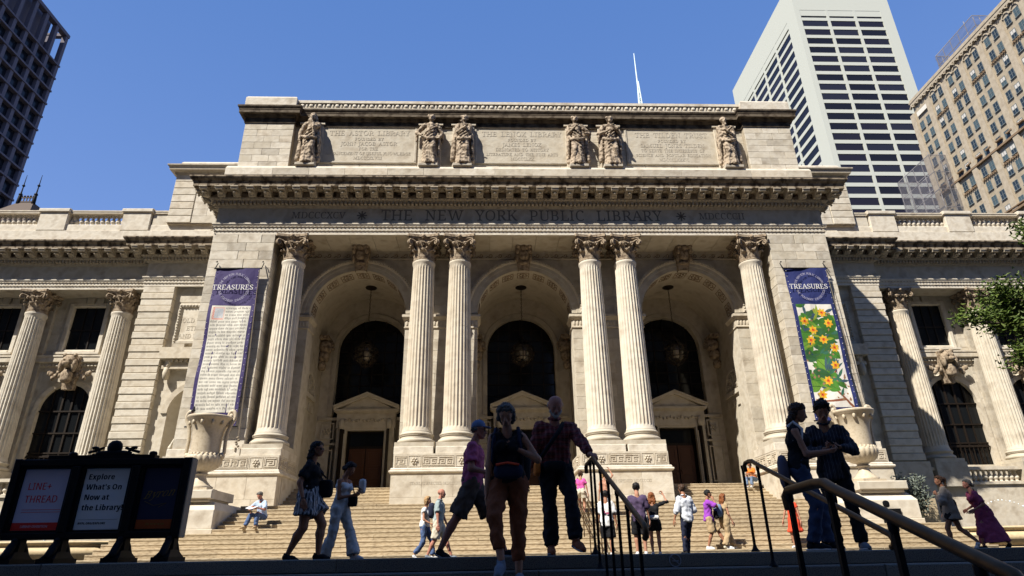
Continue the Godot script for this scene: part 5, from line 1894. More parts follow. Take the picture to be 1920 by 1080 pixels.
# ---------------------------------------------------------------- lanterns
func lantern() -> Node3D:
	var t := thing("lantern", "", "lantern", Vector3.ZERO, 0.0, "globe lanterns hanging in the arches")
	var b := MB.new()
	b.lathe([Vector2(0.02, -0.12), Vector2(0.16, -0.08), Vector2(0.3, -0.02), Vector2(0.34, 0.03), Vector2(0.3, 0.06), Vector2(0.0, 0.06)], 20)
	put("ceiling_rose", b.mesh(M.bronze), t)
	b = MB.new()
	for k in 22:
		var y := -0.15 - k * 0.128
		b.tf = Transform3D(Basis(Vector3.UP, PI / 2 * (k % 2)), Vector3(0, y, 0))
		var ring := []
		for i in 9:
			ring.append(Vector3(cos(TAU * i / 8) * 0.035, sin(TAU * i / 8) * 0.075 - 0.05, 0))
		b.tube(ring, 0.012, 4, false)
	put("chain", b.mesh(M.bronze), t)
	b = MB.new()
	for k in 8:
		var pts := []
		for i in 13:
			var a := -PI / 2 + PI * i / 12
			pts.append(Vector3(cos(a) * 0.66 * cos(TAU * k / 8), -3.95 + sin(a) * 0.70, cos(a) * 0.66 * sin(TAU * k / 8)))
		b.tube(pts, 0.03, 5)
	for y in [-0.3, 0.0, 0.3]:
		var rr := 0.67 * sqrt(1.0 - pow(y / 0.7, 2))
		var ring := []
		for i in 25:
			ring.append(Vector3(cos(TAU * i / 24) * rr, -3.95 + y, sin(TAU * i / 24) * rr))
		b.tube(ring, 0.03, 5, false)
	b.lathe([Vector2(0.0, -4.75), Vector2(0.10, -4.70), Vector2(0.2, -4.6), Vector2(0.1, -4.55)], 12)
	b.lathe([Vector2(0.25, -3.3), Vector2(0.28, -3.2), Vector2(0.1, -3.1), Vector2(0.04, -2.95)], 12)
	put("cage", b.mesh(M.bronze), t)
	var g := mat("lantern_glass", lin(0.10, 0.075, 0.045), 0.15)
	g.transparency = BaseMaterial3D.TRANSPARENCY_ALPHA
	g.albedo_color.a = 0.30
	b = MB.new()
	b.ball(Vector3(0, -3.95, 0), 0.63, 20)
	put("glass", b.mesh(g), t)
	b = MB.new()
	b.tube([Vector3(0, -4.2, 0), Vector3(0, -3.75, 0)], [0.16, 0.16], 12)
	put("bulb", b.mesh(mat("bulb", lin(0.6, 0.5, 0.36), 0.5)), t)
	return t

# ---------------------------------------------------------------- urns
func urn() -> Node3D:
	var t := thing("urn", "", "urn", Vector3.ZERO, 0.0, "stone urns flanking the stairs")
	var b := MB.new()
	b.box(-0.55, 0, -0.55, 0.55, 0.12, 0.55)
	b.lathe([Vector2(0.52, 0.12), Vector2(0.54, 0.18), Vector2(0.44, 0.22), Vector2(0.26, 0.38), Vector2(0.2, 0.52), Vector2(0.24, 0.56), Vector2(0.29, 0.60), Vector2(0.22, 0.64), Vector2(0.3, 0.70)], 32)
	put("foot", b.mesh(M.urn_stone), t)
	# gadrooned bowl
	b = MB.new()
	var rows := []
	var prof := [[0.28, 0.69], [0.46, 0.74], [0.62, 0.86], [0.70, 1.0], [0.715, 1.12], [0.66, 1.2], [0.56, 1.23]]
	for q in prof:
		var row := PackedVector3Array()
		for i in 20 * 6 + 1:
			var a := TAU * i / 120.0
			var r: float = q[0] * (1.0 + 0.045 * absf(sin(a * 10.0)))
			row.append(Vector3(cos(a) * r, q[1], -sin(a) * r))
		rows.append(row)
	b.surf(rows)
	for i in 24:
		b.pillow(Vector3(cos(TAU * i / 24) * 0.63, 1.2, sin(TAU * i / 24) * 0.63), Vector3(0.15, 0.16, 0.15), 0.9, 6)
	put("bowl", b.mesh(M.urn_stone), t)
	b = MB.new()
	b.lathe([Vector2(0.58, 1.22), Vector2(0.585, 1.5), Vector2(0.60, 1.8), Vector2(0.64, 2.02), Vector2(0.72, 2.2), Vector2(0.84, 2.36), Vector2(0.93, 2.44), Vector2(0.955, 2.49), Vector2(0.93, 2.53), Vector2(0.86, 2.52), Vector2(0.78, 2.40), Vector2(0.66, 2.2), Vector2(0.5, 1.9), Vector2(0.0, 1.85)], 40)
	put("body", b.mesh(M.urn_stone), t)
	for s in [-1, 1]:
		b = MB.new()
		var pts := [Vector3(s * 0.66, 1.16, 0), Vector3(s * 0.80, 1.30, 0), Vector3(s * 0.78, 1.7, 0), Vector3(s * 0.82, 2.05, 0), Vector3(s * 0.95, 2.34, 0)]
		for i in 14:
			var a := -0.5 + TAU * 1.1 * i / 13.0
			var r := 0.22 * (1.0 - 0.65 * i / 13.0)
			pts.append(Vector3(s * (1.0 - 0.02 + cos(a) * r * 0.8 - 0.1), 2.56 + sin(a) * r, 0))
		b.tube(pts, 0.08, 8)
		b.pillow(Vector3(s * 0.88, 2.56, 0), Vector3(0.22, 0.22, 0.24), 0.9, 8)
		b.pillow(Vector3(s * 0.73, 1.2, 0), Vector3(0.24, 0.24, 0.3), 0.8, 8)
		put("handle", b.mesh(M.urn_stone), t)
	b = MB.new()
	for k in 12:
		b.pillow(Vector3(cos(TAU * k / 12) * 0.79, 2.28, sin(TAU * k / 12) * 0.79), Vector3(0.16, 0.2, 0.16), 0.9, 6)
	put("rim_ornament", b.mesh(M.urn_stone), t)
	return t

func urn_pedestal(s: int) -> void:
	var label := "stepped stone pedestal of the left urn, rising from the stairs" if s < 0 else "stepped stone pedestal with a dark plaque, under the right urn"
	var t := thing("urn_pedestal", label, "pedestal", Vector3(s * 12.42, 0, -23.2), 0.0, "urn pedestals beside the stairs")
	var b := MB.new()
	b.cham(-1.16, 1.7, -4.4, 1.16, 2.72, 0.0, 0.02)
	put("lower_block", b.mesh(M.stone_c), t)
	b = MB.new()
	b.cham(-1.10, 2.72, -4.4, 1.10, 3.35, -0.05, 0.015)
	b.hexa([Vector3(-1.10, 3.35, -4.4), Vector3(1.10, 3.35, -4.4), Vector3(0.95, 3.62, -4.4), Vector3(-0.95, 3.62, -4.4), Vector3(-1.10, 3.35, -0.06), Vector3(1.10, 3.35, -0.06), Vector3(0.95, 3.62, -0.35), Vector3(-0.95, 3.62, -0.35)])
	put("die", b.mesh(M.stone_a), t)
	b = MB.new()
	b.cham(-0.80, 3.62, -2.0, 0.80, 3.72, -0.2, 0.02)
	b.cham(-0.92, 3.72, -2.1, 0.92, 4.02, -0.1, 0.03)
	put("cap", b.mesh(M.stone), t)
	if s > 0:
		b = MB.new()
		b.box(-0.35, 2.45, 0.0, 0.35, 3.05, 0.02)
		put("plaque", b.mesh(M.iron), t)
		b = MB.new()
		b.pillow(Vector3(-0.1, 3.22, -0.045), Vector3(0.26, 0.24, 0.05), 0.9, 10)
		put("boss", b.mesh(M.iron), t)

# ---------------------------------------------------------------- rails and sign
func stair_rail(called_label: String, x: float, d0: float, y0: float, d1: float, steps: Array, rad := 0.022, flat := 0.5, hook := true) -> void:
	# the rail starts level at depth d0 and falls towards the viewer; steps: (depth, floor) of each upright
	var t := thing("handrail", called_label, "handrail", Vector3(x, 0, 0), 0.0, "brass handrails on the dark steps")
	var slope := 0.368
	var b := MB.new()
	var pts := []
	if hook:
		pts += [Vector3(0, y0 - 0.09, -d0 - flat - 0.005), Vector3(0, y0 - 0.03, -d0 - flat - 0.02)]
	pts.append(Vector3(0, y0 - 0.004, -d0 - flat + 0.02))
	pts.append(Vector3(0, y0, -d0 - 0.05))
	pts.append(Vector3(0, y0 - 0.008, -d0 + 0.04))
	var n := 8
	for i in n + 1:
		var d := lerpf(d0 - 0.1, d1, i / float(n))
		pts.append(Vector3(0, y0 - (d0 - d) * slope, -d))
	var e: Vector3 = pts[-1]
	pts += [e + Vector3(0, -0.02, 0.05), e + Vector3(0, -0.055, 0.075), e + Vector3(0, -0.09, 0.065), e + Vector3(0, -0.10, 0.03)]
	b.tube(pts, rad, 14)
	put("rail", b.mesh(M.brass), t)
	for q in steps:
		var d: float = q[0]
		var top: float = y0 - maxf(0.0, d0 - d) * slope - rad * 0.8
		b = MB.new()
		b.box(-0.0115, q[1], -d - 0.0115, 0.0115, top, -d + 0.0115)
		b.tf = Transform3D(Basis(), Vector3(0, q[1], -d))
		b.lathe([Vector2(0.045, 0.0), Vector2(0.045, 0.012), Vector2(0.028, 0.03), Vector2(0.018, 0.06), Vector2(0.014, 0.075)], 10)
		b.lathe([Vector2(0.012, top - q[1] - 0.05), Vector2(0.02, top - q[1] - 0.03), Vector2(0.02, top - q[1])], 8)
		put("baluster", b.mesh(M.iron), t)

func build_rails() -> void:
	var st := []
	var fl := func(d: float) -> float:
		if d >= 7.0:
			return TY
		return TY - 0.14 * ceilf((7.0 - d) / 0.38)
	for d in [7.06, 6.82, 6.44, 6.06, 5.68, 5.3, 4.95]:
		st.append([d, maxf(0.96, fl.call(d))])
	stair_rail("brass handrail on thin black balusters that the man in the plaid shirt holds", -0.755, 6.85, 2.58, 4.80, st)
	st = []
	for d in [7.06, 6.66, 6.06, 5.3]:
		st.append([d, maxf(0.96, fl.call(d))])
	stair_rail("brass handrail in front of the couple with phones, right of the centre", 0.93, 6.82, 2.53, 4.66, st, 0.022, 0.16)
	st = []
	for d in [3.32, 2.92, 2.5, 2.1]:
		st.append([d, 0.96 if d > 3.1 else 0.96 - 0.137 * ceilf((3.1 - d) / 0.38)])
	stair_rail("thick brass handrail closest to the viewer at the lower right", -0.33, 2.98, 1.905, 2.02, st, 0.024, 0.36)
	# the slim double rail that climbs the main stairs
	var t := thing("stair_rail", "slim brass double rail climbing the sunlit main stairs", "handrail", Vector3(1.45, 0, 0))
	var b := MB.new()
	for x in [-0.18, 0.18]:
		for h in [0.9, 0.6]:
			b.tube([Vector3(x, TY + h - 0.05, -20.5), Vector3(x, TY + h, -20.8), Vector3(x, 3.6 + h, -25.6), Vector3(x, 3.6 + h, -26.2)], 0.02, 6)
	put("rail", b.mesh(M.brass), t)
	for k in 5:
		for x in [-0.18, 0.18]:
			b = MB.new()
			var d := 20.9 + 1.2 * k
			b.tube([Vector3(x, TY + (d - 20.9) * 0.396, -d), Vector3(x, TY + 0.9 + (d - 20.9) * 0.396, -d)], 0.018, 6)
			put("post", b.mesh(M.brass), t)

func build_sign() -> void:
	var t := thing("notice_board", "black iron notice board with three posters on carved feet, in the shade at the left", "sign", Vector3(-6.15, TY, -7.4))
	var W := 1.93
	var b := MB.new()
	b.box(-W / 2, 0.27, -0.07, W / 2, 1.06, -0.03)
	put("back", b.mesh(M.iron), t)
	for q in [[-W / 2, 0.24, -W / 2 + 0.07, 1.08], [-0.325, 0.30, -0.235, 1.0], [0.325, 0.30, 0.415, 1.0], [W / 2 - 0.085, 0.24, W / 2, 1.08]]:
		b = MB.new()
		b.cham(q[0], q[1], -0.08, q[2], q[3], 0.06, 0.012)
		put("upright", b.mesh(M.iron), t)
	b = MB.new()
	b.cham(-W / 2 + 0.07, 0.24, -0.08, W / 2 - 0.085, 0.31, 0.055, 0.01); b.cham(-W / 2 + 0.07, 1.0, -0.08, W / 2 - 0.085, 1.075, 0.055, 0.01)
	b.box(-W / 2 + 0.35, 1.075, -0.06, W / 2 - 0.42, 1.115, 0.05)
	put("crosspiece", b.mesh(M.iron), t)
	# the side that faces the sunlit stairs is bare aged metal
	b = MB.new()
	b.box(W / 2, 0.245, -0.075, W / 2 + 0.012, 1.07, 0.05)
	put("end_plate", b.mesh(mat("aged_plate", lin(0.34, 0.26, 0.18), 0.6)), t)
	# crest: scrolls and a round boss
	b = MB.new()
	b.pillow(Vector3(0.06, 1.20, 0), Vector3(0.17, 0.17, 0.09), 0.9, 12)
	b.pillow(Vector3(0.06, 1.135, 0), Vector3(0.42, 0.07, 0.09), 0.7, 10)
	for s in [-1, 1]:
		var pts := []
		for i in 16:
			var a := 1.0 + 4.6 * i / 15.0
			var r := 0.06 * (1.0 - 0.6 * i / 15.0)
			pts.append(Vector3(0.06 + s * (0.21 + cos(a) * r), 1.145 + sin(a) * r, 0))
		b.tube(pts, 0.018, 6)
		b.pillow(Vector3(0.06 + s * 0.44, 1.13, 0), Vector3(0.09, 0.06, 0.08), 0.8, 8)
		b.tube([Vector3(0.06 + s * 0.12, 1.20, 0), Vector3(0.06 + s * 0.2, 1.17, 0), Vector3(0.06 + s * 0.28, 1.15, 0)], 0.016, 6)
	put("crest", b.mesh(M.iron), t)
	# posters behind their frames
	mat("poster_white", lin(0.74, 0.77, 0.80), 0.5)
	mat("poster_lilac", lin(0.60, 0.58, 0.74), 0.5)
	mat("poster_navy", lin(0.022, 0.028, 0.07), 0.5)
	mat("poster_red", lin(0.68, 0.04, 0.03), 0.5)
	mat("poster_rust", lin(0.36, 0.075, 0.015), 0.5)
	mat("print_black", lin(0.010, 0.012, 0.02), 0.6)
	mat("print_gold", lin(0.22, 0.15, 0.035), 0.5)
	var cells := [[-W / 2 + 0.07, -0.325, "poster_lilac"], [-0.235, 0.325, "poster_white"], [0.415, W / 2 - 0.085, "poster_navy"]]
	var panels := []
	for i in 3:
		var c: Array = cells[i]
		b = MB.new()
		b.box(c[0] + 0.035, 0.335, -0.03, c[1] - 0.035, 0.975, -0.02)
		panels.append(put("poster", b.mesh(M[c[2]]), t))
		b = MB.new()
		b.box(c[0], 0.31, -0.03, c[0] + 0.03, 1.0, 0.02); b.box(c[1] - 0.03, 0.31, -0.03, c[1], 1.0, 0.02)
		b.box(c[0] + 0.03, 0.31, -0.03, c[1] - 0.03, 0.332, 0.02); b.box(c[0] + 0.03, 0.978, -0.03, c[1] - 0.03, 1.0, 0.02)
		put("poster_frame", b.mesh(M.iron), t)
	for q in [["LINE+", 0.79], ["THREAD", 0.655]]:
		var mt := put("lettering", txt(q[0], 0.070, 0.002, false, false), panels[0], M.poster_red, Transform3D(Basis(), Vector3(0, q[1], -0.0185)))
		var tm: TextMesh = mt.mesh
		tm.horizontal_alignment = HORIZONTAL_ALIGNMENT_LEFT
		mt.position.x = cells[0][0] + 0.10
	b = MB.new()
	b.box(cells[0][0] + 0.036, 0.336, -0.02, cells[0][1] - 0.036, 0.415, -0.017)
	put("red_band", b.mesh(M.poster_red), panels[0])
	b = MB.new()
	b.box(cells[0][0] + 0.10, 0.545, -0.02, cells[0][1] - 0.06, 0.549, -0.018); b.box(cells[0][0] + 0.10, 0.52, -0.02, cells[0][1] - 0.06, 0.524, -0.018)
	put("rule", b.mesh(M.poster_red), panels[0])
	put("small_print", txt("LIBRARY EXHIBITION", 0.022, 0.002, false, false), panels[0], M.poster_lilac, Transform3D(Basis(), Vector3(-0.62, 0.375, -0.0165)))
	var k := 0
	for s in ["Explore", "What's On", "Now at", "the Library!"]:
		var mt := put("lettering", txt(s, 0.057, 0.002, true, false), panels[1], M.print_black, Transform3D(Basis(), Vector3(-0.165, 0.885 - 0.108 * k, -0.0185)))
		var tm: TextMesh = mt.mesh
		tm.horizontal_alignment = HORIZONTAL_ALIGNMENT_LEFT
		k += 1
	var mt := put("small_print", txt("NYPL.ORG/EXPLORE", 0.022, 0.002, true, false), panels[1], M.print_black, Transform3D(Basis(), Vector3(-0.165, 0.40, -0.0185)))
	(mt.mesh as TextMesh).horizontal_alignment = HORIZONTAL_ALIGNMENT_LEFT
	b = MB.new()
	b.box(-0.165, 0.437, -0.02, 0.25, 0.439, -0.018)
	put("rule", b.mesh(M.print_black), panels[1])
	b = MB.new()
	b.box(cells[2][0] + 0.036, 0.336, -0.02, cells[2][1] - 0.036, 0.43, -0.017)
	put("rust_band", b.mesh(M.poster_rust), panels[2])
	put("script", txt("Byron", 0.08, 0.002, false, true), panels[2], M.print_gold, Transform3D(Basis(Vector3(1, 0.12, 0), Vector3(0.45, 1, 0), Vector3.BACK), Vector3(0.655, 0.70, -0.0185)))
	put("small_print", txt("ON VIEW NOW", 0.022, 0.002, false, false), panels[2], M.print_gold, Transform3D(Basis(), Vector3(0.655, 0.383, -0.0165)))
	b = MB.new()
	b.tube([Vector3(0.50, 0.62, -0.018), Vector3(0.60, 0.575, -0.018), Vector3(0.74, 0.60, -0.018), Vector3(0.66, 0.555, -0.018)], 0.0025, 4)
	put("flourish", b.mesh(M.print_gold), panels[2])
	# scrolled feet
	for x in [-0.72, -0.28, 0.37, 0.88]:
		b = MB.new()
		b.tf = Transform3D(Basis(), Vector3(x, 0, 0))
		b.box(-0.09, 0, -0.2, 0.09, 0.05, 0.2)
		b.hexa([Vector3(-0.08, 0.05, -0.17), Vector3(0.08, 0.05, -0.17), Vector3(0.05, 0.12, -0.09), Vector3(-0.05, 0.12, -0.09), Vector3(-0.08, 0.05, 0.17), Vector3(0.08, 0.05, 0.17), Vector3(0.05, 0.12, 0.09), Vector3(-0.05, 0.12, 0.09)])
		b.box(-0.05, 0.12, -0.05, 0.05, 0.26, 0.05)
		for s in [-1, 1]:
			b.tube([Vector3(0, 0.22, s * 0.05), Vector3(0, 0.16, s * 0.10), Vector3(0, 0.10, s * 0.13), Vector3(0, 0.05, s * 0.19)], [0.035, 0.04, 0.045, 0.035], 8)
		b.ball(Vector3(0.0, 0.225, 0.06), 0.035, 8)
		put("foot", b.mesh(M.iron), t)

# ---------------------------------------------------------------- fountains, plants, birds
func fountain(s: int) -> void:
	var label := "pale yellow stone fountain basin beyond the stairs, at the left under the notice board" if s < 0 else "pale yellow stone fountain basin with water jets, behind the women at the right"
	var t := thing("fountain", label, "fountain", Vector3(s * 22.2, TY, -27.5), 0.0, "wall fountains beside the stairs")
	var b := MB.new()
	var rows := []
	for q in [[1.0, 0.0], [1.0, 0.10], [0.96, 0.14], [0.99, 0.2], [1.03, 0.34], [1.04, 0.46], [1.02, 0.58], [0.98, 0.64], [0.99, 0.70], [1.02, 0.76], [1.0, 0.82], [0.9, 0.82], [0.88, 0.6], [0.0, 0.6]]:
		var row := PackedVector3Array()
		for i in 41:
			var a := TAU * i / 40.0
			row.append(Vector3(BodySign.sp(cos(a), 0.6) * 8.0 * lerpf(1.0, q[0], 0.5), q[1], -BodySign.sp(sin(a), 0.8) * 3.6 * q[0]))
		rows.append(row)
	b.surf(rows)
	put("basin", b.mesh(M.basin), t)
	var w := mat("water", lin(0.05, 0.09, 0.09), 0.08)
	b = MB.new()
	b.quad(Vector3(-7.0, 0.70, 2.9), Vector3(7.0, 0.70, 2.9), Vector3(7.0, 0.70, -2.9), Vector3(-7.0, 0.70, -2.9))
	put("water", b.mesh(w), t)
	b = MB.new()
	for j in 3:
		for k in 15:
			var u := k / 14.0
			b.ball(Vector3(-s * (1.0 - 2.4 * j) + 1.2 * u, 2.0 + 0.9 * u - 1.9 * u * u, -2.4 + 1.6 * u), 0.035 + 0.015 * sin(k * 2.3), 5)
	put("water_jet", b.mesh(mat("spray", lin(0.75, 0.78, 0.8), 0.3)), t)

class BodySign:
	static func sp(x: float, p: float) -> float:
		return signf(x) * pow(absf(x), p)

func leaf_mesh(w: float, h: float, m: Material) -> ArrayMesh:
	var b := MB.new()
	var L := [Vector3(0, 0, 0), Vector3(w * 0.5, h * 0.35, 0.02), Vector3(w * 0.35, h * 0.75, 0.0), Vector3(0, h, -0.03)]
	var R := [Vector3(0, 0, 0), Vector3(-w * 0.5, h * 0.35, 0.02), Vector3(-w * 0.35, h * 0.75, 0.0), Vector3(0, h, -0.03)]
	var mid := [Vector3(0, 0, 0), Vector3(0, h * 0.35, -0.01), Vector3(0, h * 0.75, -0.02), Vector3(0, h, -0.03)]
	for i in 3:
		b.quad(mid[i], L[i], L[i + 1], mid[i + 1])
		b.quad(R[i], mid[i], mid[i + 1], R[i + 1])
	return b.mesh(m)

func tree() -> void:
	var t := thing("tree", "green locust tree whose leafy branches reach into the picture in front of the right wing", "tree", Vector3(15.3, TY, -16.0))
	var bark := mat("bark", lin(0.10, 0.075, 0.055), 0.95, noise_tex(71, 0.05, [[0.0, grey(0.5)], [1.0, grey(1.0)]], 256, 4), 1.0)
	var b := MB.new()
	b.tube([Vector3(0, 0, 0), Vector3(0.05, 2.0, 0.02), Vector3(-0.05, 4.2, 0.0), Vector3(0.0, 6.5, 0.1), Vector3(0.1, 9.5, 0.0), Vector3(0.0, 12.0, 0.1)], [0.30, 0.24, 0.20, 0.16, 0.10, 0.04], 10)
	put("trunk", b.mesh(bark), t)
	var tips := []
	var r := RandomNumberGenerator.new()
	r.seed = 77
	var limbs := [[Vector3(0, 4.2, 0), Vector3(-2.2, 5.6, 0.3), Vector3(-4.1, 5.7, 0.4)], [Vector3(0, 4.4, 0), Vector3(-1.8, 5.0, 0.7), Vector3(-3.4, 4.7, 1.0)], [Vector3(0, 5.0, 0), Vector3(-1.9, 6.2, 0.4), Vector3(-3.5, 6.5, 0.3)], [Vector3(0, 5.2, 0), Vector3(-1.5, 6.5, -0.3), Vector3(-2.9, 6.6, -0.5)], [Vector3(0, 6.6, 0), Vector3(-0.9, 8.2, 0.5), Vector3(-1.7, 8.7, 0.7)], [Vector3(0, 4.9, 0), Vector3(-1.3, 6.1, 0.2), Vector3(-2.4, 6.0, 0.1)],
		[Vector3(0, 5.0, 0), Vector3(1.4, 6.4, 0.5), Vector3(2.8, 7.4, 0.9)], [Vector3(0, 5.5, 0), Vector3(0.9, 7.0, -1.2), Vector3(1.6, 8.2, -2.4)], [Vector3(0, 7.5, 0), Vector3(0.8, 9.2, 0.3), Vector3(1.4, 10.8, 0.2)], [Vector3(0, 5.2, 0), Vector3(-0.3, 6.4, 1.6), Vector3(-0.2, 7.4, 2.8)], [Vector3(0, 4.4, 0), Vector3(-1.0, 5.1, -0.4), Vector3(-1.9, 5.3, -0.6)]]
	for l in limbs:
		b = MB.new()
		b.tube([l[0], l[1], l[2]], [0.09, 0.06, 0.025], 6)
		for i in 9:
			var u := r.randf_range(0.35, 1.0)
			var p: Vector3 = l[0].lerp(l[1], u * 2.0) if u < 0.5 else l[1].lerp(l[2], (u - 0.5) * 2.0)
			var q := p + Vector3(r.randf_range(-0.7, 0.4), r.randf_range(-0.35, 0.55), r.randf_range(-0.6, 0.6))
			b.tube([p, p.lerp(q, 0.5) + Vector3(0, 0.06, 0), q], [0.018, 0.012, 0.005], 4)
			for j in 6:
				tips.append(p.lerp(q, 0.3 + 0.14 * j))
		put("branch", b.mesh(bark), t)
	var lm := mat("leaf", lin(0.070, 0.105, 0.018), 0.6)
	lm.backlight_enabled = true
	lm.backlight = lin(0.10, 0.17, 0.02)
	lm.cull_mode = BaseMaterial3D.CULL_DISABLED
	var leaf := leaf_mesh(0.055, 0.13, lm)
	var mm := MultiMesh.new()
	mm.transform_format = MultiMesh.TRANSFORM_3D
	mm.use_colors = true
	mm.mesh = leaf
	mm.instance_count = tips.size() * 26
	var n := 0
	for p in tips:
		var c := Color.WHITE * r.randf_range(0.65, 1.25)
		for j in 26:
			var o := Vector3(r.randfn(0, 0.17), r.randfn(-0.04, 0.12), r.randfn(0, 0.17))
			var bs := Basis.from_euler(Vector3(r.randf_range(0.6, 2.3), r.randf_range(0, TAU), r.randf_range(-0.6, 0.6))).scaled(Vector3.ONE * r.randf_range(0.7, 1.25))
			mm.set_instance_transform(n, Transform3D(bs, p + o))
			mm.set_instance_color(n, c * Color(r.randf_range(0.9, 1.15), 1.0, r.randf_range(0.8, 1.1)))
			n += 1
	var mi := MultiMeshInstance3D.new()
	mi.name = "crown"
	mi.multimesh = mm
	mi.set_meta("kind", "stuff")
	t.add_child(mi, true)

func shrub(at: Vector3, h: float, label: String, col: Color, n: int, seed_: int) -> void:
	var t := thing("shrub", label, "shrub", at)
	var r := RandomNumberGenerator.new()
	r.seed = seed_
	var b := MB.new()
	var tips := []
	for i in 16:
		var a := r.randf_range(0, TAU)
		var q := Vector3(cos(a) * r.randf_range(0.1, 0.6), h * r.randf_range(0.5, 1.0), sin(a) * r.randf_range(0.1, 0.6))
		b.tube([Vector3(0, 0, 0), q * Vector3(0.5, 0.55, 0.5), q], [0.02, 0.014, 0.006], 4)
		for j in 6:
			tips.append(q * lerpf(0.5, 1.05, j / 5.0))
	put("stem", b.mesh(mat("stem", lin(0.08, 0.09, 0.04), 0.9)), t)
	var lm := mat("shrub_leaf%d" % seed_, col, 0.6)
	lm.cull_mode = BaseMaterial3D.CULL_DISABLED
	var mm := MultiMesh.new()
	mm.transform_format = MultiMesh.TRANSFORM_3D
	mm.mesh = leaf_mesh(0.05, 0.16, lm)
	mm.instance_count = tips.size() * n
	var k := 0
	for p in tips:
		for j in n:
			mm.set_instance_transform(k, Transform3D(Basis.from_euler(Vector3(r.randf_range(0, 3), r.randf_range(0, TAU), r.randf_range(0, 3))), p + Vector3(r.randfn(0, 0.09), r.randfn(0, 0.09), r.randfn(0, 0.09))))
			k += 1
	var mi := MultiMeshInstance3D.new()
	mi.name = "foliage"; mi.multimesh = mm
	mi.set_meta("kind", "stuff")
	t.add_child(mi, true)

func pigeon(label: String, at: Vector3, turn: float) -> void:
	var t := thing("pigeon", label, "bird", at, turn, "pigeons on the left urn")
	var f := Field.new()
	f.k = 0.02
	f.cap(Vector3(0, 0.12, 0.05), 0.055, Vector3(0, 0.10, -0.07), 0.04)
	f.cap(Vector3(0, 0.10, -0.07), 0.035, Vector3(0, 0.07, -0.21), 0.018)
	f.cap(Vector3(0, 0.14, 0.08), 0.04, Vector3(0, 0.22, 0.11), 0.028)
	f.ball(Vector3(0, 0.235, 0.12), 0.031)
	f.cap(Vector3(0, 0.23, 0.145), 0.009, Vector3(0, 0.222, 0.175), 0.004)
	f.cap(Vector3(0.045, 0.125, 0.04), 0.03, Vector3(0.03, 0.09, -0.15), 0.013)
	f.cap(Vector3(-0.045, 0.125, 0.04), 0.03, Vector3(-0.03, 0.09, -0.15), 0.013)
	put("body", mesh_of(f.build(0.011), mat("feather", lin(0.035, 0.035, 0.042), 0.7)), t)
	var b := MB.new()
	for s in [-1, 1]:
		b.tube([Vector3(s * 0.025, 0.08, 0.01), Vector3(s * 0.028, 0.0, 0.015), Vector3(s * 0.03, 0.0, 0.05)], 0.006, 5)
	put("legs", b.mesh(mat("bird_leg", lin(0.25, 0.08, 0.06), 0.7)), t)

func niche_figure(s: int) -> void:
	# a seated fountain figure of pale marble in the niche
	var t := thing("niche_statue", "pale marble seated figure in the niche behind the left urn" if s < 0 else "marble seated figure in the shaded niche behind the right urn", "statue", Vector3(s * 18.35, 4.6, -34.9), 0.0, "fountain figures in the niches")
	var f := Field.new()
	f.k = 0.06
	f.cap(Vector3(-0.5, 0.5, 0), 0.5, Vector3(0.6, 0.6, 0), 0.45)          # the beast it sits on
	f.cap(Vector3(-0.7, 0.9, 0.2), 0.32, Vector3(-0.85, 1.5, 0.35), 0.26)
	f.ball(Vector3(-0.9, 1.75, 0.42), 0.3)
	f.cap(Vector3(0.1, 1.15, 0.0), 0.34, Vector3(0.05, 1.9, 0.0), 0.30)
	f.cap(Vector3(-0.28, 2.2, 0), 0.17, Vector3(0.38, 2.2, 0), 0.17)
	f.cap(Vector3(0.05, 1.9, 0), 0.3, Vector3(0.05, 2.2, 0), 0.24)
	f.cap(Vector3(0.05, 2.3, 0.02), 0.11, Vector3(0.03, 2.5, 0.05), 0.11)
	f.ball(Vector3(0.0, 2.68, 0.08), 0.19)
	f.cap(Vector3(0.0, 2.6, 0.14), 0.12, Vector3(0.0, 2.48, 0.2), 0.08)
	f.cap(Vector3(-0.34, 2.2, 0), 0.13, Vector3(-0.5, 2.75, 0.15), 0.11); f.cap(Vector3(-0.5, 2.75, 0.15), 0.10, Vector3(-0.32, 3.2, 0.2), 0.07)
	f.cap(Vector3(0.42, 2.18, 0), 0.13, Vector3(0.55, 1.7, 0.2), 0.11); f.cap(Vector3(0.55, 1.7, 0.2), 0.1, Vector3(0.35, 1.35, 0.45), 0.07)
	for q in [-0.14, 0.2]:
		f.cap(Vector3(q, 1.1, 0.1), 0.22, Vector3(q - 0.1, 1.0, 0.65), 0.17)
		f.cap(Vector3(q - 0.1, 1.0, 0.65), 0.16, Vector3(q - 0.15, 0.25, 0.6), 0.1)
		f.cap(Vector3(q - 0.15, 0.2, 0.6), 0.1, Vector3(q - 0.17, 0.12, 0.85), 0.07)
	for i in 6:
		f.path([Vector3(-0.2 + 0.12 * i, 1.2, 0.3), Vector3(-0.3 + 0.12 * i, 0.8, 0.55), Vector3(-0.3 + 0.14 * i, 0.2, 0.4)], 0.06, 0.05)
	put("figure", mesh_of(f.build(0.06), M.stone_a), t)
	var b := MB.new()
	b.cham(-1.3, -0.6, -1.0, 1.3, 0.08, 0.7, 0.04)
	put("plinth", b.mesh(M.stone_c), t)

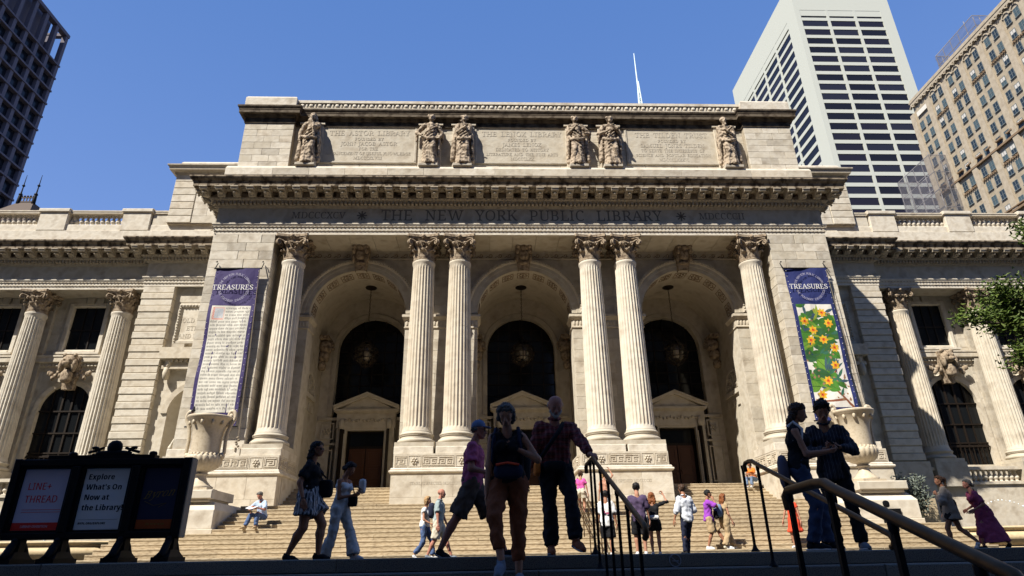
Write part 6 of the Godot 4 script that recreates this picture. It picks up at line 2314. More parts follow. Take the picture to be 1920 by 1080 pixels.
func build_props() -> void:
	for s in [-1, 1]:
		banner(s)
		urn_pedestal(s)
		niche_figure(s)
		fountain(s)
	var l := lantern()
	l.position = Vector3(-8.57, 15.98, -33.3)
	l.set_meta("label", "bronze globe lantern hanging on a chain in the left arch")
	copy(l, "bronze globe lantern hanging on a chain in the middle arch, over the central door", Vector3(0, 15.98, -33.3))
	copy(l, "bronze globe lantern hanging on a chain in the right arch", Vector3(8.57, 15.98, -33.3))
	var u := urn()
	u.position = Vector3(-12.42, 4.02, -24.3)
	u.set_meta("label", "large weathered stone urn with two scrolled handles, in front of the manuscript banner")
	copy(u, "large weathered stone urn with two scrolled handles, in front of the plant-print banner", Vector3(12.42, 4.02, -24.3), 0.12)
	for c in get_children():
		if c.has_meta("category") and c.get_meta("category") == "urn":
			c.scale = Vector3(0.87, 1.08, 0.87)
	build_rails()
	build_sign()
	tree()
	shrub(Vector3(15.0, 2.6, -25.6), 1.7, "pale grey-green flowering shrub in the shade beside the right urn pedestal", lin(0.13, 0.15, 0.12), 12, 5)
	pigeon("dark pigeon perched on the rim of the left urn, left of the other pigeon", Vector3(-13.10, 6.75, -24.1), 0.8)
	pigeon("dark pigeon perched on the rim of the left urn, right of the other pigeon", Vector3(-12.84, 6.75, -23.65), 0.6)

# ---------------------------------------------------------------- bodies: smooth fields meshed as surface nets
# a capsule is [ax, ay, az, ra, bx, by, bz, rb, flat]; flat 1 cuts it square at b, 2 at a, 3 at both
class Field:
	var caps: Array = []
	var planes: Array = []        # Plane: what lies over it is cut away
	var k := 0.02

	func cap(a: Vector3, ra: float, b: Vector3, rb: float, flat := 0) -> void:
		caps.append([a, ra, b, rb, flat])

	func ball(a: Vector3, r: float) -> void:
		caps.append([a, r, a + Vector3(0, 0.0005, 0), r, 0])

	func path(pts: Array, r0: float, r1: float) -> void:
		for i in pts.size() - 1:
			cap(pts[i], lerpf(r0, r1, float(i) / (pts.size() - 1)), pts[i + 1], lerpf(r0, r1, float(i + 1) / (pts.size() - 1)))

	func build(cell: float, noise: FastNoiseLite = null, amp := 0.0) -> Dictionary:
		var lo := Vector3.ONE * 1e9
		var hi := -lo
		for c in caps:
			var m := maxf(c[1], c[3])
			lo = lo.min(c[0] - Vector3.ONE * m).min(c[2] - Vector3.ONE * m)
			hi = hi.max(c[0] + Vector3.ONE * m).max(c[2] + Vector3.ONE * m)
		lo -= Vector3.ONE * cell * 2.5
		hi += Vector3.ONE * cell * 2.5
		var nx := int((hi.x - lo.x) / cell) + 1
		var ny := int((hi.y - lo.y) / cell) + 1
		var nz := int((hi.z - lo.z) / cell) + 1
		var f := PackedFloat32Array()
		f.resize(nx * ny * nz)
		f.fill(1e3)
		var kk := maxf(k, 1e-4)
		for c in caps:
			var a: Vector3 = c[0]
			var b: Vector3 = c[2]
			var ra: float = c[1]
			var rb: float = c[3]
			var flat: int = c[4]
			var m := maxf(ra, rb) + k + cell * 1.8
			var l0 := ((a.min(b) - Vector3.ONE * m - lo) / cell).floor().max(Vector3.ZERO)
			var h0 := ((a.max(b) + Vector3.ONE * m - lo) / cell).ceil().min(Vector3(nx - 1, ny - 1, nz - 1))
			var ab := b - a
			var L2 := maxf(ab.length_squared(), 1e-9)
			var L := sqrt(L2)
			var dr := rb - ra
			var x0 := int(l0.x); var x1 := int(h0.x)
			for z in range(int(l0.z), int(h0.z) + 1):
				for y in range(int(l0.y), int(h0.y) + 1):
					var row := (z * ny + y) * nx
					var p := lo + Vector3(x0, y, z) * cell - a
					for x in range(x0, x1 + 1):
						var t := p.dot(ab) / L2
						var tc := clampf(t, 0.0, 1.0)
						var d := (p - ab * tc).length() - ra - dr * tc
						if flat:
							if flat & 1:
								d = maxf(d, (t - 1.0) * L)
							if flat & 2:
								d = maxf(d, -t * L)
						var o := f[row + x]
						var e := kk - absf(o - d)
						if e > 0.0:
							f[row + x] = minf(o, d) - e * e * 0.25 / kk
						elif d < o:
							f[row + x] = d
						p.x += cell
		if planes.size():
			for z in nz:
				for y in ny:
					var row := (z * ny + y) * nx
					for x in nx:
						if f[row + x] < 999.0:
							var p := lo + Vector3(x, y, z) * cell
							for pl in planes:
								f[row + x] = maxf(f[row + x], pl.distance_to(p))
		# one vertex in each cell that the surface crosses
		var at := PackedInt32Array()
		at.resize(nx * ny * nz)
		at.fill(-1)
		var V := PackedVector3Array()
		var sx := 1; var sy := nx; var sz := nx * ny
		var off := PackedInt32Array([0, sx, sy, sx + sy, sz, sx + sz, sy + sz, sx + sy + sz])
		var edges := PackedInt32Array([0, 1, 2, 3, 4, 5, 6, 7, 0, 2, 1, 3, 4, 6, 5, 7, 0, 4, 1, 5, 2, 6, 3, 7])
		for z in nz - 1:
			for y in ny - 1:
				var row := (z * ny + y) * nx
				for x in nx - 1:
					var i := row + x
					var f0 := f[i]
					if f0 > cell * 2.0 and f0 < 900.0 and planes.is_empty():
						continue
					if f0 > 900.0 and f[i + sx + sy + sz] > 900.0:
						continue
					var mask := 0
					for q in 8:
						if f[i + off[q]] < 0.0:
							mask |= 1 << q
					if mask == 0 or mask == 255:
						continue
					var s := Vector3.ZERO
					var n := 0
					for e in 12:
						var p := edges[e * 2]; var q := edges[e * 2 + 1]
						var fp := f[i + off[p]]; var fq := f[i + off[q]]
						if (fp < 0.0) != (fq < 0.0):
							var t := clampf(fp / (fp - fq), 0.0, 1.0)
							s += Vector3(lerpf(p & 1, q & 1, t), lerpf((p >> 1) & 1, (q >> 1) & 1, t), lerpf((p >> 2) & 1, (q >> 2) & 1, t))
							n += 1
					at[i] = V.size()
					V.append(lo + (Vector3(x, y, z) + s / n) * cell)
		var I := PackedInt32Array()
		for z in range(1, nz - 1):
			for y in range(1, ny - 1):
				var row := (z * ny + y) * nx
				for x in range(1, nx - 1):
					var i := row + x
					if at[i] < 0:
						continue
					var neg := f[i] < 0.0
					if neg != (f[i + sx] < 0.0):
						quad_(I, at[i - sy - sz], at[i - sz], at[i], at[i - sy], neg)
					if neg != (f[i + sy] < 0.0):
						quad_(I, at[i - sx - sz], at[i - sx], at[i], at[i - sz], neg)
					if neg != (f[i + sz] < 0.0):
						quad_(I, at[i - sx - sy], at[i - sy], at[i], at[i - sx], neg)
		var N := normals(V, I)
		if noise:
			for i in V.size():
				V[i] += N[i] * noise.get_noise_3dv(V[i]) * amp
			N = normals(V, I)
		return {"v": V, "n": N, "i": I}

	static func quad_(I: PackedInt32Array, a: int, b: int, c: int, d: int, neg: bool) -> void:
		if a < 0 or b < 0 or c < 0 or d < 0:
			return
		if neg:
			I.append_array(PackedInt32Array([a, c, b, a, d, c]))
		else:
			I.append_array(PackedInt32Array([a, b, c, a, c, d]))

	static func normals(V: PackedVector3Array, I: PackedInt32Array) -> PackedVector3Array:
		var N := PackedVector3Array()
		N.resize(V.size())
		for t in range(0, I.size(), 3):
			var a := V[I[t]]; var b := V[I[t + 1]]; var c := V[I[t + 2]]
			var g := (c - a).cross(b - a)
			N[I[t]] += g; N[I[t + 1]] += g; N[I[t + 2]] += g
		for i in N.size():
			N[i] = N[i].normalized()
		return N

func folds(seed_: int, freq: float, stretch := 1.0) -> FastNoiseLite:
	var f := FastNoiseLite.new()
	f.seed = seed_; f.noise_type = FastNoiseLite.TYPE_SIMPLEX_SMOOTH; f.frequency = freq
	f.fractal_type = FastNoiseLite.FRACTAL_FBM; f.fractal_octaves = 3
	return f

func head_data(fem: bool, cell := 0.007) -> Dictionary:
	var key := "head%s%f" % [fem, cell]
	if cache.has(key):
		return cache[key]
	var f := Field.new()
	f.k = 0.016
	var j := 0.9 if fem else 1.0
	f.ball(Vector3(0, 0.045, -0.012), 0.080)
	f.ball(Vector3(0, 0.04, -0.045), 0.072)
	f.ball(Vector3(0, 0.03, 0.012), 0.074)
	f.cap(Vector3(0, -0.01, 0.022), 0.066 * j, Vector3(0, -0.075, 0.04), 0.040 * j)
	f.cap(Vector3(-0.045 * j, -0.045, 0.0), 0.026, Vector3(-0.012, -0.088 * j, 0.062), 0.020 * j)
	f.cap(Vector3(0.045 * j, -0.045, 0.0), 0.026, Vector3(0.012, -0.088 * j, 0.062), 0.020 * j)
	f.cap(Vector3(-0.034, -0.012, 0.058), 0.024, Vector3(-0.030, -0.03, 0.055), 0.022)       # cheeks
	f.cap(Vector3(0.034, -0.012, 0.058), 0.024, Vector3(0.030, -0.03, 0.055), 0.022)
	f.cap(Vector3(-0.036, 0.027, 0.066), 0.015, Vector3(0.036, 0.027, 0.066), 0.015)         # brow
	f.cap(Vector3(0, 0.015, 0.082), 0.009, Vector3(0, -0.026, 0.104), 0.014)                 # nose
	f.cap(Vector3(-0.011, -0.03, 0.09), 0.009, Vector3(0.011, -0.03, 0.09), 0.009)
	f.cap(Vector3(-0.017, -0.053, 0.084), 0.008, Vector3(0.017, -0.053, 0.084), 0.008)       # lips
	f.cap(Vector3(-0.014, -0.063, 0.080), 0.009, Vector3(0.014, -0.063, 0.080), 0.009)
	for s in [-1, 1]:
		f.cap(Vector3(s * 0.080, 0.018, -0.012), 0.012, Vector3(s * 0.076, -0.022, -0.004), 0.009)   # ears
		f.ball(Vector3(s * 0.032, 0.008, 0.066), 0.0125)                                       # eyes in their sockets
	cache[key] = f.build(cell)
	return cache[key]

func hand_data(curl: float, point := false) -> Dictionary:   # wrist at the origin, fingers along +y, palm faces +z, thumb towards +x
	var key := "hand%f%s" % [curl, point]
	if cache.has(key):
		return cache[key]
	var f := Field.new()
	f.k = 0.006
	f.cap(Vector3(0, -0.02, 0), 0.024, Vector3(0, 0.02, 0), 0.025)
	for i in 4:
		var x: float = [0.031, 0.011, -0.010, -0.029][i]
		f.cap(Vector3(x * 0.6, 0.015, 0), 0.014, Vector3(x, 0.082 - 0.006 * absf(i - 1.3), 0), 0.0125)
		var p := Vector3(x, 0.088 - 0.006 * absf(i - 1.3), 0)
		var len_: float = [0.040, 0.046, 0.043, 0.033][i]
		var c: float = 0.1 if (point and i == 0) else curl
		var a := 0.0
		for s in 3:
			a += c * [0.75, 1.0, 0.8][s]
			var q: Vector3 = p + Vector3(x * 0.06, cos(a), sin(a)).normalized() * len_ * [1.0, 0.68, 0.55][s]
			f.cap(p, 0.0095 - 0.0009 * s, q, 0.009 - 0.0011 * s)
			p = q
	var t0 := Vector3(0.022, 0.02, 0.006)
	var t1 := Vector3(0.050, 0.050, 0.018)
	var t2 := t1 + Vector3(0.012 - 0.02 * curl * 0.6, 0.032, 0.010 + 0.018 * curl)
	f.cap(t0, 0.016, t1, 0.0125); f.cap(t1, 0.012, t2, 0.0105); f.cap(t2, 0.0105, t2 + Vector3(-0.004 - 0.012 * curl, 0.022, 0.006 + 0.012 * curl), 0.009)
	cache[key] = f.build(0.0055)
	return cache[key]

func ik(a: Vector3, b: Vector3, l1: float, l2: float, pole: Vector3) -> Vector3:
	var d := b - a
	var L := clampf(d.length(), 0.05, (l1 + l2) * 0.999)
	var u := d.normalized()
	var x := (l1 * l1 - l2 * l2 + L * L) / (2 * L)
	var h := sqrt(maxf(0.0, l1 * l1 - x * x))
	var p := (pole - u * pole.dot(u)).normalized()
	return a + u * x + p * h

func aim(dir: Vector3, palm: Vector3) -> Basis:      # y along dir, z as near palm as can be
	var y := dir.normalized()
	var z := (palm - y * palm.dot(y)).normalized()
	return Basis(y.cross(z), y, z)

# ---------------------------------------------------------------- people
# Facing is local +z, up +y, the person's left is local +x. Heights are given for a stature of 1.75 m and scaled.
func person(o: Dictionary) -> Node3D:
	var H: float = o.get("h", 1.75)
	var k := H / 1.75
	var fem: bool = o.get("fem", false)
	var fat: float = o.get("fat", 1.0)
	var cell: float = o.get("cell", 0.026)
	var root := thing("person", o.label, "person", o.at, o.get("turn", 0.0), o.get("group", "people at the library steps"))
	var skin: StandardMaterial3D = M[o.get("skin", "skin")]
	# joints
	var hip: Vector3 = o.get("hip", Vector3(0, 0.93, 0)) * k
	var lean: Vector3 = o.get("lean", Vector3(0, 0, 0.02))          # shift of the shoulders against the hips
	var twist: float = o.get("twist", 0.0)
	var sh := hip + Vector3(lean.x, 0.50 - 0.35 * Vector2(lean.x, lean.z).length_squared(), lean.z) * k
	var tw := Basis(Vector3.UP, twist)
	var sw := (0.160 if fem else 0.180) * k * lerpf(1.0, fat, 0.5)
	var hw := (0.098 if fem else 0.090) * k
	var SL := sh + tw * Vector3(sw, -0.04 * k, 0)
	var SR := sh + tw * Vector3(-sw, -0.04 * k, 0)
	var HL := hip + Vector3(hw, 0, 0)
	var HR := hip + Vector3(-hw, 0, 0)
	var fl: Vector3 = o.get("fl", Vector3(0.10, 0, 0.02)) * k       # heels on the ground
	var fr: Vector3 = o.get("fr", Vector3(-0.10, 0, -0.02)) * k
	var pl: float = o.get("pitch_l", 0.0)                            # heel lifted: the foot tips forward
	var pr: float = o.get("pitch_r", 0.0)
	var yl: float = o.get("yaw_l", 0.12)
	var yr: float = o.get("yaw_r", -0.12)
	var AL := fl + Vector3(0, 0.085, 0.03) * k
	var AR := fr + Vector3(0, 0.085, 0.03) * k
	var KL := ik(HL, AL, 0.44 * k, 0.425 * k, o.get("kl", Vector3(0.1, 0.15, 1)))
	var KR := ik(HR, AR, 0.44 * k, 0.425 * k, o.get("kr", Vector3(-0.1, 0.15, 1)))
	var hl: Vector3 = o.get("hl", Vector3(0.27, 0.80, 0.06)) * k    # wrists
	var hr: Vector3 = o.get("hr", Vector3(-0.27, 0.80, 0.06)) * k
	var EL := ik(SL, hl, 0.30 * k, 0.265 * k, o.get("el", Vector3(0.35, -0.1, -1)))
	var ER := ik(SR, hr, 0.30 * k, 0.265 * k, o.get("er", Vector3(-0.35, -0.1, -1)))
	hl = EL + (hl - EL).limit_length(0.265 * k)
	hr = ER + (hr - ER).limit_length(0.265 * k)
	var neck := sh + Vector3(0, 0.055, 0.0) * k
	var nod: float = o.get("nod", 0.0)
	var hb := Basis(Vector3.UP, o.get("look", 0.0)) * Basis(Vector3.RIGHT, nod) * Basis(Vector3.BACK, o.get("tilt", 0.0))
	var head := neck + (hb * Vector3(0, 0.115, 0.03) + Vector3(0, 0.045, 0.02)) * k
	var HX := Transform3D(hb * Basis().scaled(Vector3.ONE * k * (0.97 if fem else 1.0)), head)
	# skin: one continuous body
	var waist := hip.lerp(sh, 0.40)
	var chest := hip.lerp(sh, 0.74)
	var thin := 0.90 if fem else 1.0
	var armr := (0.040 if fem else 0.047) * k * lerpf(1.0, fat, 0.6)
	var legr := (0.085 if fem else 0.082) * k * lerpf(1.0, fat, 0.8)
	var f := Field.new()
	f.k = 0.03 * k
	var side := tw * Vector3(1, 0, 0)
	var trunk := func(g: Field, e: float) -> void:
		for s in [-1, 1]:
			g.cap(hip + Vector3(s * 0.062, 0.015, -0.012) * k, (0.108 if fem else 0.098) * k * fat + e, waist + Vector3(s * 0.05, 0, 0) * k, 0.085 * k * thin * fat + e)
			g.cap(waist + Vector3(s * 0.05, 0, 0) * k, 0.085 * k * thin * fat + e, chest + side * s * 0.075 * k, 0.098 * k * thin * lerpf(1, fat, 0.6) + e)
			g.cap(chest + side * s * 0.07 * k, 0.095 * k * thin + e, sh + side * s * (sw - 0.045 * k) + Vector3(0, -0.03, 0) * k, 0.054 * k + e * 0.8)
			if fem:
				g.ball(chest + (tw * Vector3(s * 0.07, -0.02, 0.085)) * k, 0.055 * k + e)
	trunk.call(f, -0.006)
	f.cap(sh + Vector3(0, -0.03, -0.01) * k, 0.062 * k, neck + Vector3(0, 0.0, 0.0), (0.048 if fem else 0.056) * k)
	f.cap(neck, (0.046 if fem else 0.055) * k, head + hb * Vector3(0, -0.04, -0.015) * k, (0.045 if fem else 0.052) * k)
	for q in [[SL, EL, hl], [SR, ER, hr]]:
		f.cap(q[0], armr * 1.15, q[1], armr * 0.86)
		f.cap(q[1], armr * 0.88, q[2], 0.026 * k)
	for q in [[HL, KL, AL, fl, yl, pl], [HR, KR, AR, fr, yr, pr]]:
		f.cap(q[0] + Vector3(0, -0.02, 0) * k, legr * 1.05, q[1], legr * 0.66)
		var calf: Vector3 = q[1].lerp(q[2], 0.32) + Vector3(0, 0, -0.012) * k
		f.cap(q[1], legr * 0.64, calf, legr * 0.66)
		f.cap(calf, legr * 0.66, q[2], 0.036 * k)
	var body := f.build(cell)
	var b := MB.new()
	b.arrays(body)
	b.arrays(head_data(fem, 0.007 if cell < 0.02 else 0.011), HX)
	var cl: float = o.get("curl_l", 0.35)
	var cr: float = o.get("curl_r", 0.35)
	var pal: Vector3 = o.get("palm_l", Vector3(-1, 0, -0.2))
	var par: Vector3 = o.get("palm_r", Vector3(1, 0, -0.2))
	var dl: Vector3 = o.get("dir_l", hl - EL)
	var dr: Vector3 = o.get("dir_r", hr - ER)
	var bl := aim(dl, pal)
	var br := aim(dr, par)
	b.arrays(hand_data(cl), Transform3D(bl * Basis.from_scale(Vector3(-k, k, k) if o.get("flip_l", false) else Vector3(k, k, k)), hl))
	b.arrays(hand_data(cr, o.get("point_r", false)), Transform3D(br * Basis.from_scale(Vector3(-k, k, k)), hr))
	put("body", b.mesh(skin), root)
	# eyes
	if cell < 0.02:
		b = MB.new()
		for s in [-1, 1]:
			b.tf = HX
			b.ball(Vector3(s * 0.032, 0.009, 0.0715), 0.0085, 8)
		put("eyes", b.mesh(mat("eye", lin(0.02, 0.015, 0.012), 0.3)), root)
		b = MB.new()
		b.tf = HX
		for s in [-1, 1]:
			b.tube([Vector3(s * 0.014, 0.028, 0.083), Vector3(s * 0.032, 0.034, 0.081), Vector3(s * 0.05, 0.028, 0.071)], 0.0045, 5)
		put("eyebrows", b.mesh(M[o.hair.mat] if o.has("hair") else M.hair_brown), root)
		b = MB.new()
		b.tf = HX
		b.tube([Vector3(-0.022, -0.058, 0.084), Vector3(-0.01, -0.056, 0.0925), Vector3(0.01, -0.056, 0.0925), Vector3(0.022, -0.058, 0.084)], [0.002, 0.0055, 0.0055, 0.002], 5)
		put("lips", b.mesh(mat("lip", lin(0.26, 0.09, 0.075), 0.5)), root)
	# top
	var nz := folds(o.get("seed", 1), 9.0)
	if o.has("top"):
		var t: Dictionary = o.top
		f = Field.new()
		f.k = 0.03 * k
		var e: float = t.get("loose", 0.014)
		trunk.call(f, e)
		var hem: float = t.get("hem", 0.86) * k
		if t.get("hem", 0.86) < 0.84:
			f.cap(hip, 0.13 * k * fat + e, hip + Vector3(0, hem - hip.y - 0.03, 0), 0.14 * k * fat + e + t.get("flare", 0.0))
		var sl: float = t.get("sleeve", 0.5)        # 0 none, 1 to the elbow, 2 to the wrist
		if sl > 0.0:
			for q in [[SL, EL, hl], [SR, ER, hr]]:
				var wd: float = t.get("sleeve_w", 0.022)
				if sl <= 1.0:
					f.cap(q[0], armr * 1.1 + e * 0.7, q[0].lerp(q[1], sl), armr * 0.95 + e + wd * 0.6, 1)
				else:
					f.cap(q[0], armr * 1.1 + e * 0.7, q[1], armr * 0.95 + e + wd * 0.3)
					f.cap(q[1], armr * 0.95 + e + wd * 0.3, q[1].lerp(q[2], sl - 1.0), 0.034 * k + e * 0.6 + wd * 0.2, 1)
		f.planes.append(Plane(Vector3(0, -1, 0).rotated(Vector3.RIGHT, t.get("hem_tilt", 0.0)), -hem))
		var nk: float = t.get("neck", 0.015)
		f.planes.append(Plane(Vector3(0, 1, 0.45).normalized(), (neck + Vector3(0, nk - 0.01, 0.05) * k).dot(Vector3(0, 1, 0.45).normalized())))
		put(t.get("name", "shirt"), mesh_of(f.build(cell, nz, t.get("wrinkle", 0.024)), M[t.mat]), root)
		if t.get("collar", false):
			b = MB.new()
			var pts := []
			for i in 13:
				var a := -2.6 + 5.2 * i / 12.0
				pts.append(neck + Vector3(sin(a) * 0.068, 0.012 - 0.035 * pow(maxf(0, cos(a)), 2.0), cos(a) * 0.066) * k)
			b.tube(pts, 0.016 * k, 5)
			put("collar", b.mesh(M[t.mat]), root)
	# trousers, shorts
	if o.has("bottom"):
		var t: Dictionary = o.bottom
		f = Field.new()
		f.k = 0.014 * k
		var e: float = t.get("loose", 0.016)
		for s in [-1, 1]:
			f.cap(hip + Vector3(s * 0.062, 0.015, -0.012) * k, (0.108 if fem else 0.098) * k * fat + e * 0.8, waist + Vector3(s * 0.05, -0.02, 0) * k, 0.086 * k * thin * fat + e * 0.7)
		var ln: float = t.get("len", 2.0)           # 1 to the knee, 2 to the ankle
		var fl2: float = t.get("flare", 0.02)
		for q in [[HL, KL, AL], [HR, KR, AR]]:
			if ln <= 1.0:
				f.cap(q[0] + Vector3(0, -0.02, 0) * k, legr * 1.06 + e, q[0].lerp(q[1], ln), legr * lerpf(1.06, 0.7, ln) + e + fl2, 1)
			else:
				f.cap(q[0] + Vector3(0, -0.02, 0) * k, legr * 1.06 + e, q[1], legr * 0.70 + e)
				f.cap(q[1], legr * 0.70 + e, q[1].lerp(q[2], ln - 1.0), legr * 0.45 + e + fl2, 1)
		f.planes.append(Plane(Vector3(0, 1, 0), t.get("rise", 1.02) * k + hip.y - 0.93 * k))
		put(t.get("name", "trousers"), mesh_of(f.build(cell, folds(o.get("seed", 1) + 5, 8.0), t.get("wrinkle", 0.026)), M[t.mat]), root)
	# skirt of a dress
	if o.has("skirt"):
		var t: Dictionary = o.skirt
		f = Field.new()
		f.k = 0.05 * k
		var end: Vector3 = t.get("to", Vector3(0, 0.3, 0)) * k
		f.cap(waist, 0.11 * k * fat, hip + Vector3(0, -0.05, 0) * k, 0.17 * k * fat)
		f.cap(hip + Vector3(0, -0.05, 0) * k, 0.17 * k * fat, end, t.get("r", 0.3) * k, 1)
		f.cap(hip, 0.15 * k, KL.lerp(AL, 0.3) if end.y < 0.4 else KL, 0.12 * k)
		f.cap(hip, 0.15 * k, KR.lerp(AR, 0.3) if end.y < 0.4 else KR, 0.12 * k)
		f.planes.append(Plane(Vector3(0, -1, 0), -end.y))
		put("skirt", mesh_of(f.build(cell, folds(o.get("seed", 1) + 3, 5.0), 0.03), M[t.mat]), root)
	# shoes
	var smat: String = o.get("shoe", "shoe_dark")
	for q in [[fl, yl, pl], [fr, yr, pr]]:
		var xf := Transform3D(Basis(Vector3.UP, q[1]) * Basis(Vector3.RIGHT, q[2]) * Basis.from_scale(Vector3.ONE * k), q[0] + Vector3(0, 0.0, 0))
		b = MB.new()
		b.arrays(shoe_data(cell), xf)
		var shoe := put("shoe", b.mesh(M[smat]), root)
		if o.has("sole"):
			b = MB.new()
			b.tf = xf
			b.pillow(Vector3(0.0, 0.012, 0.075), Vector3(0.096, 0.03, 0.29), 0.6, 10)
			put("sole", b.mesh(M[o.sole]), shoe)
	# hair
	if o.has("hair"):
		var t: Dictionary = o.hair
		f = Field.new()
		f.k = 0.02
		var style: String = t.style
		if style != "fringe":
			f.ball(Vector3(0, 0.056, -0.02), 0.084)
			f.ball(Vector3(0, 0.043, -0.048), 0.079)
			f.cap(Vector3(-0.05, 0.09, 0.03), 0.04, Vector3(0.05, 0.09, 0.03), 0.04)
			for s in [-1, 1]:
				f.cap(Vector3(s * 0.07, 0.05, 0.0), 0.026, Vector3(s * 0.076, 0.0, -0.03), 0.022)
		else:
			for s in [-1, 1]:
				f.cap(Vector3(s * 0.074, 0.015, -0.03), 0.022, Vector3(s * 0.05, 0.0, -0.085), 0.022)
			f.cap(Vector3(-0.05, 0.0, -0.088), 0.022, Vector3(0.05, 0.0, -0.088), 0.022)
		if style == "bob":
			for s in [-1, 1]:
				f.cap(Vector3(s * 0.07, 0.05, -0.005), 0.034, Vector3(s * 0.078, -0.085, 0.0), 0.026)
				f.cap(Vector3(s * 0.05, 0.02, -0.08), 0.04, Vector3(s * 0.05, -0.095, -0.06), 0.035)
		elif style == "long":
			var ln: float = t.get("len", 0.34)
			for s in [-1.0, -0.4, 0.4, 1.0]:
				f.cap(Vector3(s * 0.066, 0.03, -0.05), 0.044, Vector3(s * 0.08, -0.13, -0.075), 0.046)
				f.cap(Vector3(s * 0.08, -0.13, -0.075), 0.046, Vector3(s * 0.085 + 0.01 * sin(s * 9.0), -ln, -0.07), 0.028)
		elif style == "bun":
			f.ball(Vector3(0, -0.03, -0.135), 0.045)
			f.cap(Vector3(0, 0.0, -0.10), 0.04, Vector3(0, -0.03, -0.13), 0.04)
		elif style == "tail":
			f.cap(Vector3(0, 0.07, -0.10), 0.04, Vector3(0, 0.05, -0.15), 0.035)
			f.cap(Vector3(0, 0.05, -0.15), 0.036, Vector3(0, -0.16, -0.13), 0.026)
		elif style == "curly":
			for i in 16:
				var a := TAU * i / 16.0 * 2.4
				f.ball(Vector3(cos(a) * 0.06, 0.085 + 0.04 * sin(i * 1.7), sin(a) * 0.055 - 0.01), 0.034)
		var nn := folds(t.get("seed", 9), 26.0)
		b = MB.new()
		# keep the face free
		f.planes.append(Plane(Vector3(0, -0.62, 1.0).normalized(), Vector3(0, 0.075, 0.078).dot(Vector3(0, -0.62, 1.0).normalized())))
		b.arrays(f.build(0.007 if cell < 0.02 else 0.012, nn, 0.02), HX)
		put("hair", b.mesh(M[t.mat]), root)
	if o.has("cap"):
		f = Field.new()
		f.k = 0.02
		f.ball(Vector3(0, 0.062, -0.012), 0.089)
		f.ball(Vector3(0, 0.055, -0.04), 0.082)
		f.planes.append(Plane(Vector3(0, -1, 0.12).normalized(), -0.04))
		b = MB.new()
		b.tf = HX
		b.arrays(f.build(0.009))
		b.pillow(Vector3(0, 0.052, 0.10), Vector3(0.15, 0.018, 0.125), 0.75, 12)
		b.ball(Vector3(0, 0.152, -0.02), 0.010, 6)
		put("cap", b.mesh(M[o.cap]), root)
	if o.has("glasses"):
		b = MB.new()
		b.tf = HX
		for s in [-1, 1]:
			b.pillow(Vector3(s * 0.034, 0.008, 0.085), Vector3(0.052, 0.04, 0.012), 0.7, 10)
			b.tube([Vector3(s * 0.06, 0.014, 0.08), Vector3(s * 0.082, 0.014, 0.0)], 0.003, 4)
		b.tube([Vector3(-0.02, 0.012, 0.09), Vector3(0.02, 0.012, 0.09)], 0.004, 4)
		put("sunglasses", b.mesh(M.iron), root)
	root.set_meta("_hl", hl); root.set_meta("_hr", hr); root.set_meta("_sh", sh); root.set_meta("_hip", hip); root.set_meta("_bl", bl); root.set_meta("_br", br)
	root.set_meta("_head", HX); root.set_meta("_k", k)
	return root

func shoe_data(cell: float) -> Dictionary:
	var key := "shoe%s" % (cell < 0.02)
	if not cache.has(key):
		var f := Field.new()
		f.k = 0.02
		f.cap(Vector3(0, 0.045, -0.01), 0.040, Vector3(0, 0.04, 0.12), 0.043)
		f.cap(Vector3(0, 0.04, 0.10), 0.043, Vector3(0.006, 0.025, 0.185), 0.034)
		f.cap(Vector3(0, 0.05, 0.0), 0.040, Vector3(0, 0.10, 0.01), 0.042, 1)
		f.planes.append(Plane(Vector3(0, -1, 0), 0.0))
		cache[key] = f.build(0.010 if cell < 0.02 else 0.015)
	return cache[key]

func mesh_of(d: Dictionary, m: Material) -> ArrayMesh:
	var a := []
	a.resize(Mesh.ARRAY_MAX)
	if d.i.size() == 0:
		var b := MB.new()
		b.box(0, 0, 0, 0.001, 0.001, 0.001)
		return b.mesh(m)
	a[Mesh.ARRAY_VERTEX] = d.v; a[Mesh.ARRAY_NORMAL] = d.n; a[Mesh.ARRAY_INDEX] = d.i
	var am := ArrayMesh.new()
	am.add_surface_from_arrays(Mesh.PRIMITIVE_TRIANGLES, a)
	am.surface_set_material(0, m)
	return am

# ---------------------------------------------------------------- the visitors
func stripes(name_: String, a: Color, b: Color, px: int, vertical := true, fine := false) -> void:
	var im := Image.create(64, 64, false, Image.FORMAT_RGB8)
	im.fill(a)
	for i in range(0, 64, px * 2):
		if vertical:
			im.fill_rect(Rect2i(i, 0, maxi(1, px / 3) if fine else px, 64), b)
		else:
			im.fill_rect(Rect2i(0, i, 64, px), b)
	im.generate_mipmaps()
	mat(name_, Color.WHITE, 0.85, ImageTexture.create_from_image(im), 4.0, null, 1.0, false)

func plaid() -> void:
	var im := Image.create(64, 64, false, Image.FORMAT_RGB8)
	for y in 64:
		for x in 64:
			var c := Vector3(0.16, 0.028, 0.03)
			if (x / 8) % 2 == 0:
				c = c.lerp(Vector3(0.30, 0.10, 0.09), 0.6)
			if (y / 8) % 2 == 0:
				c = c.lerp(Vector3(0.03, 0.012, 0.016), 0.55)
			if x % 16 == 3 or y % 16 == 4:
				c = c.lerp(Vector3(0.35, 0.25, 0.22), 0.5)
			im.set_pixel(x, y, lin(c.x, c.y, c.z))
	im.generate_mipmaps()
	mat("plaid", Color.WHITE, 0.9, ImageTexture.create_from_image(im), 4.5, null, 1.0, false)

func cloth_mat(name_: String, r: float, g: float, b: float) -> void:
	var m := mat(name_, lin(r, g, b), 0.88, M.weave_tex, 3.0, null, 1.0, false)
	m.rim_enabled = false

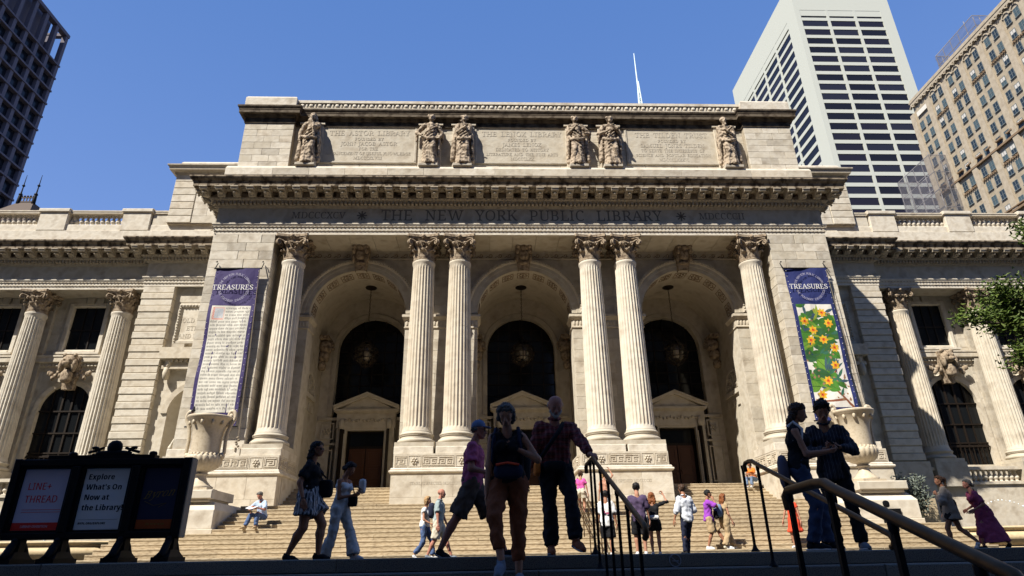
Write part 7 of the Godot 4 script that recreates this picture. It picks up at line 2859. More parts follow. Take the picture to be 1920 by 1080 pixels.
func build_people() -> void:
	M.weave_tex = noise_tex(91, 0.06, [[0.0, grey(0.84)], [0.5, grey(0.95)], [1.0, grey(1.0)]], 256, 4)
	for q in [["skin", 0.42, 0.22, 0.14], ["skin_tan", 0.34, 0.165, 0.095], ["skin_dark", 0.20, 0.095, 0.055], ["skin_red", 0.45, 0.21, 0.15]]:
		var m := mat(q[0], lin(q[1], q[2], q[3]), 0.6, noise_tex(92, 0.04, [[0.0, Color(0.86, 0.82, 0.8)], [1.0, Color(1, 1, 1)]], 256, 3) if q[0] == "skin" else M.skin.albedo_texture, 4.0, null, 1.0, false)
		m.subsurf_scatter_enabled = true
		m.subsurf_scatter_strength = 0.1
	for q in [["black", 0.010, 0.010, 0.012], ["white", 0.70, 0.69, 0.67], ["mauve", 0.46, 0.10, 0.20], ["slate", 0.11, 0.13, 0.20], ["pale_blue", 0.42, 0.52, 0.66], ["rust", 0.20, 0.062, 0.024], ["navy", 0.016, 0.020, 0.045], ["denim", 0.075, 0.12, 0.24], ["mid_denim", 0.035, 0.055, 0.11], ["light_denim", 0.16, 0.22, 0.33],
		["pink", 0.62, 0.10, 0.34], ["cream", 0.60, 0.54, 0.42], ["plum", 0.075, 0.05, 0.10], ["violet", 0.30, 0.06, 0.44], ["khaki", 0.40, 0.29, 0.165], ["off_white", 0.50, 0.50, 0.48], ["orange", 0.72, 0.20, 0.03], ["red", 0.70, 0.075, 0.03], ["beige", 0.34, 0.28, 0.215], ["magenta", 0.34, 0.065, 0.135],
		["sage", 0.30, 0.36, 0.36], ["shoe_dark", 0.012, 0.012, 0.014], ["shoe_white", 0.62, 0.62, 0.62], ["shoe_brown", 0.27, 0.09, 0.04], ["shoe_grey", 0.17, 0.20, 0.24], ["cap_blue", 0.14, 0.20, 0.34], ["jeans_dark", 0.014, 0.013, 0.015], ["bag_black", 0.012, 0.011, 0.012], ["fair_shirt", 0.62, 0.64, 0.68]]:
		cloth_mat(q[0], q[1], q[2], q[3])
	for q in [["hair_black", 0.012, 0.010, 0.009], ["hair_brown", 0.055, 0.028, 0.014], ["hair_auburn", 0.20, 0.065, 0.018], ["hair_blond", 0.36, 0.22, 0.10], ["hair_grey", 0.12, 0.112, 0.10], ["hair_white", 0.36, 0.34, 0.31]]:
		mat(q[0], lin(q[1], q[2], q[3]), 0.55, M.weave_tex, 6.0, null, 1.0, false)
	stripes("striped_shorts", lin(0.02, 0.02, 0.024), lin(0.42, 0.42, 0.42), 6)
	stripes("striped_shirt", lin(0.022, 0.022, 0.03), lin(0.16, 0.16, 0.18), 5, true, true)
	plaid()
	var C := 0.017
	# --- near group, in the shade
	var p := person({"label": "woman in a black top and striped shorts with long black hair", "at": Vector3(-4.55, TY, -10.0), "turn": 1.48, "h": 1.70, "fem": true, "fat": 1.22, "cell": C, "skin": "skin_tan", "seed": 3,
		"hip": Vector3(0, 0.90, 0.0), "lean": Vector3(0, 0, 0.0), "fl": Vector3(0.08, 0, 0.16), "fr": Vector3(-0.09, 0, -0.24), "pitch_r": 0.12, "hl": Vector3(0.28, 0.82, 0.12), "hr": Vector3(-0.31, 0.84, 0.02), "look": -0.15,
		"top": {"mat": "black", "hem": 1.00, "sleeve": 0.75, "loose": 0.02, "neck": 0.0, "name": "blouse"}, "bottom": {"mat": "striped_shorts", "len": 0.62, "loose": 0.03, "flare": 0.06, "rise": 1.1, "name": "shorts"},
		"hair": {"style": "long", "mat": "hair_black", "len": 0.36, "seed": 2}, "glasses": true, "shoe": "shoe_dark"})
	bag(p, Vector3(0.10, 1.00, 0.20), Vector3(0.12, 0.27, 0.22), "bag_black", [Vector3(-0.12, 1.36, 0.0), Vector3(-0.02, 1.25, 0.12), Vector3(0.02, 1.15, 0.22)])
	var b := MB.new()
	var hr: Vector3 = p.get_meta("_hr")
	ring(b, hr + Vector3(0, 0.02, 0), 0.031, 0.006)
	put("bracelet", b.mesh(M.iron), p)
	p = person({"label": "woman with a bun, white camisole and pale wide trousers, reading her phone", "at": Vector3(-4.52, TY, -12.0), "turn": 1.15, "h": 1.66, "fem": true, "cell": C, "skin": "skin_tan", "seed": 4,
		"hip": Vector3(0, 0.92, 0.0), "lean": Vector3(0, 0, 0.05), "fl": Vector3(0.08, 0, 0.30), "fr": Vector3(-0.10, 0, -0.22), "pitch_r": 0.25, "hl": Vector3(0.06, 1.14, 0.30), "hr": Vector3(-0.06, 1.12, 0.30), "curl_l": 0.9, "curl_r": 0.8, "palm_l": Vector3(-0.5, 0.6, -0.5), "palm_r": Vector3(0.5, 0.6, -0.5), "nod": 0.45,
		"top": {"mat": "white", "hem": 1.02, "sleeve": 0.0, "neck": -0.10, "name": "camisole"}, "bottom": {"mat": "off_white", "len": 1.98, "loose": 0.022, "flare": 0.055, "rise": 1.10}, "hair": {"style": "bun", "mat": "hair_black"}, "shoe": "shoe_white"})
	phone(p, Vector3(0.0, 1.19, 0.36), 0.6)
	b = MB.new()
	b.pillow(Vector3(0.22, 1.24, 0.28), Vector3(0.09, 0.27, 0.13), 0.5, 10)
	put("folded_cloth", b.mesh(M.white), p)
	bag(p, Vector3(0.10, 0.98, 0.18), Vector3(0.10, 0.2, 0.18), "bag_black", [Vector3(0.14, 1.36, -0.02), Vector3(0.14, 1.2, 0.14), Vector3(0.11, 1.05, 0.22)])
	p = person({"label": "man in a mauve t-shirt, blue cap and slate shorts striding right", "at": Vector3(-2.06, TY, -9.0), "turn": 1.38, "h": 1.78, "fat": 1.12, "cell": C, "skin": "skin_red", "seed": 6,
		"hip": Vector3(0, 0.91, -0.02), "lean": Vector3(0, 0, 0.02), "fl": Vector3(0.08, 0, 0.36), "fr": Vector3(-0.08, 0.02, -0.46), "pitch_r": 0.45, "hl": Vector3(0.26, 0.98, 0.22), "hr": Vector3(-0.20, 1.02, 0.26), "nod": 0.12,
		"top": {"mat": "mauve", "hem": 0.84, "sleeve": 0.72, "loose": 0.024, "sleeve_w": 0.03, "name": "t_shirt"}, "bottom": {"mat": "slate", "len": 1.0, "loose": 0.022, "flare": 0.045, "name": "shorts"},
		"hair": {"style": "fringe", "mat": "hair_grey"}, "cap": "cap_blue", "glasses": true, "shoe": "shoe_dark", "sole": "shoe_grey"})
	p = person({"label": "grey-haired woman in a black tank top and rust trousers on the dark steps", "at": Vector3(-1.66, 1.43, -6.72), "turn": -0.12, "h": 1.66, "fem": true, "fat": 1.08, "cell": C, "skin": "skin", "seed": 8,
		"hip": Vector3(0, 0.95, 0.04), "lean": Vector3(0.0, 0, 0.06), "fl": Vector3(0.10, -0.03, 0.06), "fr": Vector3(-0.05, 0.09, 0.34), "kr": Vector3(-0.55, 0.1, 1), "pitch_r": 0.35, "pitch_l": 0.0, "hl": Vector3(0.10, 1.28, 0.18), "hr": Vector3(-0.23, 0.80, 0.12), "el": Vector3(1.0, -0.6, -0.2), "curl_l": 1.0, "palm_l": Vector3(-0.3, 0.2, -1), "nod": 0.55,
		"top": {"mat": "black", "hem": 0.92, "sleeve": 0.0, "neck": -0.02, "loose": 0.016, "name": "tank_top"}, "bottom": {"mat": "rust", "len": 1.76, "loose": 0.018, "flare": 0.004, "rise": 1.06}, "hair": {"style": "bob", "mat": "hair_grey"}, "shoe": "shoe_grey", "sole": "shoe_grey"})
	b = MB.new()
	b.pillow(Vector3(0.02, 0.98, 0.23), Vector3(0.30, 0.15, 0.11), 0.6, 12)
	put("waist_pack", b.mesh(M.navy), p)
	b = MB.new()
	b.tube([Vector3(-0.10, 1.04, 0.275), Vector3(0.02, 1.055, 0.29), Vector3(0.13, 1.035, 0.275)], 0.013, 6)
	put("red_zip", b.mesh(M.red), p)
	for s in [-1, 1]:
		b = MB.new()
		b.tube([Vector3(s * 0.11, 1.44, -0.02), Vector3(s * 0.115, 1.43, 0.10), Vector3(s * 0.13, 1.28, 0.19), Vector3(s * 0.15, 1.10, 0.12), Vector3(s * 0.14, 1.02, 0.0)], 0.021, 6)
		put("backpack_strap", b.mesh(M.navy), p)
	b = MB.new()
	b.pillow(Vector3(0.05, 1.13, -0.16), Vector3(0.36, 0.52, 0.2), 0.6, 12)
	put("backpack", b.mesh(M.bag_black), p)
	b = MB.new()
	b.ball(Vector3(0.0, 1.24, 0.205), 0.012, 6)
	b.tube([Vector3(-0.05, 1.38, 0.13), Vector3(0, 1.25, 0.205), Vector3(0.05, 1.38, 0.13)], 0.003, 4)
	put("pendant", b.mesh(M.brass), p)
	p = person({"label": "bald man in a maroon plaid shirt, one hand on the brass rail", "at": Vector3(-1.10, TY, -7.66), "turn": 0.06, "h": 1.78, "fat": 1.1, "cell": C, "skin": "skin_red", "seed": 10,
		"hip": Vector3(0.03, 0.94, 0.0), "lean": Vector3(0.0, 0, 0.04), "fl": Vector3(0.16, 0.07, 0.30), "fr": Vector3(-0.08, 0.0, 0.12), "pitch_l": 0.25, "yaw_l": 0.2, "hl": Vector3(0.36, 0.98, 0.50), "hr": Vector3(-0.30, 0.84, 0.02), "el": Vector3(0.6, -0.3, -1), "curl_l": 0.95, "palm_l": Vector3(0, -1, 0.1), "dir_l": Vector3(0.25, -0.15, 1), "nod": 0.55,
		"top": {"mat": "plaid", "hem": 0.93, "sleeve": 1.94, "loose": 0.017, "sleeve_w": 0.012, "collar": true, "wrinkle": 0.03, "name": "shirt"}, "bottom": {"mat": "jeans_dark", "len": 1.98, "loose": 0.016, "flare": 0.025, "name": "jeans"},
		"hair": {"style": "fringe", "mat": "hair_white"}, "shoe": "shoe_brown", "sole": "shoe_grey"})
	b = MB.new()
	b.pillow(Vector3(-0.01, 0.95, 0.20), Vector3(0.27, 0.12, 0.09), 0.6, 12)
	put("waist_pack", b.mesh(M.bag_black), p)
	b = MB.new()
	var belt := []
	for i in 17:
		belt.append(Vector3(0.03 + 0.185 * cos(TAU * i / 16.0), 0.975, -0.01 + 0.14 * sin(TAU * i / 16.0)))
	b.tube(belt, 0.018, 6, false)
	put("belt", b.mesh(M.bag_black), p)
	b = MB.new()
	b.tube([Vector3(0.13, 1.47, 0.06), Vector3(0.06, 1.36, 0.20), Vector3(-0.06, 1.20, 0.225), Vector3(-0.19, 1.02, 0.14)], 0.026, 6)
	put("shoulder_strap", b.mesh(M.bag_black), p)
	b = MB.new()
	b.pillow(Vector3(-0.21, 0.93, 0.10), Vector3(0.08, 0.16, 0.18), 0.6, 10)
	b.tube([Vector3(-0.17, 1.06, 0.16), Vector3(-0.21, 0.99, 0.17)], 0.012, 6)
	put("orange_clip", b.mesh(M.orange), p)
	beard(p, "hair_white")
	p = person({"label": "woman in a black vest and blue jeans, looking at a phone at the right", "at": Vector3(1.90, TY, -7.70), "turn": 1.15, "h": 1.70, "fem": true, "fat": 1.02, "cell": C, "skin": "skin", "seed": 12,
		"hip": Vector3(0, 0.92, -0.02), "lean": Vector3(0, 0, 0.02), "fl": Vector3(0.09, 0, 0.10), "fr": Vector3(-0.10, 0, -0.06), "hl": Vector3(0.06, 1.13, 0.33), "hr": Vector3(-0.08, 1.12, 0.33), "curl_l": 0.8, "curl_r": 0.8, "palm_l": Vector3(-0.4, 0.8, -0.3), "palm_r": Vector3(0.4, 0.8, -0.3), "nod": 0.32,
		"top": {"mat": "black", "hem": 0.90, "sleeve": 0.0, "neck": 0.0, "loose": 0.022, "name": "vest"}, "bottom": {"mat": "mid_denim", "len": 1.98, "loose": 0.013, "flare": 0.022, "rise": 1.08, "name": "jeans"}, "hair": {"style": "long", "mat": "hair_brown", "len": 0.27}, "shoe": "shoe_dark", "sole": "shoe_white"})
	phone(p, Vector3(0.0, 1.18, 0.40), 0.7)
	b = MB.new()
	for s in [-1, 1]:
		b.tube([Vector3(s * 0.105, 1.40, -0.07), Vector3(s * 0.115, 1.455, 0.0), Vector3(s * 0.12, 1.36, 0.085), Vector3(s * 0.16, 1.24, 0.06), Vector3(s * 0.16, 1.22, -0.04)], 0.02, 6)
	put("white_top", b.mesh(M.white), p)
	b = MB.new()
	b.pillow(Vector3(-0.02, 0.88, -0.20), Vector3(0.36, 0.42, 0.14), 0.8, 12)
	put("tied_jacket", b.mesh(mat("jacket", lin(0.09, 0.085, 0.12), 0.9)), p)
	p = person({"label": "dark-haired man in a striped shirt and black trousers, both hands on a phone", "at": Vector3(2.56, TY, -8.22), "turn": -0.35, "h": 1.80, "fat": 0.98, "cell": C, "skin": "skin_tan", "seed": 14,
		"hip": Vector3(0, 0.95, 0), "lean": Vector3(0, 0, 0.03), "fl": Vector3(0.14, 0, 0.06), "fr": Vector3(-0.13, 0, 0.02), "hl": Vector3(0.06, 1.17, 0.30), "hr": Vector3(-0.06, 1.15, 0.30), "el": Vector3(0.9, -0.7, -0.4), "er": Vector3(-0.9, -0.7, -0.4), "curl_l": 0.9, "curl_r": 0.9, "palm_l": Vector3(-0.5, 0.6, -0.5), "palm_r": Vector3(0.5, 0.6, -0.5), "nod": 0.5,
		"top": {"mat": "striped_shirt", "hem": 0.80, "sleeve": 1.85, "loose": 0.013, "sleeve_w": 0.012, "collar": true, "wrinkle": 0.026, "name": "shirt"}, "bottom": {"mat": "black", "len": 1.98, "loose": 0.016, "flare": 0.018}, "hair": {"style": "curly", "mat": "hair_black"}, "shoe": "shoe_grey", "sole": "shoe_white"})
	phone(p, Vector3(0.0, 1.22, 0.36), 0.7)
	# --- at the right, half in the shade
	var D := 0.024
	p = person({"label": "woman in a loose beige jacket with a black shoulder bag", "at": Vector3(9.40, TY, -15.9), "turn": -2.2, "h": 1.70, "fem": true, "cell": D, "skin": "skin_tan", "seed": 16,
		"hip": Vector3(0, 0.92, 0), "lean": Vector3(0, 0, 0.03), "fl": Vector3(0.06, 0.0, 0.12), "fr": Vector3(-0.08, 0.10, -0.42), "pitch_r": 0.9, "hl": Vector3(0.14, 1.32, 0.20), "hr": Vector3(-0.27, 0.9, 0.12), "el": Vector3(0.6, -0.8, -0.3), "curl_l": 0.8, "look": 0.5,
		"top": {"mat": "beige", "hem": 0.70, "sleeve": 1.7, "loose": 0.045, "flare": 0.03, "sleeve_w": 0.04, "collar": true, "name": "jacket"}, "bottom": {"mat": "black", "len": 0.55, "loose": 0.01, "name": "shorts"}, "hair": {"style": "tail", "mat": "hair_brown"}, "shoe": "shoe_white"})
	bag(p, Vector3(-0.26, 0.98, 0.02), Vector3(0.16, 0.42, 0.38), "bag_black", [Vector3(-0.14, 1.46, 0.0), Vector3(-0.22, 1.3, 0.08), Vector3(-0.26, 1.15, 0.1)])
	p = person({"label": "woman in a long magenta dress, leaning as she walks left", "at": Vector3(10.1, TY, -15.8), "turn": -1.75, "h": 1.64, "fem": true, "fat": 1.15, "cell": D, "skin": "skin_red", "seed": 18,
		"hip": Vector3(0, 0.89, -0.04), "lean": Vector3(0, 0, 0.16), "fl": Vector3(0.06, 0.0, 0.18), "fr": Vector3(-0.08, 0.06, -0.50), "pitch_r": 0.7, "hl": Vector3(0.24, 0.95, 0.28), "hr": Vector3(-0.24, 0.98, 0.22),
		"top": {"mat": "magenta", "hem": 0.92, "sleeve": 0.85, "loose": 0.02, "sleeve_w": 0.03, "name": "bodice"}, "skirt": {"mat": "magenta", "to": Vector3(0, 0.16, -0.12), "r": 0.34}, "hair": {"style": "bun", "mat": "hair_grey"}, "shoe": "shoe_dark"})
	b = MB.new()
	b.tube([Vector3(0.10, 1.38, 0.10), Vector3(0.0, 1.30, 0.02), Vector3(-0.16, 1.05, -0.10)], 0.012, 5)
	put("shoulder_strap", b.mesh(M.bag_black), p)
	# --- farther, in the sun
	var S := 0.030
	p = person({"label": "blond woman in a white top and blue jeans, walking at the stairs", "at": Vector3(-3.62, TY, -18.5), "turn": 1.3, "h": 1.63, "fem": true, "cell": S, "seed": 20, "hip": Vector3(0, 0.9, 0), "fl": Vector3(0.07, 0, 0.22), "fr": Vector3(-0.08, 0.05, -0.30), "pitch_r": 0.6, "hr": Vector3(-0.2, 0.95, 0.28),
		"top": {"mat": "white", "hem": 0.88, "sleeve": 0.3, "loose": 0.025, "name": "top"}, "bottom": {"mat": "denim", "len": 1.9, "loose": 0.012, "name": "jeans"}, "hair": {"style": "bob", "mat": "hair_blond"}, "shoe": "shoe_white"})
	p = person({"label": "bald man in a grey-green polo shirt and white shorts, with a backpack", "at": Vector3(-3.22, TY, -18.1), "turn": 1.4, "h": 1.77, "fat": 1.08, "cell": S, "skin": "skin_red", "seed": 22, "hip": Vector3(0, 0.92, 0), "fl": Vector3(0.08, 0, 0.32), "fr": Vector3(-0.09, 0.02, -0.28), "pitch_r": 0.3, "hl": Vector3(0.25, 0.85, 0.18),
		"top": {"mat": "sage", "hem": 0.84, "sleeve": 0.8, "loose": 0.024, "sleeve_w": 0.03, "collar": true, "name": "polo_shirt"}, "bottom": {"mat": "cream", "len": 0.98, "loose": 0.02, "flare": 0.035, "name": "shorts"}, "shoe": "shoe_grey"})
	b = MB.new()
	b.pillow(Vector3(0.0, 1.22, -0.19), Vector3(0.32, 0.42, 0.18), 0.6, 10)
	put("backpack", b.mesh(M.navy), p)
	p = person({"label": "woman in a pink top and white shorts climbing the stairs", "at": Vector3(1.53, TY + 0.1527 * 9, -24.15), "turn": 2.9, "h": 1.62, "fem": true, "cell": S, "seed": 24, "hip": Vector3(0, 0.9, 0.04), "fl": Vector3(0.07, 0.15, 0.30), "fr": Vector3(-0.07, 0, -0.04), "pitch_r": 0.2,
		"top": {"mat": "pink", "hem": 1.0, "sleeve": 0.5, "loose": 0.014, "name": "top"}, "bottom": {"mat": "cream", "len": 0.5, "loose": 0.02, "flare": 0.035, "rise": 1.1, "name": "shorts"}, "hair": {"style": "bob", "mat": "hair_brown"}, "shoe": "khaki"})
	p = person({"label": "man in a printed white t-shirt and dark shorts, behind the balusters", "at": Vector3(1.53, TY, -19.2), "turn": 2.8, "h": 1.76, "cell": S, "skin": "skin_tan", "seed": 26, "fl": Vector3(0.10, 0, 0.16), "fr": Vector3(-0.10, 0, -0.14),
		"top": {"mat": "white", "hem": 0.78, "sleeve": 0.85, "loose": 0.034, "sleeve_w": 0.035, "name": "t_shirt"}, "bottom": {"mat": "black", "len": 1.0, "loose": 0.03, "flare": 0.04, "name": "shorts"}, "hair": {"style": "short", "mat": "hair_black"}, "shoe": "shoe_white"})
	b = MB.new()
	b.box(-0.10, 1.12, -0.168, -0.02, 1.17, -0.155); b.box(0.0, 1.15, -0.168, 0.09, 1.21, -0.155); b.box(0.05, 1.10, -0.168, 0.10, 1.14, -0.155)
	put("print", b.mesh(M.magenta), p)
	p = person({"label": "woman in a pale pink top on the stairs with one arm raised", "at": Vector3(2.35, TY + 0.1527 * 8, -23.8), "turn": 2.7, "h": 1.64, "fem": true, "cell": S, "seed": 27, "hr": Vector3(-0.2, 1.85, 0.15), "er": Vector3(-1, 0.2, 0), "fl": Vector3(0.08, 0.0, 0.03),
		"top": {"mat": "skin", "hem": 0.95, "sleeve": 0.4, "name": "top"}, "bottom": {"mat": "pale_blue", "len": 1.9, "loose": 0.016, "name": "jeans"}, "hair": {"style": "bob", "mat": "hair_blond"}, "shoe": "shoe_white"})
	p = person({"label": "man in a plum t-shirt and dark shorts, seen from behind", "at": Vector3(2.20, TY, -18.0), "turn": 3.0, "h": 1.84, "cell": S, "skin": "skin", "seed": 28, "fl": Vector3(0.10, 0, 0.05), "fr": Vector3(-0.10, 0, -0.02),
		"top": {"mat": "plum", "hem": 0.80, "sleeve": 0.9, "loose": 0.03, "sleeve_w": 0.035, "name": "t_shirt"}, "bottom": {"mat": "black", "len": 0.98, "loose": 0.026, "flare": 0.04, "name": "shorts"}, "hair": {"style": "short", "mat": "hair_black"}, "shoe": "shoe_white"})
	p = person({"label": "long-haired woman in a black jacket with a white tote, pointing up", "at": Vector3(2.74, TY, -18.6), "turn": 2.95, "h": 1.64, "fem": true, "cell": S, "seed": 30, "hr": Vector3(-0.36, 1.72, 0.16), "er": Vector3(-1, 0, -0.2), "curl_r": 0.9, "point_r": true,
		"top": {"mat": "black", "hem": 0.98, "sleeve": 1.9, "loose": 0.02, "name": "jacket"}, "bottom": {"mat": "black", "len": 0.55, "loose": 0.02, "flare": 0.03, "rise": 1.1, "name": "shorts"}, "hair": {"style": "long", "mat": "hair_auburn", "len": 0.36}, "shoe": "shoe_white"})
	b = MB.new()
	b.pillow(Vector3(-0.02, 0.98, -0.20), Vector3(0.26, 0.12, 0.06), 0.5, 8)
	put("shirt_tail", b.mesh(M.white), p)
	bag(p, Vector3(0.20, 0.86, -0.12), Vector3(0.10, 0.38, 0.32), "cream", [Vector3(0.14, 1.40, -0.02), Vector3(0.17, 1.2, -0.08), Vector3(0.20, 1.04, -0.12)])
	p = person({"label": "man in a pale blue shirt with rolled sleeves and navy trousers, seen from behind", "at": Vector3(3.62, TY, -18.4), "turn": -2.8, "h": 1.80, "cell": S, "skin": "skin_tan", "seed": 32, "hip": Vector3(0, 0.95, 0), "fl": Vector3(0.10, 0, 0.05), "fr": Vector3(-0.08, 0, 0.20), "hl": Vector3(0.34, 0.88, 0.08), "hr": Vector3(-0.2, 1.05, 0.25),
		"top": {"mat": "fair_shirt", "hem": 0.82, "sleeve": 1.5, "loose": 0.028, "sleeve_w": 0.035, "collar": true, "wrinkle": 0.03, "name": "shirt"}, "bottom": {"mat": "navy", "len": 1.98, "loose": 0.014}, "hair": {"style": "short", "mat": "hair_brown"}, "shoe": "shoe_dark"})
	p = person({"label": "man in a violet t-shirt, dark cap and khaki shorts, hand at his face", "at": Vector3(5.12, TY + 0.1527, -21.05), "turn": 1.25, "h": 1.76, "cell": S, "skin": "skin_tan", "seed": 34, "hip": Vector3(0, 0.92, 0), "fl": Vector3(0.08, 0.0, 0.44), "fr": Vector3(-0.08, 0, -0.14), "hr": Vector3(-0.06, 1.48, 0.20), "er": Vector3(-0.5, -1, 0.2), "curl_r": 0.8,
		"top": {"mat": "violet", "hem": 0.82, "sleeve": 0.9, "loose": 0.03, "sleeve_w": 0.03, "name": "t_shirt"}, "bottom": {"mat": "khaki", "len": 1.0, "loose": 0.024, "flare": 0.04, "name": "shorts"}, "hair": {"style": "short", "mat": "hair_black"}, "cap": "black", "shoe": "shoe_white", "sole": "white"})
	p = person({"label": "woman with long auburn hair, a denim rucksack and khaki trousers", "at": Vector3(5.63, TY + 0.1527, -21.1), "turn": 1.9, "h": 1.64, "fem": true, "cell": S, "skin": "skin", "seed": 36, "fl": Vector3(0.07, 0.0, 0.26), "fr": Vector3(-0.08, 0.02, -0.2), "pitch_r": 0.3, "hr": Vector3(-0.24, 0.86, 0.14),
		"top": {"mat": "khaki", "hem": 0.95, "sleeve": 0.3, "name": "top"}, "bottom": {"mat": "khaki", "len": 1.95, "loose": 0.03, "flare": 0.04, "rise": 1.1}, "hair": {"style": "long", "mat": "hair_auburn", "len": 0.3}, "shoe": "cream"})
	b = MB.new()
	b.pillow(Vector3(0, 1.14, -0.20), Vector3(0.32, 0.42, 0.2), 0.6, 10)
	put("rucksack", b.mesh(M.light_denim), p)
	b = MB.new()
	b.pillow(Vector3(0.02, 1.02, -0.27), Vector3(0.22, 0.26, 0.12), 0.6, 10)
	put("rucksack_pocket", b.mesh(M.bag_black), p)
	p = person({"label": "grey-haired man in a pale blue shirt seated on the stairs reading a paper", "at": Vector3(-9.90, TY + 0.1527 * 7, -23.35), "turn": -0.35, "h": 1.74, "cell": S, "skin": "skin_red", "seed": 38, "hip": Vector3(0, 0.42, -0.32), "lean": Vector3(0, 0, 0.16), "fl": Vector3(0.14, 0.0, 0.10), "fr": Vector3(-0.20, 0.0, 0.22), "yaw_r": -0.4, "hl": Vector3(0.10, 0.68, 0.14), "hr": Vector3(-0.12, 0.70, 0.16), "el": Vector3(0.8, -0.5, -0.3), "er": Vector3(-0.8, -0.5, -0.3), "curl_l": 0.8, "curl_r": 0.8, "nod": 0.5,
		"top": {"mat": "pale_blue", "hem": 0.36, "sleeve": 0.95, "loose": 0.024, "sleeve_w": 0.03, "collar": true, "name": "shirt"}, "bottom": {"mat": "denim", "len": 1.95, "loose": 0.016, "rise": 1.02, "name": "jeans"}, "hair": {"style": "short", "mat": "hair_grey"}, "shoe": "khaki"})
	b = MB.new()
	for s in [-1, 1]:
		b.hexa([Vector3(0, 0.70, 0.18), Vector3(s * 0.20, 0.74, 0.16), Vector3(s * 0.20, 0.745, 0.155), Vector3(0, 0.705, 0.175), Vector3(0, 0.62, 0.36), Vector3(s * 0.20, 0.66, 0.36), Vector3(s * 0.20, 0.665, 0.355), Vector3(0, 0.625, 0.355)])
	put("newspaper", b.mesh(M.white), p)
	p = person({"label": "person in an orange top and jeans seated at the top of the stairs", "at": Vector3(10.05, 4.41, -29.4), "turn": -0.9, "h": 1.66, "fem": true, "cell": S, "skin": "skin_tan", "seed": 40, "hip": Vector3(0, 0.42, -0.30), "lean": Vector3(0, 0, 0.14), "fl": Vector3(0.10, 0.0, 0.10), "fr": Vector3(-0.12, 0.0, 0.14), "hl": Vector3(0.12, 0.62, 0.12), "hr": Vector3(-0.12, 0.62, 0.12), "nod": 0.3,
		"top": {"mat": "orange", "hem": 0.36, "sleeve": 0.6, "name": "top"}, "bottom": {"mat": "light_denim", "len": 1.9, "loose": 0.016, "name": "jeans"}, "hair": {"style": "bob", "mat": "hair_black"}, "shoe": "shoe_white"})
	p = person({"label": "woman in a red dress, seen between the near rails", "at": Vector3(7.92, TY + 0.15, -21.2), "turn": -0.9, "h": 1.66, "fem": true, "cell": S, "skin": "skin", "seed": 42, "hr": Vector3(-0.32, 0.84, 0.14), "fl": Vector3(0.08, 0, 0.1),
		"top": {"mat": "red", "hem": 0.95, "sleeve": 0.4, "name": "bodice"}, "skirt": {"mat": "red", "to": Vector3(0.02, 0.5, 0.0), "r": 0.24}, "hair": {"style": "bob", "mat": "hair_brown"}, "shoe": "shoe_white"})
	for c in get_children():
		for key in c.get_meta_list():
			if str(key).begins_with("_"):
				c.remove_meta(key)

func ring(b: MB, c: Vector3, r: float, t: float) -> void:
	var pts := []
	for i in 13:
		pts.append(c + Vector3(cos(TAU * i / 12) * r, 0, sin(TAU * i / 12) * r))
	b.tube(pts, t, 5, false)

func bag(p: Node3D, at: Vector3, size: Vector3, m: String, strap: Array) -> void:
	var b := MB.new()
	b.pillow(at, size, 0.5, 14)
	var o := put("bag", b.mesh(M[m]), p)
	b = MB.new()
	b.tube(strap, 0.013, 6)
	put("strap", b.mesh(M[m]), o)

func phone(p: Node3D, at: Vector3, tilt: float) -> void:
	var b := MB.new()
	b.pillow(Vector3.ZERO, Vector3(0.075, 0.15, 0.011), 0.25, 16)
	put("phone", b.mesh(M.iron), p, null, Transform3D(Basis(Vector3.RIGHT, -PI / 2 + tilt), at))

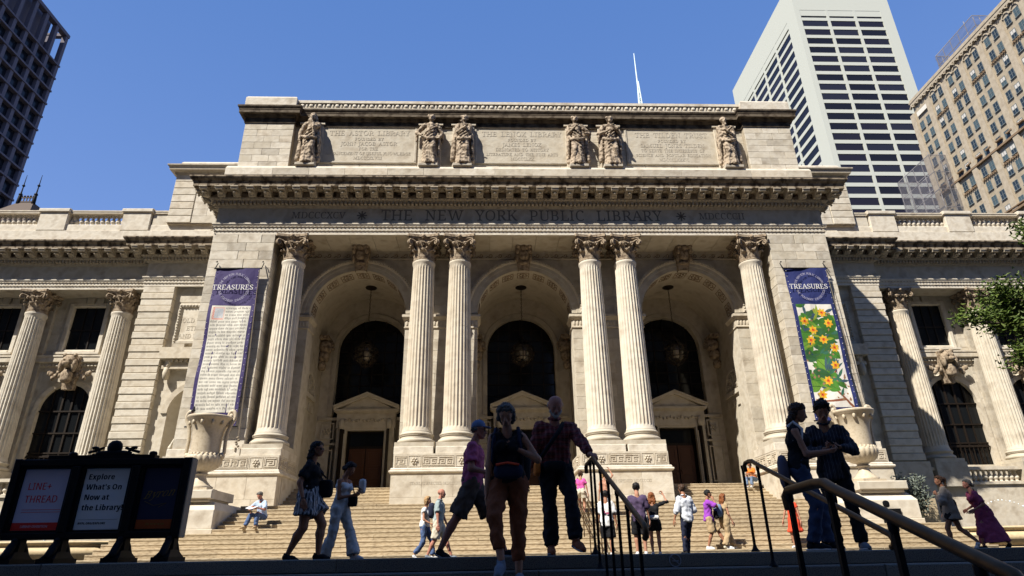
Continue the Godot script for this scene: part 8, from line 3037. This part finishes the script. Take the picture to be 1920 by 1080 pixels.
func beard(p: Node3D, m: String) -> void:
	var f := Field.new()
	f.k = 0.015
	f.cap(Vector3(-0.055, -0.045, 0.03), 0.024, Vector3(0, -0.085, 0.068), 0.03)
	f.cap(Vector3(0.055, -0.045, 0.03), 0.024, Vector3(0, -0.085, 0.068), 0.03)
	f.cap(Vector3(-0.02, -0.044, 0.088), 0.008, Vector3(0.02, -0.044, 0.088), 0.008)
	var b := MB.new()
	b.arrays(f.build(0.008, folds(4, 30.0), 0.008), p.get_meta("_head"))
	put("beard", b.mesh(M[m]), p)

func _ready() -> void:
	rng.seed = 2024
	# camera
	var cam := Camera3D.new()
	cam.name = "camera"
	cam.position = Vector3(-1.862, 1.6, 0)
	cam.rotation_order = EULER_ORDER_YXZ
	cam.rotation_degrees = Vector3(23.348, -2.3155, -1.0089)
	cam.fov = 49.19
	cam.near = 0.05; cam.far = 3000.0
	add_child(cam)
	# sky
	var env := Environment.new()
	env.background_mode = Environment.BG_SKY
	var sm := ProceduralSkyMaterial.new()
	sm.sky_top_color = lin(0.047, 0.113, 0.300)
	sm.sky_horizon_color = lin(0.185, 0.28, 0.53)
	sm.sky_curve = 0.32
	sm.ground_horizon_color = lin(0.12, 0.14, 0.18)
	sm.ground_bottom_color = lin(0.06, 0.06, 0.06)
	sm.sun_angle_max = 12.0
	sm.sun_curve = 0.08
	var sky := Sky.new()
	sky.sky_material = sm
	env.sky = sky
	env.tonemap_mode = Environment.TONE_MAPPER_LINEAR
	env.tonemap_exposure = 1.9
	env.sdfgi_enabled = true
	env.ssao_enabled = true
	env.ssil_enabled = true
	var we := WorldEnvironment.new()
	we.name = "world"
	we.environment = env
	add_child(we)
	# sun: high, from the front left
	var sun := DirectionalLight3D.new()
	sun.name = "sun"
	sun.light_energy = 1.6
	sun.light_angular_distance = 0.5
	sun.light_color = lin(1.0, 0.95, 0.86)
	sun.shadow_enabled = true
	add_child(sun)
	sun.look_at_from_position(Vector3(-0.635, 1.0, 0.56), Vector3.ZERO)
	make_materials()
	build_setting()
	var lib := build_library()
	build_city()
	build_props()
	build_statues()
	build_people()
	var t0 := 0
	for c in get_children():
		t0 += 1
	print("top-level nodes ", t0)
